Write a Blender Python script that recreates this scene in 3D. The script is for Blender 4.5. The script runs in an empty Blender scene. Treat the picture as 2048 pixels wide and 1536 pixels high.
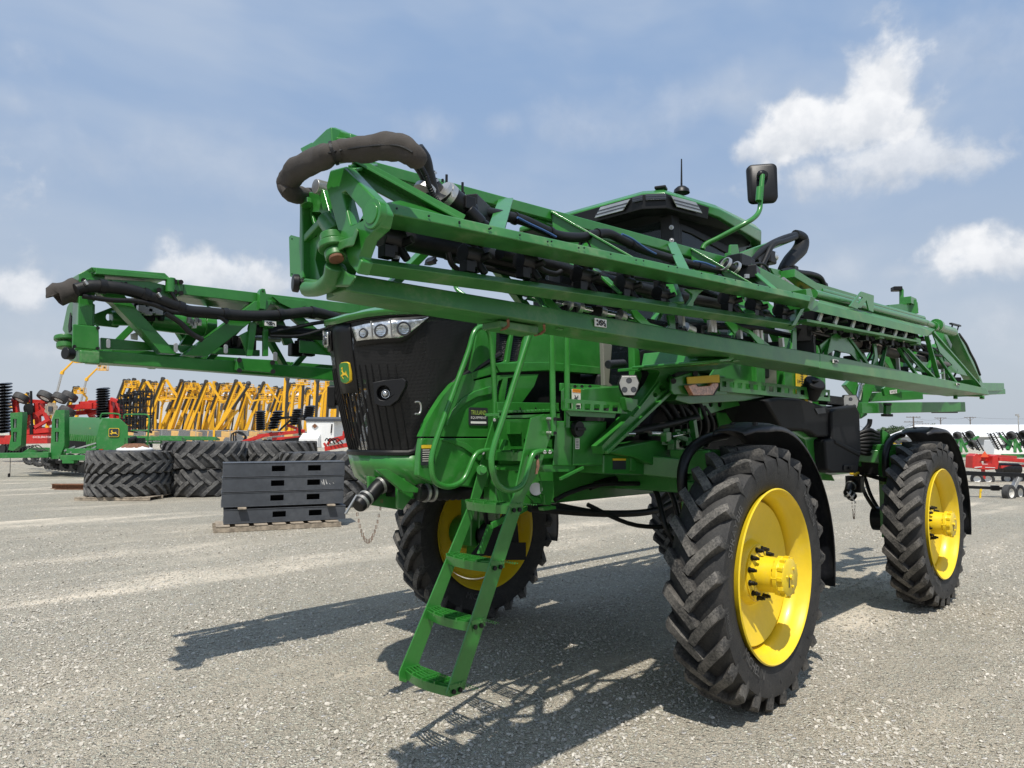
import bpy, bmesh, math, random
from mathutils import Vector, Matrix, noise as mnoise
from mathutils.geometry import tessellate_polygon
random.seed(7)
SC = bpy.context.scene
COL = SC.collection
R = math.radians
V = Vector

# ------------------------------------------------------------------ camera
# world: X runs to the sprayer's rear, Y to the sprayer's right, ground z=0, origin under its front axle
FPX, CX, CY = 1420.0, 1024.0, 768.0
YAW, PITCH = R(45.3), math.atan((870 - 768) / 1420.0)
CAM = V((-4.8905, -4.1707, 1.92))
RT = V((math.sin(YAW), -math.cos(YAW), 0)); FW = V((math.cos(YAW), math.sin(YAW), 0)); UP = V((0, 0, 1))
CF = FW * math.cos(PITCH) + UP * math.sin(PITCH); CU = UP * math.cos(PITCH) - FW * math.sin(PITCH)
def W(px, py, x=None, y=None, z=None, d=None):
    """measured photo point -> world point, one world coordinate (or the distance) being known"""
    r = CF * FPX + RT * (px - CX) - CU * (py - CY)
    if d is not None: return CAM + r * (d / r.dot(FW))
    for i, v in enumerate((x, y, z)):
        if v is not None: return CAM + r * ((v - CAM[i]) / r[i])
def WP(pts, **k): return [W(p[0], p[1], **k) for p in pts]

cd = bpy.data.cameras.new('camera'); cam = bpy.data.objects.new('camera', cd); COL.objects.link(cam)
cd.sensor_width = 36; cd.lens = FPX / 2048 * 36; cd.clip_end = 6000; cd.clip_start = .05
cam.location = CAM; cam.matrix_world = Matrix.Translation(CAM) @ Matrix((RT, CU, -CF)).transposed().to_4x4()
SC.camera = cam

# ------------------------------------------------------------------ sun, sky, exposure
SUN = V((-.44, -.34, 1)).normalized()
sl = bpy.data.lights.new('sun', 'SUN'); so = bpy.data.objects.new('sun', sl); COL.objects.link(so)
sl.energy = 4.75; sl.angle = R(.6); sl.color = (1, .95, .87)
so.rotation_euler = SUN.to_track_quat('Z', 'Y').to_euler(); so.location = (0, 0, 40)
SC.view_settings.view_transform = 'Standard'; SC.view_settings.look = 'None'
SC.view_settings.gamma = 1; SC.view_settings.exposure = 0.0

class NT:
    """small node helper"""
    def __init__(s, t): s.t = t; s.n = t.nodes; s.l = t.links
    def new(s, ty, **k):
        n = s.n.new(ty)
        for a, b in k.items(): setattr(n, a, b)
        return n
    def put(s, sock, v):
        if hasattr(v, 'is_output') or isinstance(v, bpy.types.NodeSocket): s.l.new(v, sock)
        else: sock.default_value = v
    def math(s, op, a, b=0.0, c=None, clamp=False):
        n = s.new('ShaderNodeMath', operation=op, use_clamp=clamp); s.put(n.inputs[0], a); s.put(n.inputs[1], b)
        if c is not None: s.put(n.inputs[2], c)
        return n.outputs[0]
    def vm(s, op, a, b=(0, 0, 0)):
        n = s.new('ShaderNodeVectorMath', operation=op); s.put(n.inputs[0], a)
        if op == 'SCALE': s.put(n.inputs['Scale'], b)
        else: s.put(n.inputs[1], b)
        return n.outputs['Value'] if op in ('DOT_PRODUCT', 'LENGTH') else n.outputs[0]
    def mix(s, f, a, b, mode='MIX'):
        n = s.new('ShaderNodeMix', data_type='RGBA', blend_type=mode); s.put(n.inputs[0], f); s.put(n.inputs[6], a); s.put(n.inputs[7], b)
        return n.outputs[2]
    def ramp(s, f, a, b, c0=0.0, c1=1.0, smooth=True):
        n = s.new('ShaderNodeMapRange', interpolation_type='SMOOTHSTEP' if smooth else 'LINEAR'); n.clamp = True
        for i, v in enumerate((f, a, b, c0, c1)): s.put(n.inputs[i], v)
        return n.outputs[0]
    def noise(s, vec, scale, detail=4, rough=.55, dist=0.0, out=0):
        n = s.new('ShaderNodeTexNoise'); s.put(n.inputs['Vector'], vec); n.inputs['Scale'].default_value = scale
        n.inputs['Detail'].default_value = detail; n.inputs['Roughness'].default_value = rough; n.inputs['Distortion'].default_value = dist
        return n.outputs[out]
    def voro(s, vec, scale, feature='F1', rnd=1.0, out='Distance'):
        n = s.new('ShaderNodeTexVoronoi', feature=feature); s.put(n.inputs['Vector'], vec); n.inputs['Scale'].default_value = scale
        n.inputs['Randomness'].default_value = rnd
        return n.outputs[out]

def c4(c): return (c[0], c[1], c[2], 1)

def make_world():
    w = bpy.data.worlds.new('World'); SC.world = w; w.use_nodes = True
    t = NT(w.node_tree); t.n.clear()
    out = t.new('ShaderNodeOutputWorld')
    sky = t.new('ShaderNodeTexSky', sky_type='NISHITA'); sky.sun_disc = False
    sky.sun_elevation = math.asin(SUN.z); sky.sun_rotation = math.atan2(SUN.x, SUN.y)
    sky.dust_density = 3.2; sky.air_density = 1.25; sky.ozone_density = 1.4; sky.altitude = 100
    bg = t.new('ShaderNodeBackground'); bg.inputs[1].default_value = .098
    d = t.vm('NORMALIZE', t.new('ShaderNodeTexCoord').outputs['Generated'])
    sep = t.new('ShaderNodeSeparateXYZ'); t.put(sep.inputs[0], d)
    warp = t.noise(d, 5.5, 3, .5, out=1)
    dw = t.vm('ADD', d, t.vm('SCALE', t.vm('SUBTRACT', warp, (.5, .5, .5)), .06))
    n1 = t.noise(dw, 14, 9, .55)          # billow
    n2 = t.noise(d, 34, 6, .6)
    # each cumulus: a real direction in the sky, its half width and half height (radians), density
    mask = None; lift = None
    for px, py, hw, hh, k in ((1765, 185, .068, .075, 1.0), (1720, 258, .115, .066, 1.0), (1590, 268, .095, .052, 1.0), (1500, 300, .05, .03, .8), (1760, 318, .15, .045, .85), (1990, 515, .10, .042, 1.0), (2030, 640, .06, .05, .5), (1900, 560, .12, .03, .4), (430, 545, .10, .045, .9), (350, 570, .06, .03, .5), (570, 555, .05, .03, .55), (30, 595, .065, .036, .85), (60, 640, .10, .05, .45),
                              (40, 100, .06, .045, .5), (860, 265, .06, .038, .40), (1010, 245, .04, .025, .32), (1180, 255, .15, .040, .32), (1400, 205, .15, .05, .36), (1640, 545, .09, .03, .40), (1800, 545, .045, .018, .45), (60, 700, .09, .03, .5),
                              (420, 330, .36, .07, .26), (1880, 110, .22, .07, .34), (1960, 610, .12, .03, .3), (30, 200, .06, .03, .35),
                              (-900, 300, .3, .15, .9), (2900, 420, .3, .12, .9), (3600, 200, .25, .12, .8)):
        c = (CF * FPX + RT * (px - CX) - CU * (py - CY)).normalized()
        r = c.cross(UP).normalized(); u = r.cross(c).normalized()
        a = t.math('DIVIDE', t.vm('DOT_PRODUCT', d, tuple(r)), hw); b = t.math('DIVIDE', t.vm('DOT_PRODUCT', d, tuple(u)), hh)
        rad = t.math('SQRT', t.math('ADD', t.math('MULTIPLY', a, a), t.math('MULTIPLY', b, b)))
        front = t.math('GREATER_THAN', t.vm('DOT_PRODUCT', d, tuple(c)), 0.2)
        den = t.math('ADD', t.math('SUBTRACT', 1.0, rad), t.math('MULTIPLY', t.math('SUBTRACT', n1, .5), 2.5))
        m = t.math('MULTIPLY', t.math('MULTIPLY', t.ramp(den, -.02, .66 if k > .75 else 1.5), k), front)
        l = t.math('MULTIPLY', m, t.ramp(b, -.9, .5))
        mask = m if mask is None else t.math('MAXIMUM', mask, m)
        lift = l if lift is None else t.math('MAXIMUM', lift, l)
    # thin high veil drawn out along the wind
    st = t.new('ShaderNodeMapping'); st.inputs['Scale'].default_value = (1.1, 3.2, 6.0); st.inputs['Rotation'].default_value = (0, .25, .5); t.put(st.inputs[0], dw)
    veil = t.math('MULTIPLY', t.ramp(t.noise(st.outputs[0], 1.5, 4, .5), .36, .82), .46)
    hz = t.ramp(sep.outputs[2], -.03, .50, 0, 1)      # pale hazy air low down, bluer overhead
    hue = t.mix(hz, (5.8, 6.45, 7.25, 1), (3.15, 4.6, 7.1, 1))
    base = t.mix(.15, hue, sky.outputs[0])
    shade = t.math('ADD', t.math('MULTIPLY', lift, .62), t.math('MULTIPLY', t.ramp(n2, .3, .7), .34), clamp=True)
    ccol = t.mix(shade, (5.6, 6.1, 6.9, 1), (9.9, 10.0, 10.2, 1))
    vcol = t.mix(veil, base, (6.5, 7.05, 7.8, 1))
    t.l.new(t.mix(mask, vcol, ccol), bg.inputs[0]); t.l.new(bg.outputs[0], out.inputs[0])
make_world()

# ------------------------------------------------------------------ materials
MT = {}
def mat(name, col, rough=.5, metal=0.0, dirt=0.0, dcol=(.30, .25, .19), bump=0.0, bscale=60, var=0.0, vscale=6.0, coat=0.0, spec=None, dscale=3.0, alpha=1.0):
    m = bpy.data.materials.new(name); m.use_nodes = True; MT[name] = m
    t = NT(m.node_tree); b = t.n['Principled BSDF']
    b.inputs['Roughness'].default_value = rough; b.inputs['Metallic'].default_value = metal
    if coat: b.inputs['Coat Weight'].default_value = coat; b.inputs['Coat Roughness'].default_value = .12
    if spec is not None: b.inputs['Specular IOR Level'].default_value = spec
    if alpha < 1: b.inputs['Alpha'].default_value = alpha
    p = t.new('ShaderNodeTexCoord').outputs['Object']
    c = c4(col)
    if var:
        c = t.mix(t.ramp(t.noise(p, vscale, 5, .6), .3, .72), c4([x * (1 - var) for x in col]), c4([min(1, x * (1 + var)) for x in col]))
    if dirt:
        f = t.ramp(t.math('ADD', t.math('MULTIPLY', t.noise(p, dscale, 7, .65), .7), t.math('MULTIPLY', t.noise(p, dscale * 13, 4, .6), .3)), .47, .72, 0, dirt)
        c = t.mix(f, c, c4(dcol))
        t.l.new(t.math('ADD', rough, t.math('MULTIPLY', f, .45), clamp=True), b.inputs['Roughness'])
    if isinstance(c, tuple): b.inputs['Base Color'].default_value = c
    else: t.l.new(c, b.inputs['Base Color'])
    if bump:
        bn = t.new('ShaderNodeBump'); bn.inputs['Strength'].default_value = bump; bn.inputs['Distance'].default_value = .01
        t.l.new(t.noise(p, bscale, 4, .6), bn.inputs['Height']); t.l.new(bn.outputs[0], b.inputs['Normal'])
    return m
mat('green', (.028, .188, .026), .32, dirt=.20, var=.13, coat=.4, bump=.02, bscale=180, dcol=(.15, .18, .11))
mat('green_dusty', (.034, .165, .031), .40, dirt=.46, var=.14, dcol=(.25, .255, .165), coat=.15)
mat('yellow', (.80, .575, .018), .36, dirt=.26, var=.05, coat=.15, dcol=(.42, .33, .16))
mat('label_yellow', (.78, .52, .03), .45, var=.05)
mat('black', (.0065, .0065, .007), .42, dirt=.14, spec=.35, dcol=(.05, .048, .045), bump=.05, bscale=220)
mat('black_matte', (.0075, .008, .0095), .62, dirt=.12, spec=.3, dcol=(.04, .04, .04), bump=.12, bscale=300)
mat('dark', (.006, .006, .007), .7, var=.3)
mat('fender', (.013, .014, .018), .42, dirt=.35, dcol=(.10, .095, .09), bump=.08, bscale=160)
mat('mudflap', (.016, .015, .014), .8, dirt=.85, dcol=(.14, .12, .10), bump=.3, bscale=40, dscale=9)
mat('letter', (.085, .082, .078), .6, var=.5, vscale=9)
mat('fabric', (.050, .043, .037), .85, dirt=.5, dcol=(.13, .115, .10), bump=.25, bscale=500)
mat('hose', (.008, .008, .008), .48, dirt=.25, spec=.35, dcol=(.05, .047, .043), bump=.12, bscale=120)
mat('hose_brown', (.10, .085, .075), .6, dirt=.4, dcol=(.2, .18, .15))
mat('blue_band', (.045, .11, .27), .6)
mat('stainless', (.60, .59, .57), .26, 1.0, var=.1, bump=.04, bscale=40)
mat('chrome', (.78, .78, .78), .12, 1.0)
mat('zinc', (.55, .54, .52), .42, .85, var=.15)
mat('tank_steel', (.50, .49, .47), .34, .85, var=.12, vscale=2)
mat('lamp_glass', (.62, .64, .65), .14, .75, coat=1.0, var=.35, vscale=26, bump=.35, bscale=34)
mat('lamp_dark', (.05, .05, .055), .1, .3, coat=1.0)
mat('amber', (.62, .28, .16), .18, coat=.8, var=.35, vscale=30)
mat('red_orange', (.75, .10, .03), .4, coat=.3)
mat('white', (.78, .78, .76), .45, dirt=.12)
mat('label_white', (.72, .70, .66), .5)
mat('label_dark', (.025, .028, .032), .5)
mat('decal_lime', (.38, .52, .09), .5)
mat('orange_label', (.78, .27, .02), .5)
mat('rust', (.17, .075, .035), .8, var=.4, vscale=20)
mat('red', (.50, .022, .016), .42, dirt=.22, var=.12, dcol=(.28, .16, .12), coat=.15)
mat('lift_yellow', (.80, .42, .014), .42, dirt=.10, var=.08)
mat('lift_dark', (.045, .044, .043), .55, var=.2)
mat('grey_steel', (.052, .058, .068), .50, dirt=.45, dcol=(.11, .115, .12), var=.15, dscale=1.6)
mat('wood', (.30, .25, .19), .85, var=.35, vscale=9, bump=.3, bscale=40)
mat('concrete', (.42, .38, .33), .9, var=.2)
mat('disc_black', (.010, .010, .011), .38, var=.2)
mat('drill_green', (.024, .175, .035), .45, dirt=.4, dcol=(.22, .27, .18))
mat('pole_wood', (.13, .11, .095), .9)
mat('wire', (.05, .05, .05), .7)
mat('leaf', (.045, .085, .028), .7, var=.4, vscale=.35)
mat('leaf_dark', (.030, .060, .022), .7, var=.4, vscale=.35)
mat('bark', (.09, .07, .05), .9)
mat('taupe', (.20, .19, .165), .35, coat=.3)
mat('beige', (.62, .60, .55), .5)

def glass_mat():
    m = bpy.data.materials.new('cab_glass'); m.use_nodes = True; MT['cab_glass'] = m
    t = NT(m.node_tree); b = t.n['Principled BSDF']
    b.inputs['Base Color'].default_value = (.018, .024, .028, 1); b.inputs['Roughness'].default_value = .03; b.inputs['Coat Weight'].default_value = .4; b.inputs['Coat Roughness'].default_value = .02
    tr = t.new('ShaderNodeBsdfTransparent'); tr.inputs[0].default_value = (.72, .78, .80, 1)
    mx = t.new('ShaderNodeMixShader'); mx.inputs[0].default_value = .48
    t.l.new(tr.outputs[0], mx.inputs[1]); t.l.new(b.outputs[0], mx.inputs[2]); t.l.new(mx.outputs[0], t.n['Material Output'].inputs[0])
glass_mat()

def mesh_mat(name, sx, sz, hole, col=(.012, .012, .013)):
    """perforated sheet: real see-through holes by alpha, laid out on the sheet's own surface"""
    m = bpy.data.materials.new(name); m.use_nodes = True; MT[name] = m
    t = NT(m.node_tree); b = t.n['Principled BSDF']; b.inputs['Base Color'].default_value = c4(col); b.inputs['Roughness'].default_value = .42
    uv = t.new('ShaderNodeTexCoord').outputs['UV']; sp = t.new('ShaderNodeSeparateXYZ'); t.put(sp.inputs[0], uv)
    def cell(o, s):
        f = t.math('FRACT', t.math('MULTIPLY', o, s)); return t.math('ABSOLUTE', t.math('SUBTRACT', f, .5))
    a = t.math('MAXIMUM', cell(sp.outputs[0], sx), cell(sp.outputs[1], sz))
    t.l.new(t.math('GREATER_THAN', a, hole), b.inputs['Alpha'])
    return m
mesh_mat('grille_mesh', 110, 110, .255)
mesh_mat('fence_mesh', 14, 14, .40, (.35, .36, .37))

def tyre_mat(name, col, dust, amt, patch):
    m = bpy.data.materials.new(name); m.use_nodes = True; MT[name] = m
    t = NT(m.node_tree); b = t.n['Principled BSDF']; b.inputs['Roughness'].default_value = .68
    p = t.new('ShaderNodeTexCoord').outputs['Object']
    wear = t.new('ShaderNodeAttribute', attribute_name='tread').outputs['Fac']
    n = t.math('ADD', t.math('MULTIPLY', t.noise(p, 7, 6, .65), .5), t.math('MULTIPLY', t.noise(p, 70, 5, .7), .5))
    f = t.math('MULTIPLY', t.ramp(n, .36, .66), t.math('ADD', patch, t.math('MULTIPLY', wear, amt)), clamp=True)
    t.l.new(t.mix(f, c4(col), c4(dust)), b.inputs['Base Color'])
    bn = t.new('ShaderNodeBump'); bn.inputs['Strength'].default_value = .25; bn.inputs['Distance'].default_value = .01
    t.l.new(t.noise(p, 120, 5, .7), bn.inputs['Height']); t.l.new(bn.outputs[0], b.inputs['Normal'])
tyre_mat('rubber', (.0125, .0125, .013), (.185, .17, .15), .78, .15)
tyre_mat('rubber_worn', (.020, .020, .021), (.20, .195, .185), .60, .30)

def corr_mat(name, col, scale, axis):
    m = bpy.data.materials.new(name); m.use_nodes = True; MT[name] = m
    t = NT(m.node_tree); b = t.n['Principled BSDF']; b.inputs['Roughness'].default_value = .5
    p = t.new('ShaderNodeTexCoord').outputs['Object']; sp = t.new('ShaderNodeSeparateXYZ'); t.put(sp.inputs[0], p)
    wv = t.math('ABSOLUTE', t.math('SUBTRACT', t.math('FRACT', t.math('MULTIPLY', sp.outputs[axis], scale)), .5))
    b.inputs['Base Color'].default_value = c4(col)
    bn = t.new('ShaderNodeBump'); bn.inputs['Strength'].default_value = .8; bn.inputs['Distance'].default_value = .04
    t.l.new(t.ramp(wv, .1, .4), bn.inputs['Height']); t.l.new(bn.outputs[0], b.inputs['Normal'])
    t.l.new(t.mix(t.ramp(t.noise(p, .4, 4), .3, .7, 0, .25), c4(col), c4([c * .75 for c in col])), b.inputs['Base Color'])
corr_mat('siding_white', (.60, .60, .58), 2.2, 0)
corr_mat('siding_grey', (.36, .38, .40), 2.2, 0)
corr_mat('roof_white', (.80, .80, .79), 1.6, 0)

def ground_mat():
    m = bpy.data.materials.new('gravel'); m.use_nodes = True; MT['gravel'] = m
    t = NT(m.node_tree); b = t.n['Principled BSDF']; b.inputs['Roughness'].default_value = .88; b.inputs['Specular IOR Level'].default_value = .25
    p = t.new('ShaderNodeTexCoord').outputs['Object']
    wob = t.vm('ADD', p, t.vm('SCALE', t.vm('SUBTRACT', t.noise(p, 38, 2, .5, out=1), (.5, .5, .5)), .022))
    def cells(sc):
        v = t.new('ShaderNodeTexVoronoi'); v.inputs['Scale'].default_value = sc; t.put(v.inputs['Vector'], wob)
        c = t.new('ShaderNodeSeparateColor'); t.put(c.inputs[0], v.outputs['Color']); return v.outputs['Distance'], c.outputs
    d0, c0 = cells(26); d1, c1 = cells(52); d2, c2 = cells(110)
    # where loose stone lies thick, and where wheels packed it to pale dust
    mp = t.new('ShaderNodeMapping'); mp.inputs['Rotation'].default_value = (0, 0, R(-22)); mp.inputs['Scale'].default_value = (.10, .60, 1); t.put(mp.inputs[0], p)
    track = t.ramp(t.noise(mp.outputs[0], 1.0, 6, .6, .8), .48, .68)
    patch = t.ramp(t.noise(p, .45, 5, .6), .35, .66)
    loose = t.math('SUBTRACT', 1.0, t.math('MULTIPLY', track, t.math('ADD', .35, t.math('MULTIPLY', patch, .6))), clamp=True)
    def tone(c, lo, hi): return t.mix(c[0], lo, hi)
    dust = t.mix(t.ramp(t.noise(p, 190, 4, .75), .3, .7), (0.514, 0.454, 0.360, 1), (0.777, 0.690, 0.555, 1))
    grit = t.mix(t.ramp(d2, .30, .62), tone(c2, (0.305, 0.273, 0.220, 1), (0.820, 0.820, 0.667, 1)), (0.278, 0.246, 0.195, 1))  # gaps between grit stones darkened: dirt and shade put into the colour
    bed = t.mix(t.math('MULTIPLY', loose, .92), dust, grit)
    on1 = t.math('MULTIPLY', t.math('GREATER_THAN', c1[2], t.math('SUBTRACT', .98, t.math('MULTIPLY', loose, .86))), t.ramp(d1, .50, .44))
    on0 = t.math('MULTIPLY', t.math('GREATER_THAN', c0[2], t.math('SUBTRACT', 1.0, t.math('MULTIPLY', loose, .58))), t.ramp(d0, .46, .41))
    s1 = t.mix(t.math('GREATER_THAN', c1[1], .945), tone(c1, (0.305, 0.272, 0.220, 1), (0.820, 0.820, 0.690, 1)), (0.820, 0.820, 0.820, 1))
    s0 = t.mix(t.math('GREATER_THAN', c0[1], .94), tone(c0, (0.347, 0.308, 0.247, 1), (0.820, 0.820, 0.673, 1)), (0.820, 0.820, 0.820, 1))
    c = t.mix(on0, t.mix(on1, bed, s1), s0)
    c = t.mix(t.ramp(t.noise(p, .16, 5, .6), .35, .7, 0, .24), c, (0.597, 0.513, 0.390, 1))
    c = t.mix(t.ramp(t.noise(p, 1.3, 6, .65), .42, .7, 0, .16), c, (0.804, 0.710, 0.561, 1))
    c = t.mix(t.ramp(t.noise(p, 5.5, 6, .75), .42, .66, 0, .25), c, (0.458, 0.407, 0.325, 1))
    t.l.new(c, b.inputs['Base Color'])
    dome = lambda on, d, k: t.math('MULTIPLY', t.math('MULTIPLY', t.math('SUBTRACT', .62, d, clamp=True), on), k)
    h = t.math('ADD', t.math('ADD', dome(on0, d0, 3.2), dome(on1, d1, 2.0)), t.math('MULTIPLY', t.math('SUBTRACT', .6, d2, clamp=True), t.math('ADD', .2, t.math('MULTIPLY', loose, .75))))
    h = t.math('ADD', h, t.math('MULTIPLY', t.noise(p, 3, 5, .6), .6))
    bn = t.new('ShaderNodeBump'); bn.inputs['Strength'].default_value = 1.0; bn.inputs['Distance'].default_value = .021
    t.l.new(h, bn.inputs['Height']); t.l.new(bn.outputs[0], b.inputs['Normal'])
ground_mat()

def stone_mat():
    m = bpy.data.materials.new('stone'); m.use_nodes = True; MT['stone'] = m
    t = NT(m.node_tree); b = t.n['Principled BSDF']; b.inputs['Roughness'].default_value = .85
    a = t.new('ShaderNodeAttribute', attribute_name='tone').outputs['Fac']
    t.l.new(t.mix(a, (.32, .295, .25, 1), (.64, .60, .525, 1)), b.inputs['Base Color'])
stone_mat()

# ------------------------------------------------------------------ mesh builder
ORG = {}
class MB:
    def __init__(s): s.v = []; s.f = []; s.attr = {}; s.uv = None; s.pc = []
    def add(s, vs, fs):
        o = len(s.v); s.pc.append((o, len(s.f))); s.v += [V(v) for v in vs]; s.f += [tuple(i + o for i in f) for f in fs]; return s
    def box(s, c, size, rz=0.0, taper=1.0):
        c = V(c); x, y, z = [k / 2 for k in size]; m = Matrix.Rotation(rz, 3, 'Z')
        vs = [c + m @ V((a * x * (taper if d > 0 else 1), b * y * (taper if d > 0 else 1), d * z)) for d in (-1, 1) for a, b in ((-1, -1), (1, -1), (1, 1), (-1, 1))]
        return s.add(vs, [(3, 2, 1, 0), (4, 5, 6, 7), (0, 1, 5, 4), (1, 2, 6, 5), (2, 3, 7, 6), (3, 0, 4, 7)])
    def hexa(s, a, b):
        """two corresponding loops of n points -> closed prism-like body"""
        n = len(a)
        return s.add(list(a) + list(b), [tuple(range(n))[::-1], tuple(range(n, 2 * n))] + [(i, (i + 1) % n, n + (i + 1) % n, n + i) for i in range(n)])
    def bar(s, a, b, w, h, up=UP, w2=None, h2=None):
        a, b = V(a), V(b); d = (b - a).normalized(); sd = d.cross(V(up))
        if sd.length < 1e-5: sd = d.cross(V((1, 0, 0)))
        sd.normalize(); u = sd.cross(d).normalized(); w2 = w2 or w; h2 = h2 or h
        q = lambda p, w, h: [p - sd * w / 2 - u * h / 2, p + sd * w / 2 - u * h / 2, p + sd * w / 2 + u * h / 2, p - sd * w / 2 + u * h / 2]
        return s.hexa(q(a, w, h), q(b, w2, h2))
    def prism(s, pts, vec, holes=()):
        pts = [V(p) for p in pts]; vec = V(vec); loops = [pts] + [[V(p) for p in h] for h in holes]
        tri = tessellate_polygon(loops); flat = [p for l in loops for p in l]; n = len(flat)
        fs = [tuple(t) for t in tri]; o = 0
        if not holes: fs = [tuple(range(n))]
        out = [f for f in fs] + [tuple(i + n for i in f[::-1]) for f in fs]
        for l in loops:
            k = len(l); out += [(o + i, o + (i + 1) % k, n + o + (i + 1) % k, n + o + i) for i in range(k)]; o += k
        return s.add(flat + [p + vec for p in flat], out)
    def tube(s, pts, r, n=10, closed=False, smooth=0, cap=True):
        pts = [V(p) for p in pts]; rs = list(r) if isinstance(r, (list, tuple)) else None
        if smooth:
            P = []; RR = []; m = len(pts)
            for i in range(m if closed else m - 1):
                p0, p1, p2, p3 = (pts[(i - 1) % m] if (closed or i) else pts[0]), pts[i], pts[(i + 1) % m], (pts[(i + 2) % m] if (closed or i + 2 < m) else pts[-1])
                for k in range(smooth):
                    t = k / smooth
                    P.append(.5 * (2 * p1 + (p2 - p0) * t + (2 * p0 - 5 * p1 + 4 * p2 - p3) * t * t + (3 * p1 - p0 - 3 * p2 + p3) * t ** 3))
                    if rs: RR.append(rs[i] * (1 - t) + rs[(i + 1) % m] * t)
            if not closed: P.append(pts[-1]); RR.append(rs[-1] if rs else 0)
            pts = P; rs = RR if rs else None
        m = len(pts); vs = []; u = None
        for i, p in enumerate(pts):
            a = pts[i - 1] if (i or closed) else p; b = pts[(i + 1) % m] if (i + 1 < m or closed) else p
            d = (b - a).normalized()
            if u is None: u = d.orthogonal().normalized()
            u = (u - d * u.dot(d)); u = u.normalized() if u.length > 1e-6 else d.orthogonal().normalized()
            w = d.cross(u); rr = rs[i] if rs else r
            vs += [p + (u * math.cos(2 * math.pi * k / n) + w * math.sin(2 * math.pi * k / n)) * rr for k in range(n)]
        fs = [(i * n + k, i * n + (k + 1) % n, ((i + 1) % m) * n + (k + 1) % n, ((i + 1) % m) * n + k) for i in range(m if closed else m - 1) for k in range(n)]
        if cap and not closed: fs += [tuple(range(n))[::-1], tuple((m - 1) * n + k for k in range(n))]
        return s.add(vs, fs)
    def cyl(s, a, b, r, r2=None, n=16): return s.tube([a, b], [r, r if r2 is None else r2], n)
    def lathe(s, prof, o, ax, n=48, closed=False, a0=0.0, a1=2 * math.pi):
        """prof: (along axis, radius)"""
        o = V(o); ax = V(ax).normalized(); u = ax.orthogonal().normalized(); w = ax.cross(u); m = len(prof); full = a1 - a0 > 6.28
        k = n if full else n + 1; vs = []
        for i in range(k):
            t = a0 + (a1 - a0) * i / n; e = u * math.cos(t) + w * math.sin(t)
            vs += [o + ax * h + e * r for h, r in prof]
        fs = [(i * m + j, ((i + 1) % k) * m + j, ((i + 1) % k) * m + (j + 1) % m, i * m + (j + 1) % m) for i in range(n) for j in range(m if closed else m - 1)]
        return s.add(vs, fs)
    def ball(s, c, r, n=10, sc=(1, 1, 1)):
        c = V(c); k = n // 2
        vs = [c + V((r * sc[0] * math.sin(math.pi * i / k) * math.cos(2 * math.pi * j / n), r * sc[1] * math.sin(math.pi * i / k) * math.sin(2 * math.pi * j / n), r * sc[2] * math.cos(math.pi * i / k))) for i in range(k + 1) for j in range(n)]
        return s.add(vs, [(i * n + j, (i + 1) * n + j, (i + 1) * n + (j + 1) % n, i * n + (j + 1) % n) for i in range(k) for j in range(n)])
    def grid(s, rows):
        n = len(rows[0])
        return s.add([p for r in rows for p in r], [(i * n + j, i * n + j + 1, (i + 1) * n + j + 1, (i + 1) * n + j) for i in range(len(rows) - 1) for j in range(n - 1)])
    def pieces(s, tol=.012):
        """group the added shapes that touch; returns builders, one per separate piece"""
        P = []; n = len(s.pc)
        for i, (v0, f0) in enumerate(s.pc):
            v1, f1 = s.pc[i + 1] if i + 1 < n else (len(s.v), len(s.f)); vs = s.v[v0:v1]
            P.append((v0, v1, f0, f1, [min(v[k] for v in vs) - tol for k in range(3)], [max(v[k] for v in vs) + tol for k in range(3)]))
        g = list(range(n))
        def find(i):
            while g[i] != i: i = g[i]
            return i
        for i in range(n):
            for j in range(i):
                if all(P[i][4][k] <= P[j][5][k] and P[j][4][k] <= P[i][5][k] for k in range(3)): g[find(i)] = find(j)
        out = {}
        for i in range(n):
            m = out.setdefault(find(i), MB()); v0, v1, f0, f1 = P[i][:4]
            m.add(s.v[v0:v1], [tuple(k - v0 for k in f) for f in s.f[f0:f1]])
        return list(out.values())
    WHOLE = {'label_print', 'pictogram', 'barcode', 'gauge_marks', 'chain', 'radiator_fin', 'sticker_name', 'sticker_line', 'louvre', 'panel_louvre', 'grille_frame', 'tyre', 'wheel', 'hub', 'led', 'lens_bar', 'loose_gravel', 'ground'}
    def build(s, name, m, parent=None, bevel=0.0, org=None, angle=38, solid=0.0, seg=2, flat=False, split=True):
        if split and parent is not None and name not in MB.WHOLE and len(s.pc) > 1 and not s.attr and not s.uv and org is None:
            ps = s.pieces()
            if len(ps) > 1:
                ps.sort(key=lambda p: -len(p.v)); os_ = [p.build(name, m, parent, bevel, None, angle, solid, seg, flat, False) for p in ps]
                return os_[0]
        me = bpy.data.meshes.new(name); vs = s.v
        if org is None:
            lo = [min(v[i] for v in vs) for i in range(3)]; hi = [max(v[i] for v in vs) for i in range(3)]
            org = V(((lo[0] + hi[0]) / 2, (lo[1] + hi[1]) / 2, lo[2]))
        org = V(org); me.from_pydata([v - org for v in vs], [], s.f)
        bm = bmesh.new(); bm.from_mesh(me); bmesh.ops.recalc_face_normals(bm, faces=bm.faces)
        bm.to_mesh(me); bm.free()
        if not flat:
            me.polygons.foreach_set('use_smooth', [True] * len(me.polygons)); me.set_sharp_from_angle(angle=R(angle))
        for a, vals in s.attr.items():
            at = me.attributes.new(a, 'FLOAT', 'POINT'); at.data.foreach_set('value', vals)
        if s.uv:
            ul = me.uv_layers.new(name='uv')
            for lp in me.loops: ul.data[lp.index].uv = s.uv[lp.vertex_index]
        me.materials.append(MT[m])
        o = bpy.data.objects.new(name, me); COL.objects.link(o); ORG[o.name] = org
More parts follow.
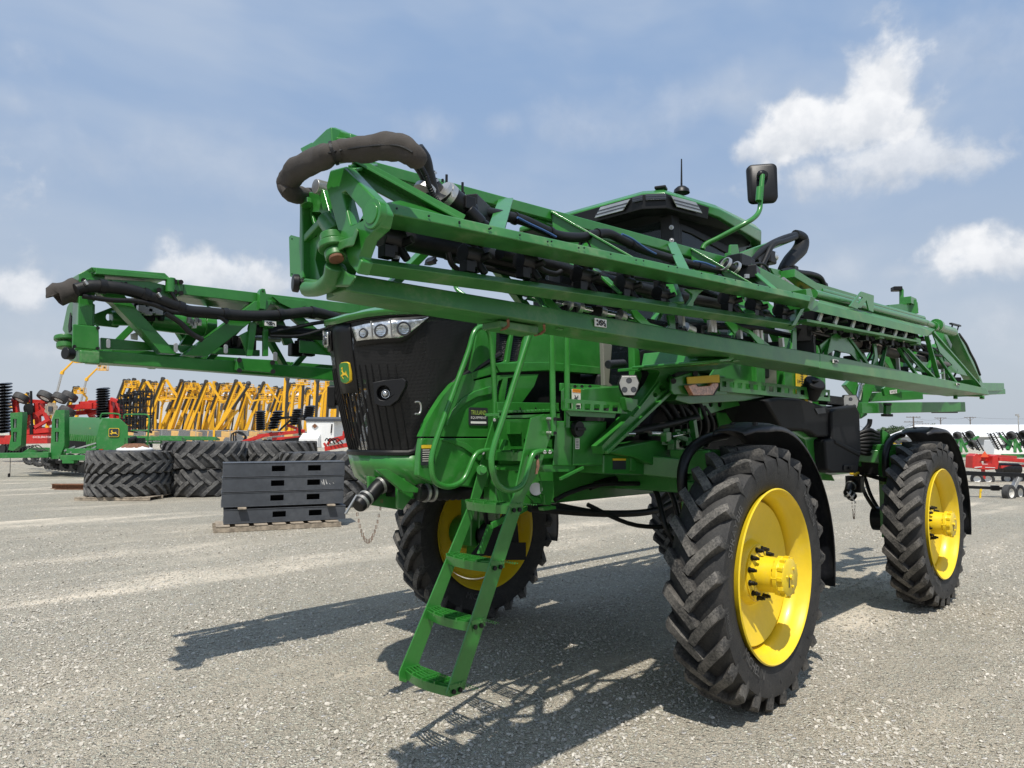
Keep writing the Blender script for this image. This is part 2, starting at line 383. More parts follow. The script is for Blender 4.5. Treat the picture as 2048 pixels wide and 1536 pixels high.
        if parent is not None: o.parent = parent; o.location = org - ORG[parent.name]
        else: o.location = org
        if solid:
            sm = o.modifiers.new('Solidify', 'SOLIDIFY'); sm.thickness = solid; sm.offset = 0
        if bevel:
            bv = o.modifiers.new('Bevel', 'BEVEL'); bv.width = bevel; bv.segments = seg; bv.limit_method = 'ANGLE'; bv.angle_limit = R(40); bv.harden_normals = True
        return o
def empty(name, loc, rz=0.0):
    o = bpy.data.objects.new(name, None); COL.objects.link(o); o.location = loc; o.rotation_euler = (0, 0, rz); o.empty_display_size = .2; ORG[o.name] = V(loc)
    return o
def tag(o, label, cat, group=None, kind=None):
    if label: o['label'] = label
    if cat: o['category'] = cat
    if group: o['group'] = group
    if kind: o['kind'] = kind
    return o
KIDS = {}
def kids(o): return list(o.children)
def copy_tree(o, parent=None):
    c = o.copy(); COL.objects.link(c); ORG[c.name] = ORG.get(o.name, V((0, 0, 0)))
    if parent is not None: c.parent = parent
    for ch in kids(o): copy_tree(ch, c)
    return c
def rect(a, b): return [(a[0], a[1]), (b[0], a[1]), (b[0], b[1]), (a[0], b[1])]
def rrect(x0, y0, x1, y1, r, n=4):
    o = []
    for cx, cy, a in ((x1 - r, y1 - r, 0), (x0 + r, y1 - r, 90), (x0 + r, y0 + r, 180), (x1 - r, y0 + r, 270)):
        o += [(cx + r * math.cos(R(a + 90 * k / n)), cy + r * math.sin(R(a + 90 * k / n))) for k in range(n + 1)]
    return o
def circ(cx, cy, r, n=16, ry=None): return [(cx + r * math.cos(2 * math.pi * k / n), cy + (ry or r) * math.sin(2 * math.pi * k / n)) for k in range(n)]

_tx = {}
def text2d(body, align='CENTER'):
    """letters as flat polygons: list of verts (x,y) and faces, cap height about .7"""
    k = (body, align)
    if k not in _tx:
        cu = bpy.data.curves.new('t', 'FONT'); cu.body = body; cu.align_x = align; cu.size = 1; cu.resolution_u = 2
        o = bpy.data.objects.new('t', cu); COL.objects.link(o); bpy.context.view_layer.update()
        me = o.evaluated_get(bpy.context.evaluated_depsgraph_get()).to_mesh()
        _tx[k] = ([(v.co.x, v.co.y) for v in me.vertices], [tuple(p.vertices) for p in me.polygons])
        bpy.data.objects.remove(o); bpy.data.curves.remove(cu)
    return _tx[k]
def put_text(mb, body, size, fn, sx=1.0, align='CENTER'):
    vs, fs = text2d(body, align); mb.add([fn(x * size * sx, y * size) for x, y in vs], fs)
def plane_fn(o, u, v): o, u, v = V(o), V(u).normalized(), V(v).normalized(); return lambda a, b: o + u * a + v * b
DEER = [(.12, .63), (.17, .69), (.24, .72), (.20, .80), (.13, .86), (.20, .84), (.21, .93), (.25, .84), (.28, .78), (.30, .88), (.36, .94), (.34, .85), (.31, .76), (.31, .70), (.34, .62), (.40, .545), (.52, .53), (.64, .52),
        (.715, .54), (.75, .63), (.79, .66), (.785, .56), (.80, .46), (.86, .36), (.95, .25), (1.0, .17), (.94, .20), (.84, .29), (.75, .345), (.66, .355), (.60, .375), (.46, .37), (.36, .355), (.25, .34), (.20, .30), (.30, .20), (.36, .11), (.29, .14),
        (.16, .26), (.10, .315), (.15, .355), (.10, .36), (.02, .30), (.00, .335), (.08, .41), (.18, .43), (.26, .44), (.26, .52), (.24, .60), (.18, .61)]

# ------------------------------------------------------------------ ground
def zg(x, y):
    """the yard is level round the sprayer, rises a little to the far left and falls away to the far right"""
    lat = (V((x, y, 0)) - V((CAM.x, CAM.y, 0))).dot(RT); dep = (V((x, y, 0)) - V((CAM.x, CAM.y, 0))).dot(FW)
    e = max(0.0, abs(lat) - 9); k = .016 if lat < 0 else .0125
    e = e * e / (e + 6.0)
    return -math.copysign(min(e, 160) * k, lat) * min(1, max(0, (dep + 5) / 30))
def on_ground(px, py):
    p = W(px, py, z=0)
    for _ in range(12): p = W(px, py, z=zg(p.x, p.y))
    return p
def at(px, d):
    p = W(px, CY, d=d); p.z = zg(p.x, p.y); return p
def make_ground():
    mb = MB(); rows = []
    ds = [-30, -12, -6, -3, 0, 2, 4, 6, 8, 10, 13, 16, 20, 25, 30, 36, 44, 55, 70, 90, 120, 160, 220, 320, 500, 900, 1800, 4000]
    ls = [-3000, -1200, -500, -280, -180, -120, -80, -60, -45, -34, -26, -20, -16, -13, -11, -9, -6, -3, 0, 3, 6, 9, 11, 13, 16, 20, 26, 34, 45, 60, 80, 120, 180, 280, 500, 1200, 3000]
    for d in ds:
        row = []
        for l in ls:
            p = V((CAM.x, CAM.y, 0)) + FW * d + RT * l; p.z = zg(p.x, p.y); row.append(p)
        rows.append(row)
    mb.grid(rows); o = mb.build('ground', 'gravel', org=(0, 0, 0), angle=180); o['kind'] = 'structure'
    # loose crushed stone lying on the near ground
    rnd = random.Random(3); mb = MB(); tone = []
    ico = [V(v) for v in ((1, 0, 0), (-1, 0, 0), (0, 1, 0), (0, -1, 0), (0, 0, 1), (0, 0, -1), (.62, .62, .45), (-.62, .62, .45), (-.62, -.62, .45), (.62, -.62, .45))]
    icf = [(4, 6, 7), (4, 7, 8), (4, 8, 9), (4, 9, 6), (0, 2, 6), (2, 1, 7), (1, 3, 8), (3, 0, 9), (2, 7, 6), (1, 8, 7), (3, 9, 8), (0, 6, 9), (5, 2, 0), (5, 1, 2), (5, 3, 1), (5, 0, 3)]
    vs = []; fs = []
    for i in range(150000):
        d = 2.2 + 13 * rnd.random() ** 1.6; l = (rnd.random() - .5) * 1.55 * d
        p = V((CAM.x, CAM.y, 0)) + FW * d + RT * l; p.z = zg(p.x, p.y)
        q = mnoise.noise(V((p.x * .45, p.y * 1.1, 3.3))) + .35 * mnoise.noise(V((p.x * 2, p.y * 2, 1)))
        if q < rnd.random() * .75 - .42: continue
        s = (.0040 + .0115 * rnd.random() ** 2.6); m = Matrix.Rotation(rnd.random() * 6.3, 3, 'Z') @ Matrix.Rotation(rnd.random() * 1.2, 3, 'X')
        sc = V((.8 + .7 * rnd.random(), .7 + .5 * rnd.random(), .5 + .35 * rnd.random())); o = len(vs)
        for v in ico:
            k = s * (.75 + .5 * rnd.random()); e = m @ V((v.x * sc.x, v.y * sc.y, v.z * sc.z)); vs.append(p + e * k + V((0, 0, s * .3)))
        fs += [tuple(j + o for j in f) for f in icf]; tone += [min(1, max(0, rnd.gauss(.48, .24)))] * 10
    mb.v = vs; mb.f = fs; mb.attr = {'tone': tone}
    o = mb.build('loose_gravel', 'stone', org=(0, 0, 0), flat=True)
    tag(o, 'loose pale crushed stone scattered over the yard surface', 'gravel', kind='stuff')
make_ground()

# ------------------------------------------------------------------ tyres
def tyre(Rr, w, rr, n, lh, lw, sweep, name='tyre', m='rubber', parent=None, org=(0, 0, 0), text=None):
    """farm tyre about the Y axis at org, with n bar lugs a side"""
    c = Rr - lh; h = w / 2
    prof = [(-.78 * h, rr), (-.86 * h, rr + .025), (-.93 * h, rr + .3 * (c - rr)), (-1.0 * h, rr + .58 * (c - rr)), (-.985 * h, rr + .80 * (c - rr)), (-.90 * h, c - .045), (-.72 * h, c - .016), (-.35 * h, c - .003)]
    prof = prof + [(0, c)] + [(-y, r) for y, r in prof[::-1]]
    prof += [(.6 * h, rr - .012), (-.6 * h, rr - .012)]
    mb = MB(); mb.lathe(prof, org, (0, 1, 0), 72, closed=True); tread = [0.0] * len(mb.v)
    org = V(org)
    def rs(y):
        t = abs(y) / h
        return c - .018 * max(0, (t - .35) / .65) ** 2 * 2.2
    K = 8
    for s in (-1, 1):
        for i in range(n):
            t0 = 2 * math.pi * (i + (0 if s < 0 else .5)) / n; path = []
            for k in range(K):
                t = k / (K - 1); y = s * (-.05 * w + 1.04 * (h + .05 * w) * t); th = t0 - sweep * (t ** .85)
                path.append((th, y, t))
            vs = []; tr = []
            for k, (th, y, t) in enumerate(path):
                a = path[max(0, k - 1)]; b = path[min(K - 1, k + 1)]
                dx, dy = (b[0] - a[0]) * Rr, b[1] - a[1]; L = math.hypot(dx, dy); nx, ny = -dy / L, dx / L
                top = Rr - .010 * max(0, abs(y) / h - .4) ** 2 * 3; bot = rs(y) - .012
                wt, wb = lw * .5, lw * .5 * 1.28
                if k == K - 1: top -= lh * .30; bot = c - .10
                if k == 0: wt *= .85
                yy = y if k < K - 1 else s * h * 1.0
                for q, r_, ww in ((-1, bot, wb), (-1, top, wt), (1, top, wt), (1, bot, wb)):
                    tt = th + q * ww * nx / Rr; yq = yy + q * ww * ny
                    yq = max(-h * 1.015, min(h * 1.015, yq))
                    vs.append(org + V((r_ * math.cos(tt), yq, r_ * math.sin(tt)))); tr.append(1.0 if r_ == top else 0.0)
            # shoulder drop of the lug down the side wall
            th, y, t = path[-1]
            for q, r_, in ((-1, c - .16), (-1, c - .13), (1, c - .13), (1, c - .16)):
                tt = th - .012 + q * lw * .42 / Rr
                vs.append(org + V((r_ * math.cos(tt), s * (h * (1.005 if r_ > c - .15 else .96)), r_ * math.sin(tt)))); tr.append(0.0)
            fs = [(0, 1, 2, 3)] + [(4 * k + j, 4 * k + (j + 1) % 4, 4 * k + 4 + (j + 1) % 4, 4 * k + 4 + j) for k in range(K) for j in range(4)] + [(4 * K, 4 * K + 3, 4 * K + 2, 4 * K + 1)]
            mb.add(vs, fs); tread += tr
    mb.attr = {'tread': tread}
    ty = mb.build(name, m, parent, org=org, angle=32)
    if text:
        for body, size, rad, a0, flip in text:
            lt = MB(); put_text(lt, body, size, lambda x, y: org + V(((rad - flip * y) * math.cos(a0 + flip * x / rad), -h * 1.012, (rad - flip * y) * math.sin(a0 + flip * x / rad))))
            lt.build('sidewall_lettering', 'letter', parent, org=org, flat=True)
    return ty


# ------------------------------------------------------------------ the sprayer
SP = empty('self_propelled_sprayer', (2.1, 0, 0))
tag(SP, 'tall green field sprayer with folded boom arms, black nose and yellow wheels', 'sprayer')

def sprayer_wheel(cx, cy, side, steer=0.0, nuts=True):
    """side -1: outer face to -Y"""
    cz = .925; s = side
    mb = MB(); o = (0, 0, 0)
    # rim barrel and dished disc, axis along Y; outer face at s
    prof = [(.190, .615), (.198, .606), (.186, .594), (.160, .590), (.150, .580), (.128, .574), (.118, .560), (.085, .548), (.070, .540), (.02, .536), (-.04, .532), (-.09, .556), (-.150, .588), (-.185, .606), (-.19, .615), (-.155, .602), (-.10, .575), (-.02, .545), (.06, .547), (.13, .575)]
    mb.lathe([(h * s, r) for h, r in prof], o, (0, 1, 0), 72, closed=True)
    dish = [(-.02, .520), (.028, .517), (.040, .508), (.036, .495), (.018, .44), (-.008, .36), (-.026, .28), (-.016, .235), (.03, .215), (.042, .205), (.042, .10), (.02, .10), (.02, .20), (-.045, .27), (-.03, .38), (-.01, .49), (-.03, .512)]
    mb.lathe([(h * s, r) for h, r in dish], o, (0, 1, 0), 72, closed=True)
    w = mb.build('wheel', 'yellow', None, org=o, angle=50)
    w.location = V((cx, cy, cz)) - ORG[SP.name]; w.parent = SP; w.rotation_euler = (0, 0, steer); ORG[w.name] = V((0, 0, 0))
    tyre(.925, .385, .60, 25, .052, .058, .27, 'tyre', 'rubber', w, o,
         text=[('SPRAYBIB', .085, .725, R(150), -1), ('MICHELIN', .088, .71, R(232), 1), ('MICHELIN', .04, .80, R(195), 1), ('MICHELIN', .07, .725, R(35), -1), ('VF 380/90R46', .035, .80, R(20), -1)] if s < 0 else
              [('MICHELIN', .088, .71, R(262), 1), ('SPRAYBIB', .085, .725, R(40), -1)])
    hb = MB(); hb.lathe([(h * s, r) for h, r in ((.03, .0), (.03, .195), (.055, .198), (.062, .155), (.075, .128), (.20, .122), (.20, .130), (.205, .138), (.232, .138), (.238, .132), (.275, .130), (.283, .118), (.284, .0))], o, (0, 1, 0), 48)
    for k in range(12):
        a = 2 * math.pi * k / 12
        hb.cyl((.126 * math.cos(a), .196 * s, .126 * math.sin(a)), (.126 * math.cos(a), .236 * s, .126 * math.sin(a)), .014, n=8)
        hb.box((.132 * math.cos(a), .258 * s, .132 * math.sin(a)), (.024, .036, .024))
    for a in (0, 120, 240): hb.cyl((.07 * math.cos(R(a + 50)), .280 * s, .07 * math.sin(R(a + 50))), (.07 * math.cos(R(a + 50)), .294 * s, .07 * math.sin(R(a + 50))), .011, n=6)
    hb.cyl((0, .28 * s, 0), (0, .297 * s, 0), .02, n=8)
    hb.build('hub', 'yellow', w, bevel=.002, org=o, angle=40)
    lb = MB(); lb.box((-.035, .2855 * s, -.03), (.012, .004, .07)); lb.build('hub_label', 'label_dark', w)
    if nuts:
        for k in range(12):
            a = 2 * math.pi * (k + .5) / 12; x, z = .173 * math.cos(a), .173 * math.sin(a); nb = MB()
            nb.cyl((x, .05 * s, z), (x, .064 * s, z), .022, n=12); nb.cyl((x, .064 * s, z), (x, .094 * s, z), .0175, n=6); nb.cyl((x, .094 * s, z), (x, .112 * s, z), .011, n=10)
            nb.build('wheel_nut', 'black', w, bevel=.002)
    return w
TY = 1.66
sprayer_wheel(.05, -TY - .005, -1, steer=R(1.8)); sprayer_wheel(4.25, -TY, -1)
sprayer_wheel(.25, TY - .11, 1, steer=R(-6), nuts=False); sprayer_wheel(4.40, 1.42, 1, nuts=False)

def fender(cx, cy, s, a0=104, a1=-12):
    """black arched mudguard from just ahead of the top down behind the tyre; s -1 on the left"""
    rows = []; n = 22
    for i in range(n + 1):
        a = R(a0 + (a1 - a0) * i / n); t = i / n
        r = 1.045 + .05 * t + .02 * math.sin(math.pi * min(1, t * 2.2)); row = []
        for y, dr in ((-.225, -.045), (-.205, -.010), (-.12, .012), (0, .02), (.10, .016), (.17, .004), (.215, -.02), (.232, -.055)):
            edge = 1.0 if t > .12 else .55 + 3.7 * t
            e2 = 1 if t < .45 else 1 - .10 * (t - .45)
            rr = r + dr * (1 if t > .06 else .6)
            row.append(V((cx + rr * math.cos(a), cy + y * edge * e2 * s, .925 + rr * math.sin(a))))
        rows.append(row)
    mb = MB(); mb.grid(rows); f = mb.build('fender', 'fender', SP, solid=.008, angle=60)
    mb = MB(); pts = [V((cx + v.x, cy + s * (v.y + TY), v.z)) for v in WP([(1368, 1000), (1364, 965), (1366, 935), (1376, 908), (1394, 888), (1418, 876), (1452, 869)], y=-1.39)]
    mb.tube(pts, .038, 12, smooth=5); mb.build('fender_arm', 'black', SP)
    mb = MB()
    for q, yy in ((0, -.12), (0, .05), (.28, -.1), (.28, .06)): mb.cyl((cx + q * .9 - .08, cy + yy, 1.985 - q * .1), (cx + q * .9 - .08, cy + yy, 2.012 - q * .1), .018, n=6)
    mb.build('fender_bolts', 'black', SP)
for cx, cy, s in ((0, -TY, 1), (4.25, -TY, 1), (.25, TY - .11, -1), (4.40, 1.42, -1)): fender(cx, cy, s)

def running_gear():
    # suspension legs standing inside each wheel, the axle beams and the main frame
    for cx in (0, 4.25):
        for s in (-1, 1):
            ty = TY if s < 0 else (1.55 if cx < 1 else 1.42); mb = MB(); y = s * (ty - .34)
            mb.bar((cx, y, .72), (cx, y, 1.75), .20, .24, (1, 0, 0)); mb.cyl((cx, s * (ty - .42), .925), (cx, s * (ty - .02), .925), .17, n=24)
            mb.box((cx, y, 1.72), (.42, .34, .18)); mb.box((cx - .16, y, 1.2), (.10, .16, .75)); mb.cyl((cx + .18, y, .95), (cx + .18, y, 1.6), .06)
            mb.build('suspension_leg', 'green', SP, bevel=.012)
            mb = MB(); mb.cyl((cx, s * (ty - .56), .925), (cx, s * (ty - .42), .925), .14, n=24); mb.tube([(cx - .05, s * (ty - .5), 1.0), (cx - .16, s * (ty - .58), 1.2), (cx - .10, s * (ty - .7), 1.45), (cx, s * .8, 1.55)], .022, smooth=5)
            mb.tube([(cx + .05, s * (ty - .5), 1.0), (cx + .1, s * (ty - .62), 1.2), (cx + .1, s * (ty - .7), 1.45), (cx + .1, s * .8, 1.6)], .022, smooth=5)
            mb.build('wheel_motor', 'black', SP, bevel=.006)
        mb = MB(); mb.bar((cx, -TY + .3, 1.60), (cx, TY - .3, 1.60), .30, .24); mb.bar((cx - .1, -TY + .4, 1.66), (cx - .45, -.3, 1.75), .2, .16); mb.bar((cx - .1, TY - .4, 1.66), (cx - .45, .3, 1.75), .2, .16)
        mb.build('axle_beam', 'green', SP, bevel=.015)
    mb = MB()
    for s in (-1, 1): mb.box((2.2, s * .52, 1.56), (7.4, .13, .30))
    for x in (-1.2, .8, 2.2, 3.4, 5.5): mb.box((x, 0, 1.55), (.16, .91, .24))
    mb.build('main_frame', 'green', SP, bevel=.012)
    # dark engine, pumps and the belly between the rails
    mb = MB(); mb.box((-1.25, 0, 2.05), (1.3, .84, .8)); mb.box((.35, 0, 2.05), (1.3, 1.1, .75)); mb.box((1.7, 0, 1.95), (1.4, 1.5, .65)); mb.box((3.2, 0, 1.9), (1.8, 1.3, .5))
    mb.cyl((-.1, -.68, 2.02), (-.1, -.3, 2.02), .16); mb.cyl((.35, -.72, 1.95), (.35, -.3, 1.95), .20, n=24)
    mb.build('engine', 'dark', SP, bevel=.03)
    mb = MB()
    for k in range(7):
        x = -.15 + .11 * k; mb.tube([(x, -.86, 2.12), (x + .06, -.96, 2.18 + .03 * (k % 3)), (x + .2, -1.0, 2.02), (x + .26, -.9, 1.82)], .02 + .006 * (k % 2), smooth=5)
    mb.tube([W(1205, 885, y=-1.05), W(1250, 868, y=-1.08), W(1330, 850, y=-1.1), W(1395, 835, y=-1.12)], .028, smooth=6)
    for r0, x0 in ((.028, -1.2), (.02, -1.0), (.02, -.9)):
        mb.tube([(x0, -.62, 1.40), (-.4, -.66, 1.33 - r0), (.25, -.7, 1.28), (.9, -.62, 1.36), (1.8, -.6, 1.40)], r0, smooth=6)
    mb.tube([(-.55, -.62, 1.38), (-.15, -.80, 1.20), (.2, -1.1, 1.22), (.35, -1.25, 1.4)], .018, smooth=6)
    mb.build('hydraulic_hose', 'hose', SP)
    # corrugated suction line under the nose
    mb = MB(); a, b = W(835, 985, y=-.35), W(1180, 975, y=-.45); n = 64; pts = [a.lerp(b, i / n) for i in range(n + 1)]
    mb.tube(pts, [.062 if i % 2 else .052 for i in range(n + 1)], 14); mb.build('suction_hose', 'hose', SP, angle=60)
    mb = MB()
    for t in (.03, .06): p = a.lerp(b, t); q = a.lerp(b, t + .012); mb.cyl(p, q, .066, n=18)
    mb.build('hose_clamp', 'zinc', SP)
    # front axle castings seen ahead of the left wheel
    mb = MB()
    mb.prism(WP([(1213, 905), (1240, 893), (1310, 880), (1345, 884), (1380, 900), (1400, 912), (1395, 925), (1372, 915), (1352, 922), (1338, 945), (1305, 930), (1270, 915)], y=-1.05), (0, .22, 0))
    mb.prism(WP([(1207, 908), (1345, 908), (1392, 930), (1390, 960), (1330, 952), (1207, 948)], y=-.98), (0, .25, 0))
    mb.build('axle_casting', 'green', SP, bevel=.014)
    mb = MB(); mb.prism(WP(rect((1226, 917), (1252, 939)), y=-.984), (0, .003, 0)); lb = mb.build('warning_label', 'label_dark', SP)
    mb = MB(); mb.prism(WP(rect((1226, 917), (1252, 921)), y=-.988), (0, .003, 0)); mb.build('label_header', 'label_yellow', lb)
    mb = MB(); mb.prism(WP([(1262, 912), (1272, 912), (1272, 942), (1262, 942)], y=-1.0), (0, .02, 0)); mb.build('frame_lug', 'green', SP, bevel=.004)
    # little valves and fittings over the axle
    mb = MB(); rnd = random.Random(5)
    for k in range(14):
        p = W(1330 + 70 * rnd.random(), 858 + 34 * rnd.random(), y=-1.02 - .1 * rnd.random()); mb.box(p, (.05 + .05 * rnd.random(), .05, .03 + .05 * rnd.random()), rnd.random())
    mb.bar(W(1385, 840, y=-1.15), W(1392, 888, y=-1.15), .045, .05); mb.bar(W(1350, 872, y=-1.1), W(1400, 890, y=-1.12), .05, .04)
    mb.build('valve_block', 'green', SP, bevel=.004)
    mb = MB(); mb.cyl(W(1255, 868, y=-1.15), W(1268, 868, y=-1.15), .016); mb.cyl(W(1300, 867, y=-1.12), W(1322, 867, y=-1.1), .02); mb.tube([W(1345, 873, y=-1.12), W(1378, 866, y=-1.12), W(1380, 876, y=-1.12)], .008)
    mb.build('steel_fitting', 'chrome', SP)
running_gear()

def hood():
    # plan line of the nose at its top, swept to the sides; set back towards the bottom
    half = [(-1.40, .515), (-1.62, .512), (-1.85, .50), (-2.06, .465), (-2.235, .385), (-2.335, .26), (-2.38, .125)]
    plan = [(a, -b) for a, b in half] + [(-2.395, 0)] + half[::-1]
    def zb_(t):   # lower edge of the black mesh: level across the nose, then sweeping up the flank
        return 1.80 if t < .45 else 1.80 + (t - .45) * 2.0 if t < .60 else 2.10 + (t - .60) * 1.6 if t < .70 else 2.26 + (t - .70) * .8
    def arc(t, k=1.0):
        """t in -1..1 along the plan line"""
        n = len(plan) - 1; f = (t + 1) / 2 * n; i = min(n - 1, int(f)); u = f - i
        return V((plan[i][0] * (1 - u) + plan[i + 1][0] * u, plan[i][1] * (1 - u) + plan[i + 1][1] * u, 0))
    def P(t, z, out=0.0):
        p = arc(t); s = (2.72 - z); k = max(0, s) ; back = .18 * (k / .9) ** 1.4
        q = V((p.x + back * (1 if abs(t) < .75 else .6), p.y * (1 - .10 * (k / .9)), z))
        e = (arc(min(1, t + .02)) - arc(max(-1, t - .02))); nrm = V((-e.y, e.x, 0)).normalized()
        if nrm.x > 0 and abs(t) < .9: nrm = -nrm
        if abs(t) >= .9: nrm = V((0, -1 if t < 0 else 1, 0))
        return q + nrm * out
    def zt(t):  # upper edge of the black nose: a shallow brow, higher to the sides
        return 2.66 + .10 * abs(t) ** 1.2
    N = 48; rows = []; uv = []
    mb = MB()
    for j in range(13):
        row = []
        for i in range(N + 1):
            t = -1 + 2 * i / N; at_ = abs(t)
            zb = zb_(at_)
            z = zb + (zt(t) - zb) * j / 12; row.append(P(t, z)); uv.append((t * 1.4, z))
        rows.append(row)
    mb.grid(rows); mb.uv = uv
    g = mb.build('grille', 'grille_mesh', SP, angle=60)
    # ribs and frame of the mesh
    rb = MB()
    for t in (-.42, -.37, -.32, -.27, -.22, -.17, -.12, -.07, -.02, .03, .08, .13, .18, .23, .28, .33, .38, .42):
        z1 = 2.38 if abs(t) > .14 else 2.60
        if abs(t) < .06: z1 = 2.25
        pts = [P(t, 1.80 + (z1 - 1.80) * k / 8, .004) for k in range(9)]; nrm = P(t, 2.2, 1.0) - P(t, 2.2)
        rb.tube(pts, [.003] + [.007] * 7 + [.003], 6)
    rb.tube([P(-1 + 2 * i / N, zb_(abs(-1 + 2 * i / N)), .006) for i in range(N + 1)], .022, 8)
    rb.tube([P(-1 + 2 * i / N, zt(-1 + 2 * i / N), .0) for i in range(N + 1)], .012, 8)
    rb.build('grille_frame', 'black', g)
    # centre blade carrying the badge
    rows = [[P(t, z, .012 if abs(t) < .1 else .004) for t in (-.13, -.10, -.05, 0, .05, .10, .13)] for z in (2.20, 2.3, 2.4, 2.5, 2.6, 2.66)]
    b = MB(); b.grid(rows); b.build('grille_blade', 'black', g, solid=.01)
    # radiator and coolers seen dimly through the mesh
    rd = MB(); rd.box((-1.62, 0, 2.22), (.06, .88, .80)); rd.build('radiator', 'dark', SP)
    fn = MB()
    for k in range(26): fn.box((-1.66, -.02, 1.86 + .03 * k), (.012, .84, .010))
    fn.build('radiator_fin', 'zinc', SP)
    cb = MB(); cb.bar((-1.7, -.4, 2.32), (-1.72, .1, 2.45), .03, .03); cb.bar((-1.7, -.42, 1.86), (-1.7, -.42, 2.6), .05, .05); cb.bar((-1.7, .05, 1.86), (-1.7, .05, 2.6), .05, .05); cb.bar((-1.71, -.42, 2.08), (-1.71, .4, 2.08), .03, .05)
    cb.build('cooler_frame', 'black', SP)
    cb = MB(); cb.box((-2.02, 0, 2.50), (.03, .74, .34)); cb.box((-1.80, -.44, 2.55), (.40, .02, .24)); cb.box((-1.80, .44, 2.55), (.40, .02, .24)); cb.build('lamp_bulkhead', 'dark', SP)
    for y_ in (-.345, .345):
        fn = MB()
        for k in range(22): fn.box((-1.70, y_, 1.98 + .026 * k), (.40, .010, .012))
        fn.build('radiator_fin', 'zinc', SP); cb = MB(); cb.box((-1.70, y_ * .95, 2.26), (.42, .015, .62)); cb.build('side_cooler', 'dark', SP)
    # headlights: black surround, lens body with three round lamps
    for s in (-1, 1):
        o = [(.155, 2.54), (.30, 2.585), (.45, 2.625), (.60, 2.655), (.705, 2.668), (.66, 2.60), (.58, 2.53), (.48, 2.48), (.36, 2.445), (.185, 2.415)]
        q = lambda t, z, out: P(s * t, z, out)
        def lens(pts, out):
            n = 16; rows = []
            for i in range(n + 1):
                t = .165 + (.595 - .165) * i / n; zu = 2.622 + (t - .15) * .128
                zl = 2.532 + (t - .15) * .05 if t < .44 else 2.5465 + max(0, (t - .44) / .155) ** 1.4 * .145
                rows.append([(t + .03 * (1 - k / 4) * (1 - i / n), zl + (max(zu, zl + .004) - zl) * k / 4) for k in range(5)])
            return rows
        rr = lens(o, 0)
        mb = MB(); mb.grid([[q(t + (t - .36) * .12, z + (z - 2.60) * .42 - .006, .010) for t, z in r] for r in rr]); sur = mb.build('headlight_surround', 'black', SP, solid=.012)
        mb = MB(); mb.grid([[q(t, z, .026) for t, z in r] for r in rr]); hl = mb.build('headlight', 'lamp_glass', SP, solid=.008)
        for t, z, r in ((.262, 2.578, .034), (.365, 2.590, .046), (.475, 2.606, .048)):
            c = q(t, z, .030); nr = (q(t, z, 1) - q(t, z, 0)).normalized()
            mb = MB(); mb.lathe([(0, r), (.010, r), (.012, r * .9), (.006, r * .82), (.004, 0)], c, nr, 24); ring = mb.build('lamp_ring', 'lamp_dark', hl)
            mb = MB(); u = nr.cross(UP).normalized(); v = u.cross(nr)
            mb.lathe([(.002, r * .8), (.010, r * .72), (.006, r * .4), (.004, 0)], c, nr, 20)
            for k in (-.45, -.15, .15, .45): w_ = math.sqrt(.5 - k * k) * r; mb.bar(c + v * k * r - u * w_ + nr * .010, c + v * k * r + u * w_ + nr * .010, .004, r * .07)
            mb.build('led', 'lamp_glass', hl)
        for t in (.31, .42):
            mb = MB(); mb.bar(q(t, 2.535 + .05 * (t - .15), .034), q(t, 2.635 + .12 * (t - .15), .034), .006, .012); mb.build('lens_divider', 'zinc', hl)
        # work-light pod
        c = P(s * .37, 2.19, .02); nr = (P(s * .37, 2.19, 1) - P(s * .37, 2.19, 0)).normalized(); sd = nr.cross(UP).normalized(); sd = sd if sd.y * s > 0 else -sd
        out = [(-.13, .09), (-.05, .105), (.13, .12), (.155, .10), (.15, .05), (.09, -.06), (.03, -.105), (-.06, -.11), (-.11, -.09)]
        hole = [(-.035 + .058 * math.cos(a * math.pi / 8), .0 + .062 * math.sin(a * math.pi / 8)) for a in range(16)]
        f = lambda a, b, e: c + sd * a * .78 + UP * b * .78 + nr * e
        mb = MB(); mb.prism([f(a, b, .0) for a, b in out], nr * .055, [[f(a, b, .0) for a, b in hole]]); pod = mb.build('work_light_pod', 'black', SP, bevel=.01)
        mb = MB(); mb.cyl(f(-.035, 0, -.01), f(-.035, 0, .002), .06, n=20); mb.build('pod_recess', 'dark', pod)
        mb = MB(); mb.cyl(f(-.03, -.005, .0), f(-.03, -.005, .022), .028, n=20); mb.ball(f(-.03, -.005, .02), .026); mb.build('work_lamp', 'lamp_glass', pod)
    # badge
    c = P(-.03, 2.335, .020); nr = V((-1, -.10, -.12)).normalized(); u = nr.cross(UP).normalized(); 
    if u.y > 0: u = -u
    v = u.cross(nr); v = v if v.z > 0 else -v
    f = lambda a, b, e=0: c + u * a + v * b + nr * e
    sh = [(x * .72, y * .66) for x, y in [(-.070, .092), (-.045, .106), (0, .110), (.045, .106), (.070, .092), (.076, 0), (.066, -.085), (.03, -.105), (0, -.110), (-.03, -.105), (-.066, -.085), (-.076, 0)]]
    mb = MB(); mb.prism([f(a * 1.0, b * 1.0, -.02) for a, b in sh], nr * .025); bd = mb.build('badge', 'label_yellow', SP, bevel=.004)
    mb = MB(); mb.prism([f(a * .93, b * .945, .0055) for a, b in sh], nr * .003); mb.build('badge_field', 'green', bd)
    mb = MB(); mb.prism([f((x - .5) * .078, (y - .53) * .098, .0095) for x, y in DEER], nr * .002); mb.build('badge_deer', 'label_yellow', bd)
    # green bonnet: brow over the nose, top and both flanks
    rows = []
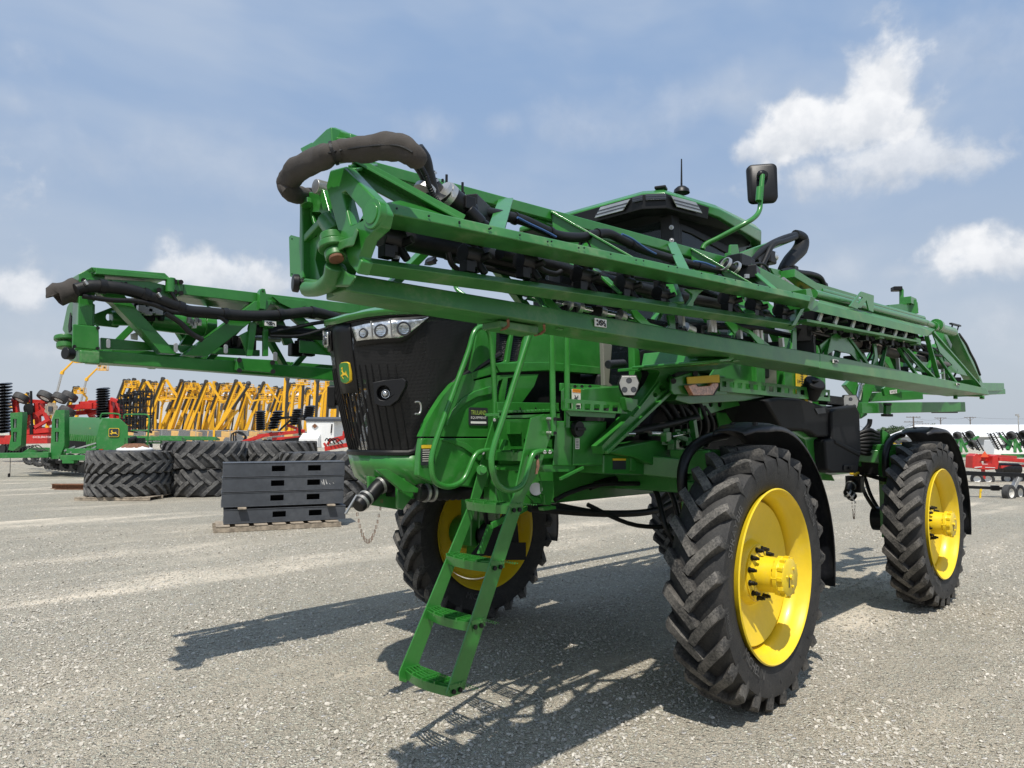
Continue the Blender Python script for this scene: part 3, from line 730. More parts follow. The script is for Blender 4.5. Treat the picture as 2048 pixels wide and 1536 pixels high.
    for k, (dx, dz, sc) in enumerate(((-.02, .0, 1.005), (-.025, .035, 1.0), (.10, .085, .94), (.45, .15, .82), (1.2, .19, .80), (1.75, .20, .80))):
        row = []
        for i in range(N + 1):
            t = -1 + 2 * i / N; p = P(t, zt(t), 0)
            if k < 2: row.append(V((p.x + dx, p.y * sc, p.z + dz)))
            else:
                a = abs(t) ** 3; row.append(V((p.x + dx * (1 - .35 * a), p.y * (sc + (1 - sc) * a), min(p.z + dz * (1 - .75 * a), 2.90 - .04 * a))))
        rows.append(row)
    mb = MB(); mb.grid(rows); mb.build('bonnet', 'green', SP, solid=.01, angle=40)
    mb = MB(); mb.hexa([V((-1.5, -.46, 2.05)), V((-.42, -.46, 2.2)), V((-.42, -.46, 2.86)), V((-1.5, -.46, 2.80))], [V((-1.5, .46, 2.05)), V((-.42, .46, 2.2)), V((-.42, .46, 2.86)), V((-1.5, .46, 2.80))]); mb.build('engine_cover', 'black', SP, bevel=.02)
    HY = -.515
    for yy, th in ((HY, .05), (-HY, -.05)):
        def mir(pts, e=0.0):
            o = []
            for p in WP(pts, y=HY - e):
                if p.x < -1.72: # the flank curves in towards the nose
                    k = min(1, (-1.72 - p.x) / .38); p = V((p.x, p.y + .16 * k * k, p.z)) if yy > 0 else p
                o.append(V((p.x if yy < 0 else max(p.x, -1.86), p.y if yy < 0 else -p.y, p.z)))
            return o
        lv1 = [(994, 662), (1022, 662), (1012, 722), (992, 726)]; lv2 = [(1029, 662), (1052, 664), (1040, 722), (1020, 724)]
        mb = MB(); mb.prism(mir([(957, 640), (1207, 655), (1203, 750), (1100, 742), (1000, 745), (946, 760), (941, 742)]), (0, th, 0), [mir(lv1), mir(lv2)]); fl = mb.build('bonnet_side', 'green', SP, bevel=.008)
        for lv in (lv1, lv2):
            mb = MB(); q = mir(lv); th2 = th * .8
            for k in range(15):
                t = (k + .5) / 15; a = q[0].lerp(q[3], t); b = q[1].lerp(q[2], t); mb.bar(a + V((0, th * .7, 0)), b + V((0, th * .7, 0)), .02, .009, (0, .5, 1))
            mb.build('louvre', 'black', fl)
        mb = MB(); mb.prism(mir([(990, 726), (1100, 724), (1200, 734), (1203, 749), (1100, 741), (1000, 745)], .012), (0, th * .6, 0)); mb.build('bonnet_crease', 'green', fl, bevel=.005)
        # lower side panel with its own louvres
        lo1 = [(1004, 760), (1008, 758), (1004, 800), (993, 800)]; lo1 = [(997, 762), (1006, 757), (1001, 800), (990, 800)]; lo2 = [(1016, 756), (1026, 754), (1019, 800), (1009, 800)]
        pan = [(843, 873), (852, 848), (868, 820), (886, 792), (906, 768), (925, 752), (941, 746), (948, 762), (1000, 750), (1077, 748), (1068, 772), (1044, 805), (994, 806), (992, 873)]
        mb = MB(); mb.prism(mir(pan, .0), (0, th, 0), [mir(lo1), mir(lo2)]); lp = mb.build('side_panel', 'green', SP, bevel=.010)
        for lv in (lo1, lo2):
            mb = MB(); q = mir(lv)
            for k in range(9):
                t = (k + .5) / 9; a = q[0].lerp(q[3], t); b = q[1].lerp(q[2], t); mb.bar(a + V((0, th * .7, -.02)), b + V((0, th * .7, .02)), .02, .008, (0, .5, 1))
            mb.build('panel_louvre', 'black', lp)
        mb = MB(); c1 = [(893, 850), (905, 822), (925, 797), (950, 782), (982, 772)]; c2 = [(985, 776), (984, 788), (955, 794), (930, 808), (910, 830), (897, 852)]
        mb.prism(mir(c1 + c2, .014), (0, th * .6, 0)); mb.build('wheel_arch_crease', 'green', lp, bevel=.006)
        # lower skirt
        mb = MB(); mb.prism(mir([(843, 876), (992, 876), (1112, 870), (1112, 930), (1060, 962), (958, 976), (868, 968), (836, 952), (838, 910)]), (0, th, 0)); mb.build('lower_skirt', 'green', SP, bevel=.010)
        mb = MB(); q = mir([(884, 880), (905, 878), (935, 887), (955, 904), (966, 920), (958, 922), (944, 908), (925, 895), (905, 887)], .012); mb.prism(q, (0, th * .6, 0)); mb.build('skirt_crease', 'green', SP, bevel=.005)
    # green chin under the grille, wrapping the nose
    rows = []
    for k, (z, o2) in enumerate(((1.785, .015), (1.70, .012), (1.655, .0), (1.60, -.06))):
        row = []
        for i in range(N + 1):
            t = -.56 + 1.12 * i / N; p = P(t, max(z, 1.62), o2); dz = -.14 * max(0, abs(t) - .1) * (1 if k > 1 else .4 * (k > 0)); row.append(V((p.x, p.y, z + dz)))
        rows.append(row)
    mb = MB(); mb.grid(rows); mb.build('chin', 'green', SP, solid=.012, angle=40)
    mb = MB(); mb.box((-1.40, 0, 1.62), (.9, .9, .10)); mb.build('belly_plate', 'green', SP, bevel=.01)
    # dealer sticker, warning labels
    c = W(957, 833, y=HY - .007); f = plane_fn(c, (1, 0, 0), (0, 0, 1))
    w_, h_ = .088, .062
    mb = MB(); mb.prism([f(a, b) for a, b in rrect(-w_, -h_, w_, h_, .012)], (0, .004, 0)); st = mb.build('dealer_sticker', 'label_dark', SP)
    f = plane_fn(c + V((0, -.002, 0)), (1, 0, 0), (0, 0, 1))
    mb = MB(); put_text(mb, 'TRULAND', .044, lambda a, b: f(a, b + .012), .70); mb.build('sticker_name', 'decal_lime', st, flat=True)
    mb = MB(); put_text(mb, 'EQUIPMENT', .024, lambda a, b: f(a, b - .016), 1.1); mb.prism([f(a, b) for a, b in rrect(-.072, -.049, .072, -.034, .004)], (0, .001, 0)); mb.build('sticker_line', 'white', st, flat=True)
    c = W(856, 910, y=HY - .007); f = plane_fn(c, (1, 0, 0), (0, 0, 1))
    mb = MB(); mb.prism([f(a, b) for a, b in rrect(-.055, -.065, .055, .065, .006)], (0, .004, 0)); st = mb.build('warning_label', 'label_dark', SP)
    mb = MB(); mb.prism([f(a, b) + V((0, -.002, 0)) for a, b in rrect(-.055, .043, .055, .065, .005)], (0, .001, 0)); mb.build('label_header', 'label_yellow', st)
    mb = MB()
    for k in range(6): mb.prism([f(a, b) + V((0, -.002, 0)) for a, b in rect((-.045, .03 - .014 * k), (.02 + .02 * ((k * 7) % 3 - 1) + .01, .035 - .014 * k))], (0, .001, 0))
    mb.build('label_print', 'beige', st)
    # D-shaped tow eye behind the mesh
    mb = MB(); p = W(833, 815, y=-.50); mb.tube([p + V((-.01, 0, .035)), p + V((.02, 0, .035)), p + V((.034, 0, .015)), p + V((.034, 0, -.02)), p + V((.02, 0, -.04)), p + V((-.01, 0, -.04))], .006, 8, smooth=3); mb.build('latch_handle', 'zinc', SP)
    # tow bracket and filler plumbing under the chin
    mb = MB(); mb.prism(WP([(752, 939), (775, 938), (838, 977), (836, 986), (806, 984)], y=-.36), (0, .03, 0)); mb.prism(WP([(737, 952), (790, 960), (800, 1020), (740, 1010)], y=-.10), (0, .03, 0)); mb.prism(WP([(795, 960), (838, 950), (832, 985), (806, 1020), (796, 1016)], y=-.30), (0, .03, 0))
    mb.build('tow_bracket', 'green', SP, bevel=.006)
    def filler(c, ax, name='filler_port'):
        ax = V(ax).normalized()
        mb = MB(); p0 = V(c); mb.tube([p0 + V((.34, .02, .09)), p0 + V((.22, .01, .09)), p0 + V((.10, 0, .07)), p0 + V((.03, 0, .01)), p0], [.072, .072, .052, .047, .047], 18, smooth=4); mb.lathe([(0, .051), (.085, .051), (.098, .043), (.098, 0)], p0, ax, 20)
        mb.box(p0 + V((.24, 0, .09)), (.12, .17, .19)); fp = mb.build(name, 'black', SP, bevel=.005)
        mb = MB()
        for k, a in ((-.004, .055), (.045, .057)): mb.lathe([(k, a), (k + .02, a), (k + .02, a - .01), (k, a - .01)], p0, ax, 20, closed=True)
        mb.lathe([(0, .059), (.018, .059), (.018, .05), (0, .05)], p0 + V((.10, 0, .07)), (1, 0, .4), 20, closed=True)
        mb.bar(p0 + ax * .02 + V((-.06, 0, .03)), p0 + ax * .14 + V((-.06, 0, -.02)), .014, .010); mb.build('clamp_ring', 'zinc', fp)
        mb = MB(); q = p0 + V((.21, -.02, .205)); mb.prism([q + V(v) for v in ((-.10, -.03, -.005), (-.06, -.045, .0), (.05, -.03, 0), (.07, 0, 0), (.05, .03, 0), (-.06, .045, 0), (-.10, .03, -.005))], (0, 0, .03)); mb.cyl(q + V((0, 0, -.04)), q + V((0, 0, .045)), .02); mb.build('valve_handle', 'label_yellow', fp, bevel=.01)
        mb = MB()
        a = p0 + ax * .1 + V((0, 0, -.05)); b = p0 + V((.12, .0, -.03))
        for k in range(19):
            t = k / 18; p = a.lerp(b, t) + V((0, 0, -.22 * (1 - (2 * t - 1) ** 2))); u = V((0, 1, 0)) if k % 2 else V((1, 0, 0))
            mb.tube([p + u * .006 + UP * .011, p - u * .006 + UP * .011, p - u * .006 - UP * .011, p + u * .006 - UP * .011], .0022, 5, closed=True)
        mb.build('chain', 'rust', fp)
    filler(W(733, 995, y=-.14), (-.9, -.25, -.55))
    filler(W(1700, 985, y=-1.02) + V((-.08, 0, 0)), (.6, -.75, -.75), 'filler_port')
hood()

def ladder():
    yn, yf = -.98, -.56
    # near and far stringers, traced in their own planes
    near = [(1062, 836), (1088, 828), (1108, 838), (1106, 858), (1080, 938), (1052, 990), (930, 1372), (921, 1388), (900, 1395), (893, 1388), (1000, 1068), (1030, 985)]
    far = [(988, 835), (1000, 829), (1006, 838), (994, 905), (965, 985), (955, 1010), (835, 1335), (812, 1366), (800, 1362), (799, 1345), (942, 1000), (960, 930)]
    L = MB(); L.prism(WP(near, y=yn), (0, .012, 0)); lad = L.build('boarding_ladder', 'green', SP, bevel=.003)
    mb = MB(); mb.prism(WP(far, y=yf), (0, .012, 0)); mb.build('stringer', 'green', lad, bevel=.003)
    for fx, ny in ((798, 1346), (848, 1224), (894, 1113), (934, 1005), (971, 906)):
        a = W(fx + 3, ny - 3, y=yf); z = a.z
        nx_ = W(1000, 1068, y=yn).lerp(W(893, 1388, y=yn), 0); p0, p1 = W(1000, 1068, y=yn), W(893, 1388, y=yn)
        x = p1.x + (p0.x - p1.x) * (z - p1.z) / (p0.z - p1.z) + .005
        front = [V((x - .035 * math.sin(math.pi * k / 10), yf + (yn - yf) * k / 10, z)) for k in range(11)]
        mb = MB(); dz = V((0, 0, -.055))
        for k in range(10): mb.hexa([front[k], front[k + 1], front[k + 1] + V((.008, 0, 0)), front[k] + V((.008, 0, 0))], [front[k] + dz + V((.01, 0, 0)), front[k + 1] + dz + V((.01, 0, 0)), front[k + 1] + dz + V((.018, 0, 0)), front[k] + dz + V((.018, 0, 0))])
        for q in (.026, .050, .074, .098):
            pts = [p + V((q, 0, -.004)) for p in front]
            for k in range(10): mb.bar(pts[k], pts[k + 1], .008, .022)
        for k in (0, 2.5, 5, 7.5, 10):
            i = min(9, int(k)); p = front[i].lerp(front[i + 1], k - i); mb.bar(p, p + V((.112, 0, 0)), .010, .026)
        mb.hexa([front[0] + V((.108, 0, .002)), front[10] + V((.108, 0, .002)), front[10] + V((.116, 0, .002)), front[0] + V((.116, 0, .002))], [front[0] + V((.108, 0, -.04)), front[10] + V((.108, 0, -.04)), front[10] + V((.116, 0, -.04)), front[0] + V((.116, 0, -.04))])
        # raised grip teeth
        for q in (.062, .086):
            for k in range(30):
                p = front[0].lerp(front[10], (k + .5) / 22); mb.box(p + V((q - .03 * math.sin(math.pi * (k + .5) / 22) * 0, 0, .010)), (.006, .005, .006))
        mb.build('step', 'green', lad)
        bt = MB()
        for q in (.03, .078): bt.cyl((x + q, yn - .012, z - .03), (x + q, yn, z - .03), .014, n=8); bt.cyl((x + q, yf - .012, z - .03), (x + q, yf, z - .03), .012, n=8)
        bt.build('step_bolt', 'black', lad)
    # hinge pins and braces near the knee
    mb = MB(); mb.prism(WP([(985, 1045), (1055, 1012), (1062, 1018), (985, 1058)], y=-.6), (0, .02, 0)); mb.prism(WP([(978, 1050), (990, 1050), (968, 1108), (957, 1108)], y=-.58), (0, .02, 0)); mb.bar(W(1010, 880, y=-.62), W(1002, 912, y=-.62), .05, .03); mb.bar(W(990, 935, y=-.55), W(1055, 938, y=-.93), .03, .03)
    mb.cyl(W(963, 940, y=-.51), W(963, 940, y=-.60), .035, n=20); mb.cyl(W(967, 940, y=-.60), W(967, 940, y=-.64), .024, n=16); mb.cyl(W(1057, 942, y=-.99), W(1057, 942, y=-.96), .02, n=14)
    mb.build('ladder_brace', 'green', lad, bevel=.003)
    mb = MB(); mb.prism(WP([(1074, 920), (1078, 918), (1079, 932), (1075, 948), (1071, 948), (1073, 935)], y=-.985), (0, .02, 0)); mb.build('side_reflector', 'amber', lad)
    mb = MB(); mb.prism(WP(rect((1000, 1085), (1052, 1120)), y=-.35), (0, .01, 0)); mb.prism(WP([(942, 1110), (985, 1058), (1035, 1046), (1040, 1115)], y=-.30), (0, .01, 0)); mb.build('mud_flap', 'black_matte', SP)
    # long looping hand rails of tube, one each side of the steps
    def rail(pts, y, r=.019, yoff=None): mb = MB(); mb.tube([W(p[0], p[1], y=y if len(p) < 3 else p[2]) for p in pts], r, 14, smooth=5); return mb
    rail([(990, 838), (989, 780), (984, 700), (978, 664), (963, 654), (948, 666), (936, 705), (905, 790), (868, 895), (863, 935), (870, 962), (890, 973), (912, 970), (930, 955), (948, 915), (962, 903), (985, 901)], -.575).build('hand_rail', 'green', lad)
    rail([(1064, 655), (1058, 672), (1035, 745), (1008, 830), (987, 895), (983, 930), (993, 965), (1012, 980), (1035, 977), (1050, 960), (1063, 915), (1075, 904), (1103, 903)], -1.02).build('hand_rail', 'green', lad)
    mb = MB()
    for (px, py) in ((989, 840), (966, 906)): mb.cyl(W(px, py, y=-.59), W(px, py, y=-.555), .011, n=12)
    for (px, py) in ((1094, 838), (1094, 866)): mb.cyl(W(px, py, y=-.98), W(px + 10, py, y=-1.02), .012, n=12)
    for (px, py) in ((1090, 904), (1100, 904)): mb.cyl(W(px, py, y=-1.06), W(px, py, y=-1.04), .013, n=12)
    mb.build('rail_spacer', 'zinc', lad, bevel=.002)
    mb = MB()
    for (px, py) in ((1110, 838), (1110, 866)): mb.cyl(W(px, py, y=-1.05), W(px, py, y=-1.03), .013, n=6)
    mb.build('rail_bolt', 'black', lad)
ladder()

def platform():
    for pts in ([(1104, 655), (1105, 760), (1107, 871)], [(1134, 655), (1134, 760), (1134, 855)]):
        mb = MB(); mb.tube([W(*p, y=-1.02) for p in pts], .020, 14); mb.build('rail_post', 'green', SP)
    mb = MB()
    # walkway tread plate, kick boards
    mb.prism(WP([(998, 826), (1120, 822), (1120, 836), (998, 836)], y=-.95), (0, .014, 0)); mb.prism(WP([(994, 804), (1118, 806), (1118, 824), (996, 828)], y=-.72), (0, .014, 0))
    a, b = W(998, 826, y=-.95), W(1120, 822, y=-.95); mb.hexa([a, b, V((b.x, -.82, b.z)), V((a.x, -.82, a.z))], [p - V((0, 0, .02)) for p in (a, b, V((b.x, -.82, b.z)), V((a.x, -.82, a.z)))])
    n = 14
    for k in range(n): p = a.lerp(b, (k + .5) / n); mb.box(p + V((0, .012, .008)), (.03, .02, .014))
    mb.build('walkway', 'green', SP, bevel=.003)
    mb = MB()
    for px, py in ((1040, 815), (1071, 815)): mb.cyl(W(px, py, y=-.75), W(px + 2, py + 8, y=-.75), .005)
    for px in (1150, 1164, 1180): mb.cyl(W(px, 773, y=-.86), W(px, 773, y=-.87), .012)
    mb.build('walkway_bolt', 'black', SP)
    # bright green tray behind with its slotted guard strip
    mb = MB(); mb.prism(WP([(1122, 766), (1200, 770), (1200, 785), (1122, 782)], y=-.84), (0, .02, 0)); mb.hexa(WP([(1122, 780), (1262, 772), (1262, 815), (1122, 820)], y=-.98), WP([(1130, 772), (1262, 768), (1262, 812), (1130, 815)], y=-.70)); mb.build('tool_tray', 'green', SP, bevel=.006)
    y = -1.08; out = [(1130, 797), (1248, 806), (1249, 826), (1130, 818)]
    mb = MB(); mb.prism(WP(out, y=y), (0, .006, 0), [WP(rrect(x, 806 + i * .9, x + 12, 819 + i * .9, 2, 2), y=y) for i, x in enumerate((1134, 1152, 1169, 1188, 1207, 1225))]); mb.bar(W(1130, 819, y=y), W(1249, 826, y=y), .05, .012)
    mb.hexa(WP([(1130, 820), (1232, 828), (1229, 836), (1140, 832)], y=-1.06), WP([(1130, 816), (1232, 822), (1229, 830), (1140, 828)], y=-.80)); mb.build('slotted_guard', 'green', SP, bevel=.002)
    c = W(1153, 800, y=-1.0); f = plane_fn(c, (1, 0, 0), (0, 0, 1))
    mb = MB(); mb.prism([f(a, b) for a, b in rrect(-.045, -.075, .045, .075, .005)], (0, .004, 0)); lb = mb.build('warning_label', 'label_white', SP)
    mb = MB(); mb.prism([f(a, b) + V((0, -.002, 0)) for a, b in rect((-.045, .052), (.045, .075))], (0, .001, 0)); mb.build('label_header', 'orange_label', lb)
    mb = MB(); q = lambda a, b: f(a, b) + V((0, -.002, 0)); put_text(mb, 'WARNING', .016, lambda a, b: q(a + .006, b + .058), 1.0)
    mb.tube([q(-.02, .035), q(-.005, .01), q(.0, -.02)], .003, 5); mb.tube([q(-.005, .01), q(.016, .03)], .003, 5); mb.tube([q(-.005, .01), q(-.025, .012)], .003, 5); mb.prism([q(a, b) for a, b in rect((-.038, -.07), (-.02, -.03))], (0, .001, 0)); mb.prism([q(a, b) for a, b in rect((-.005, -.05), (.035, -.034))], (0, .001, 0)); mb.prism([q(a, b) for a, b in rect((.0, -.068), (.04, -.056))], (0, .001, 0)); mb.build('label_print', 'label_dark', lb, flat=True)
    # battery box with its isolator knob
    mb = MB(); mb.hexa(WP([(1112, 842), (1213, 842), (1206, 932), (1105, 932)], y=-.97), WP([(1112, 842), (1213, 842), (1206, 932), (1105, 932)], y=-.55)); bx = mb.build('battery_box', 'green', SP, bevel=.008)
    mb = MB(); mb.prism(WP([(1148, 846), (1210, 846), (1204, 928), (1146, 931)], y=-.982), (0, .01, 0)); mb.prism(WP([(1080, 930), (1150, 930), (1150, 944), (1090, 944)], y=-.96), (0, .1, 0)); mb.bar(W(1120, 958, y=-.98), W(1166, 935, y=-.98), .02, .02); mb.prism(WP([(1080, 842), (1112, 842), (1108, 900), (1078, 905)], y=-.90), (0, .02, 0)); mb.build('box_door', 'green', bx, bevel=.003)
    mb = MB(); c = W(1153, 858, y=-.985); mb.lathe([(0, .06), (.03, .055), (.03, 0)], c, (0, -1, 0), 20); mb.box(c + V((.01, -.035, 0)), (.09, .012, .022)); mb.build('isolator_knob', 'black', bx, bevel=.003)
    mb = MB(); mb.prism(WP(rect((1151, 877), (1159, 898)), y=-.986), (0, .003, 0)); mb.build('barcode_label', 'label_white', bx)
    mb = MB()
    for k in range(6): mb.prism(WP(rect((1152.5, 879 + k * 3), (1157.5, 880.2 + k * 3)), y=-.989), (0, .002, 0))
    mb.build('barcode', 'label_dark', bx)
    # parts hanging below and behind the ladder: bracket legs, flap
    mb = MB(); mb.prism(WP([(1082, 962), (1107, 962), (1107, 985), (1102, 1010), (1090, 1010), (1088, 990), (1082, 985)], y=-.75), (0, .03, 0)); mb.prism(WP([(1086, 1015), (1112, 1012), (1113, 1018), (1088, 1022)], y=-.75), (0, .05, 0)); mb.prism(WP([(1056, 990), (1080, 996), (1085, 1008), (1070, 1006)], y=-.72), (0, .03, 0)); mb.build('hanger_bracket', 'green', SP, bevel=.004)
    mb = MB(); mb.prism(WP([(1000, 838), (1112, 838), (1112, 935), (1000, 935)], y=-.57), (0, .02, 0), [WP(circ(1068, 856, 3.4, 12, 7.5), y=-.57), WP(circ(1050, 882, 3, 12, 5), y=-.57), WP([(1042, 905), (1052, 888), (1068, 876), (1080, 872), (1078, 905)], y=-.57)]); mb.prism(WP([(1020, 842), (1042, 842), (1042, 868), (1020, 868)], y=-.60), (0, .03, 0)); mb.prism(WP([(1028, 898), (1052, 898), (1052, 908), (1028, 910)], y=-.63), (0, .06, 0)); mb.build('frame_plate', 'green', SP, bevel=.004)
    mb = MB(); mb.tube([W(1110, 1000, y=-.7), W(1140, 985, y=-.7), W(1190, 970, y=-.72), W(1250, 967, y=-.8), W(1330, 968, y=-.85)], .018, smooth=6); mb.tube([W(1180, 976, y=-.6), W(1230, 962, y=-.6), W(1300, 968, y=-.62), W(1345, 955, y=-.7)], .02, smooth=6); mb.tube([W(1108, 970, y=-.5), W(1180, 967, y=-.55), W(1260, 958, y=-.6), W(1350, 962, y=-.65)], .038, smooth=6); mb.build('belly_hose', 'hose', SP)
    mb = MB(); mb.cyl(W(1072, 978, y=-.72), W(1072, 978, y=-.6), .045); mb.build('clamp_ring', 'zinc', SP)
    # diagonal cast strut with holes rising to the deck and the boom rest
    y = -1.12
    st = [(1208, 908), (1204, 892), (1262, 830), (1287, 796), (1310, 766), (1320, 745), (1316, 740), (1290, 738), (1290, 734), (1345, 727), (1420, 722), (1466, 724), (1468, 728), (1440, 738), (1400, 742), (1360, 742), (1343, 750), (1342, 775)]
    mb = MB(); mb.prism(WP(st, y=y), (0, .10, 0), [WP(circ(1341, 759, 7.5, 14), y=y), WP(circ(1325, 776, 6, 12), y=y), WP(circ(1311, 790, 4.5, 12), y=y)]); sb = mb.build('boom_rest_strut', 'green', SP, bevel=.012)
    mb = MB(); mb.bar(W(1212, 905, y=y - .012), W(1340, 784, y=y - .012), .03, .026); mb.bar(W(1266, 832, y=y - .008), W(1318, 765, y=y - .008), .02, .014); mb.prism(WP([(1284, 734), (1420, 720), (1475, 722), (1475, 726), (1420, 726), (1284, 740)], y=y - .06), (0, .22, 0)); mb.prism(WP([(1250, 795), (1276, 798), (1275, 812), (1263, 824), (1255, 820)], y=y - .05), (0, .05, 0)); mb.build('strut_rib', 'green', sb, bevel=.004)
    # boom cradle: arm out from the deck with an upturned hook under the boom
    mb = MB(); mb.prism(WP([(1350, 706), (1470, 700), (1470, 716), (1350, 730)], y=-1.30), (0, .25, 0)); mb.prism(WP([(1462, 690), (1468, 690), (1470, 715), (1462, 722), (1440, 723), (1440, 718), (1458, 716)], y=-1.85), (0, .7, 0)); mb.prism(WP([(1472, 694), (1486, 694), (1482, 722), (1466, 724)], y=-1.80), (0, .03, 0)); mb.bar(W(1300, 735, y=-1.12), W(1470, 722, y=-1.6), .14, .025); mb.build('boom_cradle', 'green', SP, bevel=.006)
    mb = MB(); mb.prism(WP([(1418, 706), (1425, 694), (1462, 691), (1462, 703)], y=-1.72), (0, .2, 0)); mb.build('cradle_pad', 'black_matte', SP, bevel=.004)
    # work lamp on its post
    c = W(1258, 771, y=-1.16); nr = V((-.72, -.62, 0)).normalized(); u = nr.cross(UP).normalized(); u = u if u.dot(RT) > 0 else -u
    f = lambda a, b, e: c + u * a + UP * b + nr * e
    out = [(-.052, .07), (.052, .07), (.072, .02), (.060, -.03), (.040, -.072), (-.040, -.072), (-.060, -.03), (-.072, .02)]
    def lamp(c, k=1.0):
        f = lambda a, b, e: c + u * a * k + UP * b * k + nr * e
        mb = MB(); mb.prism([f(a * 1.08, b * 1.08, -.05) for a, b in out], nr * .05); mb.bar(f(0, -.08, -.03), f(0, -.13, -.03), .05, .04); lm = mb.build('work_lamp', 'black', SP, bevel=.006)
        mb = MB(); mb.prism([f(a * .96, b * .96, .0) for a, b in out], nr * .006); fc = mb.build('lamp_face', 'zinc', lm, bevel=.002)
        for a, b in ((0, .035), (-.032, -.03), (.032, -.03)):
            mb = MB(); mb.lathe([(.006, .017), (.009, .016), (.009, 0)], f(a, b, 0), nr, 14); mb.lathe([(.0065, .021), (.0078, .021), (.0078, .017), (.0065, .017)], f(a, b, 0), nr, 14, closed=True); mb.build('led', 'lamp_dark', lm)
    lamp(c); lamp(W(1701, 806, y=-1.25), 1.2)
    mb = MB(); mb.prism(WP([(1656, 790), (1688, 794), (1690, 812), (1655, 808)], y=-1.2), (0, .1, 0)); mb.build('lamp_housing', 'black', SP, bevel=.01)
    # deck end plate with yellow reflector and clearance lamp
    mb = MB(); mb.prism(WP([(1343, 757), (1378, 746), (1395, 743), (1402, 752), (1450, 752), (1455, 790), (1348, 789), (1343, 782)], y=-1.22), (0, .02, 0)); mb.prism(WP([(1355, 789), (1470, 782), (1530, 786), (1532, 794), (1490, 802), (1380, 808), (1350, 800)], y=-1.15), (0, .4, 0)); dk = mb.build('deck_end_plate', 'green', SP, bevel=.006)
    mb = MB(); mb.prism(WP([(1375, 754), (1439, 749), (1440, 765), (1376, 768)], y=-1.245), (0, .012, 0)); mb.build('yellow_reflector', 'label_yellow', dk, bevel=.004)
    lens = [(1376, 771), (1392, 768), (1396, 773), (1420, 771), (1426, 766), (1437, 766), (1437, 772), (1426, 790), (1387, 791)]
    mb = MB(); mb.prism(WP(lens, y=-1.27), (0, .04, 0)); mb.build('amber_lamp', 'amber', dk, bevel=.006)
    mb = MB(); mb.prism(WP([(p[0] + 2.5, p[1] + .8) for p in lens], y=-1.235), (0, .03, 0)); mb.build('lamp_base', 'black', dk)
    mb = MB()
    for px, py in ((1391, 747), (1347, 762)): mb.cyl(W(px, py, y=-1.25), W(px, py, y=-1.2), .022, n=12)
    mb.build('deck_bolt', 'black', dk, bevel=.003)
    # slotted deck edge running back along the tank
    y = -1.24; a0, a1 = (1440, 755), (1660, 780); b0, b1 = (1440, 777), (1660, 799)
    ln = lambda p, q, t: (p[0] + (q[0] - p[0]) * t, p[1] + (q[1] - p[1]) * t)
    holes = []
    for k in range(14):
        t = (k + .25) / 14; t2 = (k + .80) / 14; up0, up1 = ln(a0, a1, t), ln(a0, a1, t2); dn0, dn1 = ln(b0, b1, t), ln(b0, b1, t2)
        holes.append(WP([ln(up0, dn0, .30), ln(up1, dn1, .30), ln(up1, dn1, .80), ln(up0, dn0, .80)], y=y))
    mb = MB(); mb.prism(WP([a0, a1, b1, b0], y=y), (0, .008, 0), holes); p, q = W(*b0, y=y), W(*b1, y=y); mb.hexa([p, q, q + V((0, .55, 0)), p + V((0, .55, 0))], [v - V((0, 0, .02)) for v in (p, q, q + V((0, .55, 0)), p + V((0, .55, 0)))]); mb.build('slotted_deck', 'green', SP)
    # perforated gusset under the deck
    y = -1.0; out = [(1400, 800), (1530, 788), (1532, 798), (1500, 806), (1450, 818), (1420, 828), (1404, 840), (1400, 832)]
    mb = MB(); mb.prism(WP(out, y=y), (0, .02, 0), [WP(circ(px, py, 4.2, 12, 7), y=y) for px, py in ((1410, 818), (1422, 807), (1440, 808))]); mb.prism(WP([(1430, 815), (1640, 800), (1640, 860), (1440, 855)], y=-.8), (0, .02, 0)); mb.build('deck_gusset', 'green', SP, bevel=.004)
platform()

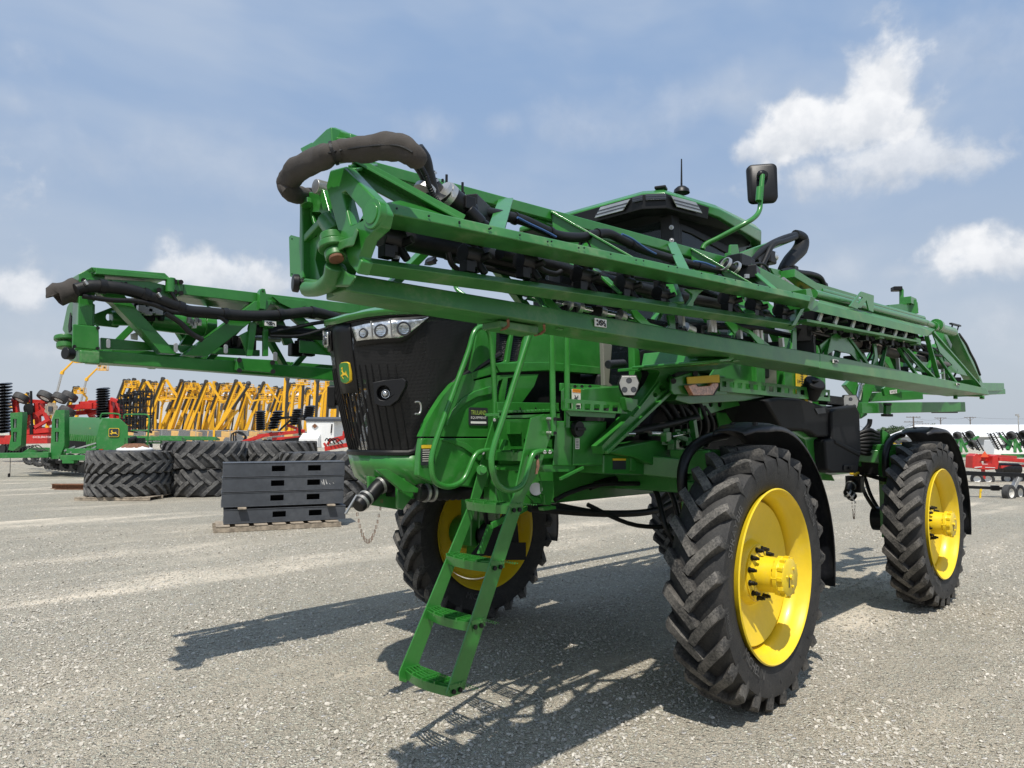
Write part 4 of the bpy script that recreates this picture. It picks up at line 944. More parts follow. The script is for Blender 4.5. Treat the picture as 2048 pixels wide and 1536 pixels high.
def tanks():
    # stainless solution tank with green straps, sight gauge
    mb = MB(); o = V((1.85, -.0, 2.78)); mb.lathe([(-.95, 0), (-.93, .4), (-.85, .72), (-.70, .80), (1.25, .80), (1.40, .72), (1.48, .4), (1.5, 0)], o, (1, 0, 0), 48)
    tk = mb.build('solution_tank', 'tank_steel', SP, angle=30)
    for x in (.1, 1.05):
        mb = MB(); mb.lathe([(x, .812), (x + .14, .812), (x + .14, .80), (x, .80)], o, (1, 0, 0), 48, closed=True); mb.build('tank_strap', 'green', tk)
    for px0, px1 in ((1512, 1530), (1568, 1592), (1636, 1650)):
        mb = MB(); a, b = W(px0, 712, y=-.95), W(px1, 712, y=-.95); mb.hexa([V((a.x, -.95, 2.15)), V((b.x, -.95, 2.15)), V((b.x, -.95, 2.95)), V((a.x, -.95, 2.95))], [V((a.x, -.86, 2.15)), V((b.x, -.86, 2.15)), V((b.x, -.86, 2.95)), V((a.x, -.86, 2.95))]); mb.build('tank_post', 'green', SP, bevel=.01)
    a, b = W(1592, 735, y=-.97), W(1616, 795, y=-.97)
    mb = MB(); mb.prism([V((a.x, -.97, 2.2)), V((b.x, -.97, 2.2)), V((b.x, -.97, 2.75)), V((a.x, -.97, 2.75))], (0, .01, 0)); sg = mb.build('sight_gauge', 'label_yellow', SP, bevel=.004)
    mb = MB(); w = b.x - a.x
    for k in range(20):
        z = 2.24 + .025 * k; l = .5 if k % 5 == 0 else .25; x0 = a.x + w * .5; mb.prism([V((x0 - w * l * .5, -.973, z)), V((x0 + w * l * .5, -.973, z)), V((x0 + w * l * .5, -.973, z + .006)), V((x0 - w * l * .5, -.973, z + .006))], (0, .002, 0))
    mb.prism([V((a.x + w * .48, -.974, 2.22)), V((a.x + w * .52, -.974, 2.22)), V((a.x + w * .52, -.974, 2.74)), V((a.x + w * .48, -.974, 2.74))], (0, .002, 0))
    for k, tx in enumerate(('100', '200', '300')): put_text(mb, tx, .05, lambda p, q: V((a.x + w * .16 + p, -.974, 2.30 + .17 * k + q)), 1)
    mb.build('gauge_marks', 'label_dark', sg, flat=True)
    mb = MB(); mb.cyl((b.x + .05, -.97, 2.2), (b.x + .05, -.97, 2.8), .022); mb.box((b.x + .05, -.98, 2.62), (.05, .04, .03)); mb.build('sight_tube', 'beige', sg)
    # green shell panels and dark gap between cab and tank
    mb = MB(); mb.hexa(WP([(1411, 762), (1428, 735), (1450, 722), (1505, 715), (1505, 790), (1411, 790)], y=-.9), WP([(1411, 762), (1428, 735), (1450, 722), (1505, 715), (1505, 790), (1411, 790)], y=-.6)); mb.build('rinse_tank_shroud', 'green', SP, bevel=.02)
    # black fuel tank behind the left front wheel
    prof = [(1530, 800), (1560, 795), (1600, 797), (1632, 806), (1668, 818), (1668, 875), (1635, 875), (1622, 865), (1612, 862), (1565, 860)]
    mb = MB(); mb.hexa(WP(prof, y=-1.28), [v + V((.05, .6, .02)) for v in WP(prof, y=-1.28)]); ft = mb.build('fuel_tank', 'black_matte', SP, bevel=.03, seg=3)
    pr = [(1664, 822), (1672, 816), (1712, 810), (1720, 824), (1723, 900), (1716, 946), (1664, 946), (1655, 940), (1650, 880), (1665, 876)]
    mb = MB(); mb.hexa(WP(pr, y=-1.32), [v + V((.05, .65, 0)) for v in WP(pr, y=-1.32)]); mb.build('tank_bulge', 'black_matte', ft, bevel=.028, seg=3)
    mb = MB(); mb.prism(WP([(1670, 878), (1722, 903), (1722, 915), (1672, 888)], y=-1.335), (0, .05, 0)); mb.build('tank_crease', 'black_matte', ft, bevel=.02)
    mb = MB(); c = W(1617, 790, y=-1.2); mb.cyl(c, c + V((-.05, -.08, .10)), .10, .095, 24); mb.cyl(c + V((-.05, -.08, .10)), c + V((-.06, -.10, .125)), .108, .10, 24); mb.box(c + V((-.06, -.1, .13)), (.15, .03, .02)); mb.build('filler_cap', 'black_matte', ft, bevel=.008)
    mb = MB(); mb.prism(WP([(1630, 817), (1650, 815), (1652, 826), (1636, 828)], y=-1.29), (0, .012, 0)); mb.build('tank_label', 'fender', ft)
    mb = MB(); mb.prism(WP(rrect(1688, 930, 1712, 941, 2, 2), y=-1.335), (0, .04, 0)); mb.cyl(W(1701, 936, y=-1.36), W(1701, 936, y=-1.33), .015); mb.build('tank_latch', 'black', ft, bevel=.004)
    mb = MB(); mb.prism(WP([(1578, 862), (1632, 862), (1635, 876), (1640, 878), (1652, 948), (1640, 950), (1625, 930), (1610, 880)], y=-1.20), (0, .05, 0)); mb.prism(WP([(1640, 945), (1664, 950), (1670, 962), (1645, 960)], y=-1.1), (0, .2, 0)); mb.build('tank_mount', 'green', SP, bevel=.005)
tanks()
def right_side():
    # far-side walkway, deck and fuel tank mirrored from near side, box added for shade
    mb = MB(); mb.box((-.75, 1.02, 2.02), (1.5, .62, .03)); mb.box((-.1, 1.05, 2.10), (1.0, .6, .12)); mb.build('walkway', 'green', SP, bevel=.005)
    mb = MB(); mb.box((-.55, 1.0, 1.76), (1.1, .60, .46)); mb.build('shade_box', 'black_matte', SP, bevel=.04)  # unseen box added to keep sun off the right front rim
    mb = MB(); mb.box((.55, 1.05, 2.12), (1.2, .5, .10)); mb.box((2.0, 1.0, 2.16), (2.0, .5, .08)); mb.build('deck', 'green', SP, bevel=.005)
    mb = MB(); mb.box((1.9, 1.0, 1.85), (1.3, .6, .5)); mb.build('fuel_tank', 'black_matte', SP, bevel=.05)
right_side()

def cab():
    # front left corner of the cab faces the camera; windscreen to the left, door glass to the right
    x0, x1, yl, yr = .42, 2.05, -.80, .80; zb, zt = 2.30, 3.86
    bd = MB(); bd.box(((x0 + x1) / 2, 0, 2.35), (x1 - x0, 1.6, .5)); cabo = bd.build('cab', 'black', SP, bevel=.03)
    mb = MB()
    for (xa, ya, xb, yb, w) in ((x0 + .05, yl, x0, yl + .02, .13), (x0 + .05, yr, x0, yr - .02, .13), (x1, yl, x1, yl, .13), (x1, yr, x1, yr, .13)):
        mb.bar((xa, ya, zb + .2), (xb, yb, zt), w, .12, (1, 0, 0))
    mb.build('cab_pillar', 'black', cabo, bevel=.015)
    mb = MB()
    for k in range(3): z = 3.72 - .115 * k; c = V((x0 - .055, yl - .03, z)); mb.cyl(c, c + V((-.012, -.012, 0)), .02, n=12); mb.ball(c + V((-.014, -.014, 0)), .012)
    mb.build('pillar_bolt', 'zinc', cabo)
    g = MB()
    g.hexa([V((x0 + .0, yl + .09, zb + .2)), V((x0 - .04, 0, zb + .2)), V((x0 - .06, 0, zt - .05)), V((x0 - .02, yl + .09, zt - .05))], [V((x0 + .012, yl + .09, zb + .2)), V((x0 - .028, 0, zb + .2)), V((x0 - .048, 0, zt - .05)), V((x0 - .008, yl + .09, zt - .05))])
    g.hexa([V((x0 + .0, yr - .09, zb + .2)), V((x0 - .04, 0, zb + .2)), V((x0 - .06, 0, zt - .05)), V((x0 - .02, yr - .09, zt - .05))], [V((x0 + .012, yr - .09, zb + .2)), V((x0 - .028, 0, zb + .2)), V((x0 - .048, 0, zt - .05)), V((x0 - .008, yr - .09, zt - .05))])
    g.build('windscreen', 'cab_glass', cabo)
    for s in (-1, 1):
        y = s * .82; pts = [V((x0 + .12, y, 2.55)), V((x1 - .10, y, 2.55)), V((x1 - .10, y, 3.62)), V((x0 + .30, y, 3.74)), V((x0 + .14, y, 3.74))]
        fr = [V((x0 + .05, y, 2.48)), V((x1 - .02, y, 2.48)), V((x1 - .02, y, 3.72)), V((x0 + .30, y, 3.80)), V((x0 + .07, y, 3.80))]
        mb = MB(); mb.prism(fr, (0, .04 * -s, 0), [pts]); dr = mb.build('cab_door', 'black', cabo, bevel=.008)
        mb = MB(); mb.prism([p + V((0, .015 * -s, 0)) for p in pts], (0, .01 * -s, 0)); mb.build('door_glass', 'cab_glass', dr)
    mb = MB(); mb.prism([V((x1 - .02, yl + .08, 2.5)), V((x1 - .02, yr - .08, 2.5)), V((x1 - .02, yr - .08, 3.7)), V((x1 - .02, yl + .08, 3.7))], (.012, 0, 0)); mb.build('rear_window', 'cab_glass', cabo)
    # seat and wheel dimly inside, sun visor
    mb = MB(); mb.box((1.4, 0, 2.75), (.5, .55, .16)); mb.box((1.66, 0, 3.12), (.14, .5, .65)); mb.box((1.66, 0, 3.5), (.1, .28, .14)); mb.build('seat', 'black_matte', cabo, bevel=.04)
    mb = MB(); mb.bar((.6, 0, 2.5), (.85, 0, 3.0), .12, .1); mb.lathe([(0, .19), (.025, .19), (.025, .16), (0, .16)], (.86, 0, 3.02), (.5, 0, 1), 24, closed=True); mb.build('steering_wheel', 'black', cabo)
    mb = MB(); mb.prism([V((x0 + .03, -.60, 3.78)), V((x0 + .03, .1, 3.78)), V((x0 + .05, .1, 3.60)), V((x0 + .05, -.10, 3.62)), V((x0 + .05, -.26, 3.56)), V((x0 + .05, -.4, 3.60))], (.01, 0, 0)); mb.build('sun_visor', 'black', cabo)
    # roof: black underside pan and green shell with pointed corner, lights at the corner
    def loop(sx, z, dz_front=0.0, dz_back=0.0, ins=0.0):
        P = [(.20, -.88), (.10, -.72), (.06, .72), (.20, .88), (.9, 1.0), (1.75, .98), (2.28, .72), (2.28, -.72), (1.75, -.98), (.9, -1.0)]
        return [V((1.2 + (x - 1.2) * sx + ins, y * sx, z + dz_back * (x - .1) / 2.2)) for x, y in P]
    mb = MB(); a = loop(.90, 3.83); b = loop(.985, 3.945, dz_back=-.10)
    mb.hexa(a, b); mb.build('roof_pan', 'black', cabo, bevel=.02)
    mb = MB()
    lo, mid, top, crown = loop(1.0, 3.945, dz_back=-.15), loop(1.005, 3.985, dz_back=-.05), loop(.95, 4.03, dz_back=-.02), loop(.6, 4.075)
    n = len(lo); vs = lo + mid + top + crown
    fs = [(r * n + i, r * n + (i + 1) % n, (r + 1) * n + (i + 1) % n, (r + 1) * n + i) for r in range(3) for i in range(n)] + [tuple(range(3 * n, 4 * n)), tuple(range(n))[::-1]]
    mb.add(vs, fs); mb.build('roof', 'green', cabo, bevel=.012)
    # brow: the black lamp recess let into the corner, with its three lamps
    nrm = V((-.72, -.70, 0)).normalized()
    brow = MB(); brow.hexa([V((.052, .35, 3.835)), V((.06, -.74, 3.835)), V((.19, -.90, 3.835)), V((.72, -.985, 3.835)), V((.72, -.80, 3.835)), V((.25, -.6, 3.835)), V((.25, .3, 3.835))], [V((.036, .35, 3.955)), V((.052, -.745, 3.965)), V((.185, -.905, 3.965)), V((.72, -1.006, 3.945)), V((.72, -.80, 3.955)), V((.25, -.6, 3.955)), V((.25, .3, 3.955))]); bw = brow.build('lamp_recess', 'black', cabo, bevel=.01)
    def lampq(a, b, z0, z1, sk, nm, mt='zinc'):
        a, b = V(a), V(b); d = (b - a).normalized(); n_ = d.cross(UP); n_ = n_ if n_.dot(nrm) > 0 else -n_; e = n_ * .012
        q = [V((a.x, a.y, z0)) + d * sk[0], V((b.x, b.y, z0)) + d * sk[1], V((b.x, b.y, z1)) + d * sk[2], V((a.x, a.y, z1)) + d * sk[3]]
        mb = MB(); mb.prism([p + e for p in q], n_ * .012); l = mb.build(nm, mt, bw, bevel=.004)
        mb = MB()
        for t in (.3, .62): mb.bar(q[0].lerp(q[3], t) + e + n_ * .014, q[1].lerp(q[2], t) + e + n_ * .014, .004, .010)
        mb.build('lens_bar', 'lamp_dark', l)
    lampq((.05, -.30, 0), (.055, -.62, 0), 3.86, 3.945, (-.05, -.06, .02, .02), 'roof_lamp')
    lampq((.235, -.915, 0), (.50, -.965, 0), 3.86, 3.945, (.05, .10, .02, -.02), 'roof_lamp')
    lampq((.055, -.66, 0), (.068, -.755, 0), 3.905, 3.955, (0, 0, 0, 0), 'marker_lamp', 'lamp_dark'); lampq((.075, -.765, 0), (.185, -.898, 0), 3.905, 3.96, (0, 0, 0, 0), 'marker_lamp', 'lamp_dark')
    mb = MB(); mb.box((2.2, -.84, 3.78), (.16, .12, .14)); mb.prism([V((1.9, -.9, 3.62)), V((2.3, -.8, 3.62)), V((2.3, -.8, 3.76)), V((1.7, -.93, 3.80))], (0, .1, 0)); mb.build('rear_lamp_pod', 'black', cabo, bevel=.02)
    mb = MB(); mb.ball((2.27, -.86, 3.80), .06, 12); mb.build('rear_lamp', 'lamp_glass', cabo)
    # receiver, antenna base and whip
    mb = MB(); p = W(1363, 376, x=.75); mb.lathe([(0, .075), (.035, .068), (.06, .04), (.065, 0)], (p.x, p.y, p.z - .05), (0, 0, 1), 24); mb.build('antenna_base', 'black', cabo)
    mb = MB(); q = W(1363, 318, x=.75); mb.cyl(p, q, .010, .006, 8); mb.build('antenna', 'black', cabo)
    mb = MB(); p = W(1322, 377, x=.30); mb.box(p, (.10, .10, .025), .4); mb.build('roof_hatch_cap', 'black', cabo, bevel=.008)
    # lower cab shell below the boom: pale quarter panel, corrugated step light, dark glass
    mb = MB(); mb.prism(WP([(1206, 680), (1225, 690), (1222, 730), (1219, 765), (1230, 775), (1209, 772)], y=-.80), (0, .04, 0)); mb.build('quarter_panel', 'taupe', cabo, bevel=.008)
    mb = MB(); mb.prism(WP([(1225, 680), (1268, 685), (1268, 770), (1224, 772), (1219, 760), (1222, 730)], y=-.78), (0, .02, 0)); mb.build('lower_window', 'cab_glass', cabo)
    mb = MB(); a, b = W(1216, 729, y=-.9), W(1247, 727, y=-.88); n = 24; mb.tube([a.lerp(b, i / n) for i in range(n + 1)], [.034 if i % 2 else .030 for i in range(n + 1)], 12); mb.build('grab_roll', 'fender', cabo)
    mb = MB(); mb.prism(WP([(1268, 690), (1279, 700), (1284, 752), (1272, 790), (1262, 786), (1270, 755)], y=-.95), (0, .06, 0)); mb.prism(WP([(1330, 690), (1420, 694), (1420, 738), (1330, 735)], y=-.86), (0, .04, 0)); mb.build('cab_support', 'green', SP, bevel=.006)
    mb = MB(); mb.hexa(WP([(1280, 701), (1296, 697), (1328, 697), (1328, 735), (1292, 738), (1280, 728)], y=-.98), WP([(1280, 701), (1296, 697), (1328, 697), (1328, 735), (1292, 738), (1280, 728)], y=-.8)); mb.prism(WP([(1280, 740), (1316, 740), (1300, 770), (1278, 790)], y=-.9), (0, .05, 0)); mb.build('side_box', 'black', SP, bevel=.012)
    # mirror on its bent arm
    y = -1.35
    mb = MB(); mb.tube([W(1405, 498, y=-1.0), W(1412, 488, y=-1.02), W(1440, 474, y=-1.12), W(1490, 447, y=-1.30), W(1510, 434, y=-1.34), W(1519, 420, y=y), W(1521, 400, y=y), W(1523, 372, y=y), W(1525, 350, y=y)], .022, 12, smooth=5); mb.tube([W(1517, 402, y=y), W(1519, 375, y=y)], .028, 12); arm = mb.build('mirror_arm', 'green', cabo)
    c = W(1528, 363, y=y - .0) + V((.06, .05, 0)); nr = V((-.80, -.55, .06)).normalized(); u = nr.cross(UP).normalized(); v = u.cross(nr).normalized(); u = u if u.dot(RT) > 0 else -u; v = v if v.z > 0 else -v
    f = lambda a, b, e: c + u * a + v * b + nr * e
    sh = lambda k: [(x * k, z * k) for x, z in rrect(-.135, -.185, .135, .185, .05, 5)]
    mb = MB(); L0 = [f(a * (1 - .06 * (b < 0)), b, .0) for a, b in sh(1.0)]; L1 = [f(a * .96, b * .97, .035) for a, b in sh(1.0)]; L2 = [f(a * .80, b * .85, .052) for a, b in sh(1.0)]
    n = len(L0); mb.add(L0 + L1 + L2, [(r * n + i, r * n + (i + 1) % n, (r + 1) * n + (i + 1) % n, (r + 1) * n + i) for r in range(2) for i in range(n)] + [tuple(range(2 * n, 3 * n)), tuple(range(n))[::-1]]); mr = mb.build('mirror', 'black', cabo, bevel=.004)
    mb = MB(); mb.prism([f(a * .93, b * .94, -.004) for a, b in sh(1.0)], nr * .003); mb.build('mirror_glass', 'chrome', mr)
    mb = MB(); mb.cyl(f(0, .06, .05), f(-.01, .06, .075), .05, .045, 20); mb.ball(f(-.02, .06, .09), .035); mb.build('mirror_joint', 'black', mr)
    mb = MB(); mb.tube([V((.1, .95, 3.1)), V((-.15, 1.3, 3.35)), V((-.2, 1.42, 3.5)), V((-.2, 1.42, 3.9))], .022, 12, smooth=4); mb.build('mirror_arm', 'green', cabo)
cab()

def beam(mb, e0, e1):
    """bar between two measured end sections; each section a list of (px, py, y)"""
    return mb.hexa([W(p[0], p[1], y=p[2]) for p in e0], [W(p[0], p[1], y=p[2]) for p in e1])
def sect(pl, pu, w, t=.0):
    """end section of a box chord: near lower edge, near upper edge, and depth behind"""
    a, b = pl, pu
    return a, b
def chord(mb, l0, u0, l1, u1, y0, y1=None, w=.10, lean=0.0):
    """straight box chord: near face from lower/upper photo points at both ends, w thick away from the viewer"""
    y1 = y0 if y1 is None else y1
    a = [W(*l0, y=y0), W(*u0, y=y0 + lean)]; b = [W(*l1, y=y1), W(*u1, y=y1 + lean)]
    o = V((0, w, 0)); return mb.hexa([a[0], a[1], a[1] + o, a[0] + o], [b[0], b[1], b[1] + o, b[0] + o])
def plate(mb, pts, y, t=.012, holes=()): return mb.prism(WP(pts, y=y), (0, t, 0), [WP(h, y=y) for h in holes])
def pbar(mb, a, b, w, h, ya, yb=None): return mb.bar(W(*a, y=ya), W(*b, y=ya if yb is None else yb), w, h)

def nozzle(p, parent, k=1.0, col='black'):
    """black five-way nozzle body"""
    mb = MB(); mb.cyl(p + V((-.05 * k, 0, 0)), p + V((.05 * k, 0, 0)), .042 * k, n=12); mb.cyl(p + V((0, 0, .05 * k)), p + V((0, 0, -.06 * k)), .03 * k, n=10)
    for i in range(5):
        a = 2 * math.pi * i / 5 + .4; d = V((.3, math.cos(a), math.sin(a))).normalized(); q = p + V((.03 * k, 0, -.02 * k)); mb.cyl(q, q + d * .075 * k, .020 * k, .017 * k, 8)
    mb.box(p + V((-.03 * k, -.01, -.06 * k)), (.05 * k, .05 * k, .05 * k)); mb.box(p + V((.02, .02, .06 * k)), (.07 * k, .05 * k, .05 * k))
    return mb.build('nozzle_body', col, parent, bevel=.003)

def left_boom():
    # ---- inner section: the long straight lower beam
    D = MB(); yd = -1.95
    chord(D, (690, 582), (690, 545), (1640, 736), (1640, 707), yd, w=.10, lean=.02); D2 = D
    chord(D, (1640, 737), (1640, 706), (1978, 790), (1972, 776), yd, w=.10, lean=.02)
    B = D.build('left_boom', 'green_dusty', SP, bevel=.008)
    mb = MB(); 
    n0, n1, f0, f1 = W(695, 583, y=-1.93), W(1975, 789, y=-1.93), W(652, 600, y=-1.62), W(1893, 793, y=-1.62)
    u_ = V((0, 0, .05)); mb.hexa([n0, f0, f0 + u_, n0 + u_], [n1, f1, f1 + u_, n1 + u_])
    n0, n1, f0, f1 = W(760, 606, y=-1.70), W(1700, 752, y=-1.70), W(758, 617, y=-1.60), W(1690, 763, y=-1.60); mb.hexa([n0, f0, f0 + u_, n0 + u_], [n1, f1, f1 + u_, n1 + u_])
    for x0, x1 in ((1000, 1078),): mb.hexa(WP([(x0, 640), (x1, 652), (x1, 669), (x0, 655)], y=-1.9), [p + V((0, .12, 0)) for p in WP([(x0, 640), (x1, 652), (x1, 669), (x0, 655)], y=-1.9)])
    mb.build('lower_channel', 'green_dusty', B, bevel=.006)
    mb = MB()
    for x, yb in ((1016, 641), (1088, 651)): mb.tube([W(x, yb - 2, y=-1.955), W(x + 1, yb + 10, y=-1.94), W(x - 6, yb + 16, y=-1.92), W(x - 18, yb + 19, y=-1.8)], .007, 6)
    mb.build('rust_streak', 'rust', B)
    # decals: "no stepping" plates
    for px, py in ((1202, 644), (1672, 722), (1917, 768)):
        k = 11.5 if px < 1300 else (5 if px < 1800 else 3)
        q = [W(px - k, py - k * .72, y=yd - .004), W(px + k, py - k * .72 + k * .33, y=yd - .004), W(px + k, py + k * .72 + k * .33 * .8, y=yd - .004), W(px - k, py + k * .72, y=yd - .004)]
        mb = MB(); mb.prism([p + V((0, .007, 0)) for p in q], (0, -.006, 0)); lb = mb.build('pictogram_label', 'label_white', B)
        f = lambda a, b: q[0].lerp(q[1], a).lerp(q[3].lerp(q[2], a), b) + V((0, -.001, 0))
        mb = MB(); mb.tube([f(.5 + .17 * math.cos(a * .5236), .5 + .28 * math.sin(a * .5236)) for a in range(12)], .0035, 5, closed=True); mb.tube([f(.40, .32), f(.60, .68)], .0035, 5)
        mb.tube([f(.12, .25), f(.2, .35)], .005, 5); mb.tube([f(.13, .72), f(.24, .8)], .005, 5); mb.tube([f(.8, .2), f(.75, .5), f(.9, .6)], .003, 5); mb.tube([f(.78, .75), f(.88, .85)], .005, 5); mb.tube([f(.28, .42), f(.36, .55)], .004, 5)
        mb.build('pictogram', 'label_dark', lb)
    # ---- folded outer section lying alongside: outer chord, middle chord, top chord
    yb = -2.16
    mb = MB()
    l = lambda x, a, b: a[1] + (b[1] - a[1]) * (x - a[0]) / (b[0] - a[0])
    # outer chord: light flank and the olive sloping underside
    A0 = [W(767, 424, y=yb), W(772, 404, y=yb + .02), W(800, 415, y=yb + .16), W(762, 455, y=yb + .15)]
    A1 = [W(1620, 603, y=yb), W(1622, 592, y=yb + .02), W(1632, 596, y=yb + .16), W(1614, 619, y=yb + .15)]
    mb.hexa(A0, A1); mb.build('outer_chord', 'green_dusty', B, bevel=.006)
    mb = MB(); A0 = [W(722, 523, y=-2.06), W(722, 513, y=-2.02), W(740, 516, y=-1.93), W(716, 549, y=-1.98)]; A1 = [W(1592, 650, y=-2.06), W(1594, 642, y=-2.02), W(1600, 644, y=-1.93), W(1583, 661, y=-1.98)]
    mb.hexa(A0, A1); mb.build('middle_chord', 'green_dusty', B, bevel=.006)
    mb = MB(); yt = -1.62
    chord(mb, (744, 345), (744, 321), (1500, 545), (1496, 525), yt, w=.10); chord(mb, (880, 392), (880, 384), (1480, 552), (1480, 546), yt + .03, w=.02)
    mb.build('top_chord', 'green', B, bevel=.006)
    # gusset skin at the tip, the curved brace and straight ties between outer and top chord
    mb = MB()
    sk = [W(770, 405, y=-2.13), W(800, 400, y=-2.02), W(840, 412, y=-1.98), W(930, 440, y=-2.00), W(1008, 466, y=-2.03), W(1012, 472, y=-2.10), W(900, 447, y=-2.13), W(780, 424, y=-2.14)]
    mb.prism(sk, (0, .0, -.012))
    def brace(a, b, ya, yb2, w=.055, h=.10): mb.bar(W(*a, y=ya), W(*b, y=yb2), w, .012); mb.bar(W(a[0], a[1] + 6, y=ya + .01), W(b[0], b[1] + 6, y=yb2 + .01), .012, h)
    mb.build('chord_gusset', 'green', B, bevel=.003)
    bars = [((704, 326), (922, 446), -1.85, -2.06, .07, .09), ((1103, 424), (1290, 530), -1.62, -2.08, .035, .0), ((1383, 498), (1528, 582), -1.62, -2.08, .035, .0), ((1012, 398), (990, 466), -1.62, -2.07, .075, .0), ((1343, 486), (1371, 547), -1.62, -2.08, .06, .0), ((1480, 520), (1560, 588), -1.62, -2.08, .04, .06), ((744, 330), (700, 340), -1.65, -1.95, .05, .05)]
    for a, b, ya, yb2, w, h in bars:
        mb = MB(); mb.bar(W(*a, y=ya), W(*b, y=yb2), w, .012)
        if h: mb.bar(W(a[0], a[1] + 7, y=ya + .02), W(b[0], b[1] + 4, y=yb2 + .02), .012, h)
        mb.build('tie_bar', 'green', B, bevel=.003)
    # two big pierced web plates with a hose hole and slots
    for a, b, h0, h1, hs, hr, sl in (((1108, 428), (1290, 532), .23, .05, .36, .042, (.56, .80)), ((1385, 500), (1528, 584), .22, .04, .42, .040, (.60, .82))):
        A, Bq = W(*a, y=-1.62), W(*b, y=-2.07); d = Bq - A
        q = lambda s_, t_: A + d * s_ - UP * t_
        nr = d.cross(UP).normalized() * .012; L = d.length
        cc = [q(hs + hr / L * math.cos(k * .5236), .085 + hr * math.sin(k * .5236)) for k in range(12)]
        ss = [q(sl[0] + .02, .05), q(sl[1] - .03, .045), q(sl[1], .062), q(sl[1] - .03, .078), q(sl[0] + .02, .092), q(sl[0], .072)]
        mb = MB(); mb.prism([q(-.02, 0), q(1, 0), q(1, h1 * .4), q(.8, .10), q(.62, .125), q(.42, .17), q(.22, .20), q(.02, h0)], nr, [cc, ss]); wp = mb.build('web_plate', 'green', B)
        mb = MB(); mb.tube([v + nr * .5 for v in cc], .007, 8, closed=True); mb.build('grommet', 'hose', wp)
    # ---- cross ties between middle chord, lower beam and outer chord
    mb = MB()
    for a, b, ya, yb2, w in (((1185, 535), (1245, 588), -1.80, -2.0, .06), ((1340, 570), (1352, 606), -1.8, -2.02, .09), ((1468, 590), (1500, 628), -1.75, -2.0, .07), ((1530, 605), (1560, 640), -1.75, -2.0, .05), ((1052, 560), (1120, 660), -1.7, -1.9, .05)):
        mb.bar(W(*a, y=ya), W(*b, y=yb2), w, .014)
    mb.prism(WP([(1372, 578), (1408, 580), (1398, 588), (1388, 604), (1386, 616), (1372, 613), (1384, 596), (1385, 588)], y=-2.03), (0, .02, 0)); mb.prism(WP([(1602, 618), (1610, 616), (1592, 650), (1583, 652)], y=-2.06), (0, .05, 0))
    mb.build('cross_tie', 'green', B, bevel=.003)
    webs = [[(1085, 592), (1096, 592), (1128, 624), (1160, 640), (1112, 630), (1092, 607)], [(1262, 620), (1274, 620), (1300, 646), (1330, 655), (1285, 650), (1270, 636)], [(1350, 630), (1336, 630), (1340, 650), (1328, 660), (1352, 662)], [(1452, 645), (1458, 642), (1500, 660), (1540, 690), (1572, 704), (1520, 692), (1500, 668), (1478, 658), (1470, 668)], [(1586, 660), (1593, 655), (1594, 712), (1580, 708), (1584, 690)],
            [(1675, 664), (1690, 672), (1728, 722), (1745, 732), (1722, 730), (1702, 708), (1670, 700), (1645, 715), (1640, 690)], [(1747, 680), (1752, 678), (1758, 735), (1745, 733), (1750, 712)]]
    for o in webs: mb = MB(); plate(mb, o, -1.86, .014); mb.build('web_plate', 'green', B, bevel=.002)
    # lattice of the far side, from the lower channel up to the top chord, and the runs of hose inside it
    for k in range(9):
        xa = -3.2 + .98 * k
        zl = 2.50; zu = lambda x: 3.0 + .055 * (x + 3) if x < .4 else 3.10
        for x0, x1 in ((xa, xa + .49), (xa + .98, xa + .49)):
            if x1 > 5.2: continue
            mb = MB(); a, b = V((x0, -1.66, zl)), V((x1, -1.60, zu(x1) - .05)); mb.bar(a, b, .05, .035); mb.build('lattice_bar', 'green', B, bevel=.003)
    mb = MB()
    for r0, z0, y0, ph in ((.020, 2.72, -1.74, 0), (.014, 2.66, -1.82, 1), (.016, 2.80, -1.70, 2), (.024, 2.60, -1.70, .5)):
        mb.tube([V((-2.9 + .42 * i, y0 + .03 * math.sin(i * 1.7 + ph), z0 + .012 * i + .035 * math.sin(i * .9 + ph * 2))) for i in range(19)], r0, 8, smooth=3)
    mb.build('loom_run', 'hose', B)
    for k in range(22):
        t = (k + .5) / 22; c = W(800 + (1600 - 800) * t, 431 + (598 - 431) * t - 9, y=yb + .01) + V((0, -.008, 0)); mb = MB(); mb.cyl(c + V((.06 * ((k * 7) % 5 - 2) / 2, 0, 0)), c + V((.06 * ((k * 7) % 5 - 2) / 2, -.004, .001)), .0042, n=8); mb.build('chord_bolt', 'black', B)
    # ---- rear half: second folded panel with its nozzles, pole and truss
    mb = MB(); A0 = [W(1620, 621, y=-2.02), W(1632, 604, y=-2.0), W(1640, 600, y=-1.86), W(1640, 616, y=-1.86)]; A1 = [W(1854, 673, y=-2.02), W(1866, 662, y=-2.0), W(1870, 658, y=-1.86), W(1868, 668, y=-1.86)]
    mb.hexa(A0, A1); mb.build('outer_chord', 'green_dusty', B, bevel=.004)
    mb = MB(); pbar(mb, (1600, 642), (1828, 684), .10, .018, -1.98); mb.box(W(1752, 672, y=-1.95), (.12, .1, .05)); mb.box(W(1822, 684, y=-1.95), (.14, .14, .06)); mb.build('nozzle_rail', 'green_dusty', B)
    mb = MB(); plate(mb, [(1612, 578), (1622, 577), (1628, 598), (1640, 606), (1622, 622), (1616, 616)], -2.03, .16); plate(mb, [(1500, 526), (1560, 556), (1616, 584), (1618, 602), (1560, 580), (1510, 548)], -1.75, .02); mb.build('hinge_plate', 'green', B, bevel=.004)
    mb = MB(); mb.cyl(W(1626, 588, y=-1.80), W(1848, 645, y=-1.80), .040, n=18); mb.cyl(W(1640, 582, y=-1.7), W(1846, 637, y=-1.7), .03, n=14); mb.build('boom_pole', 'green', B)
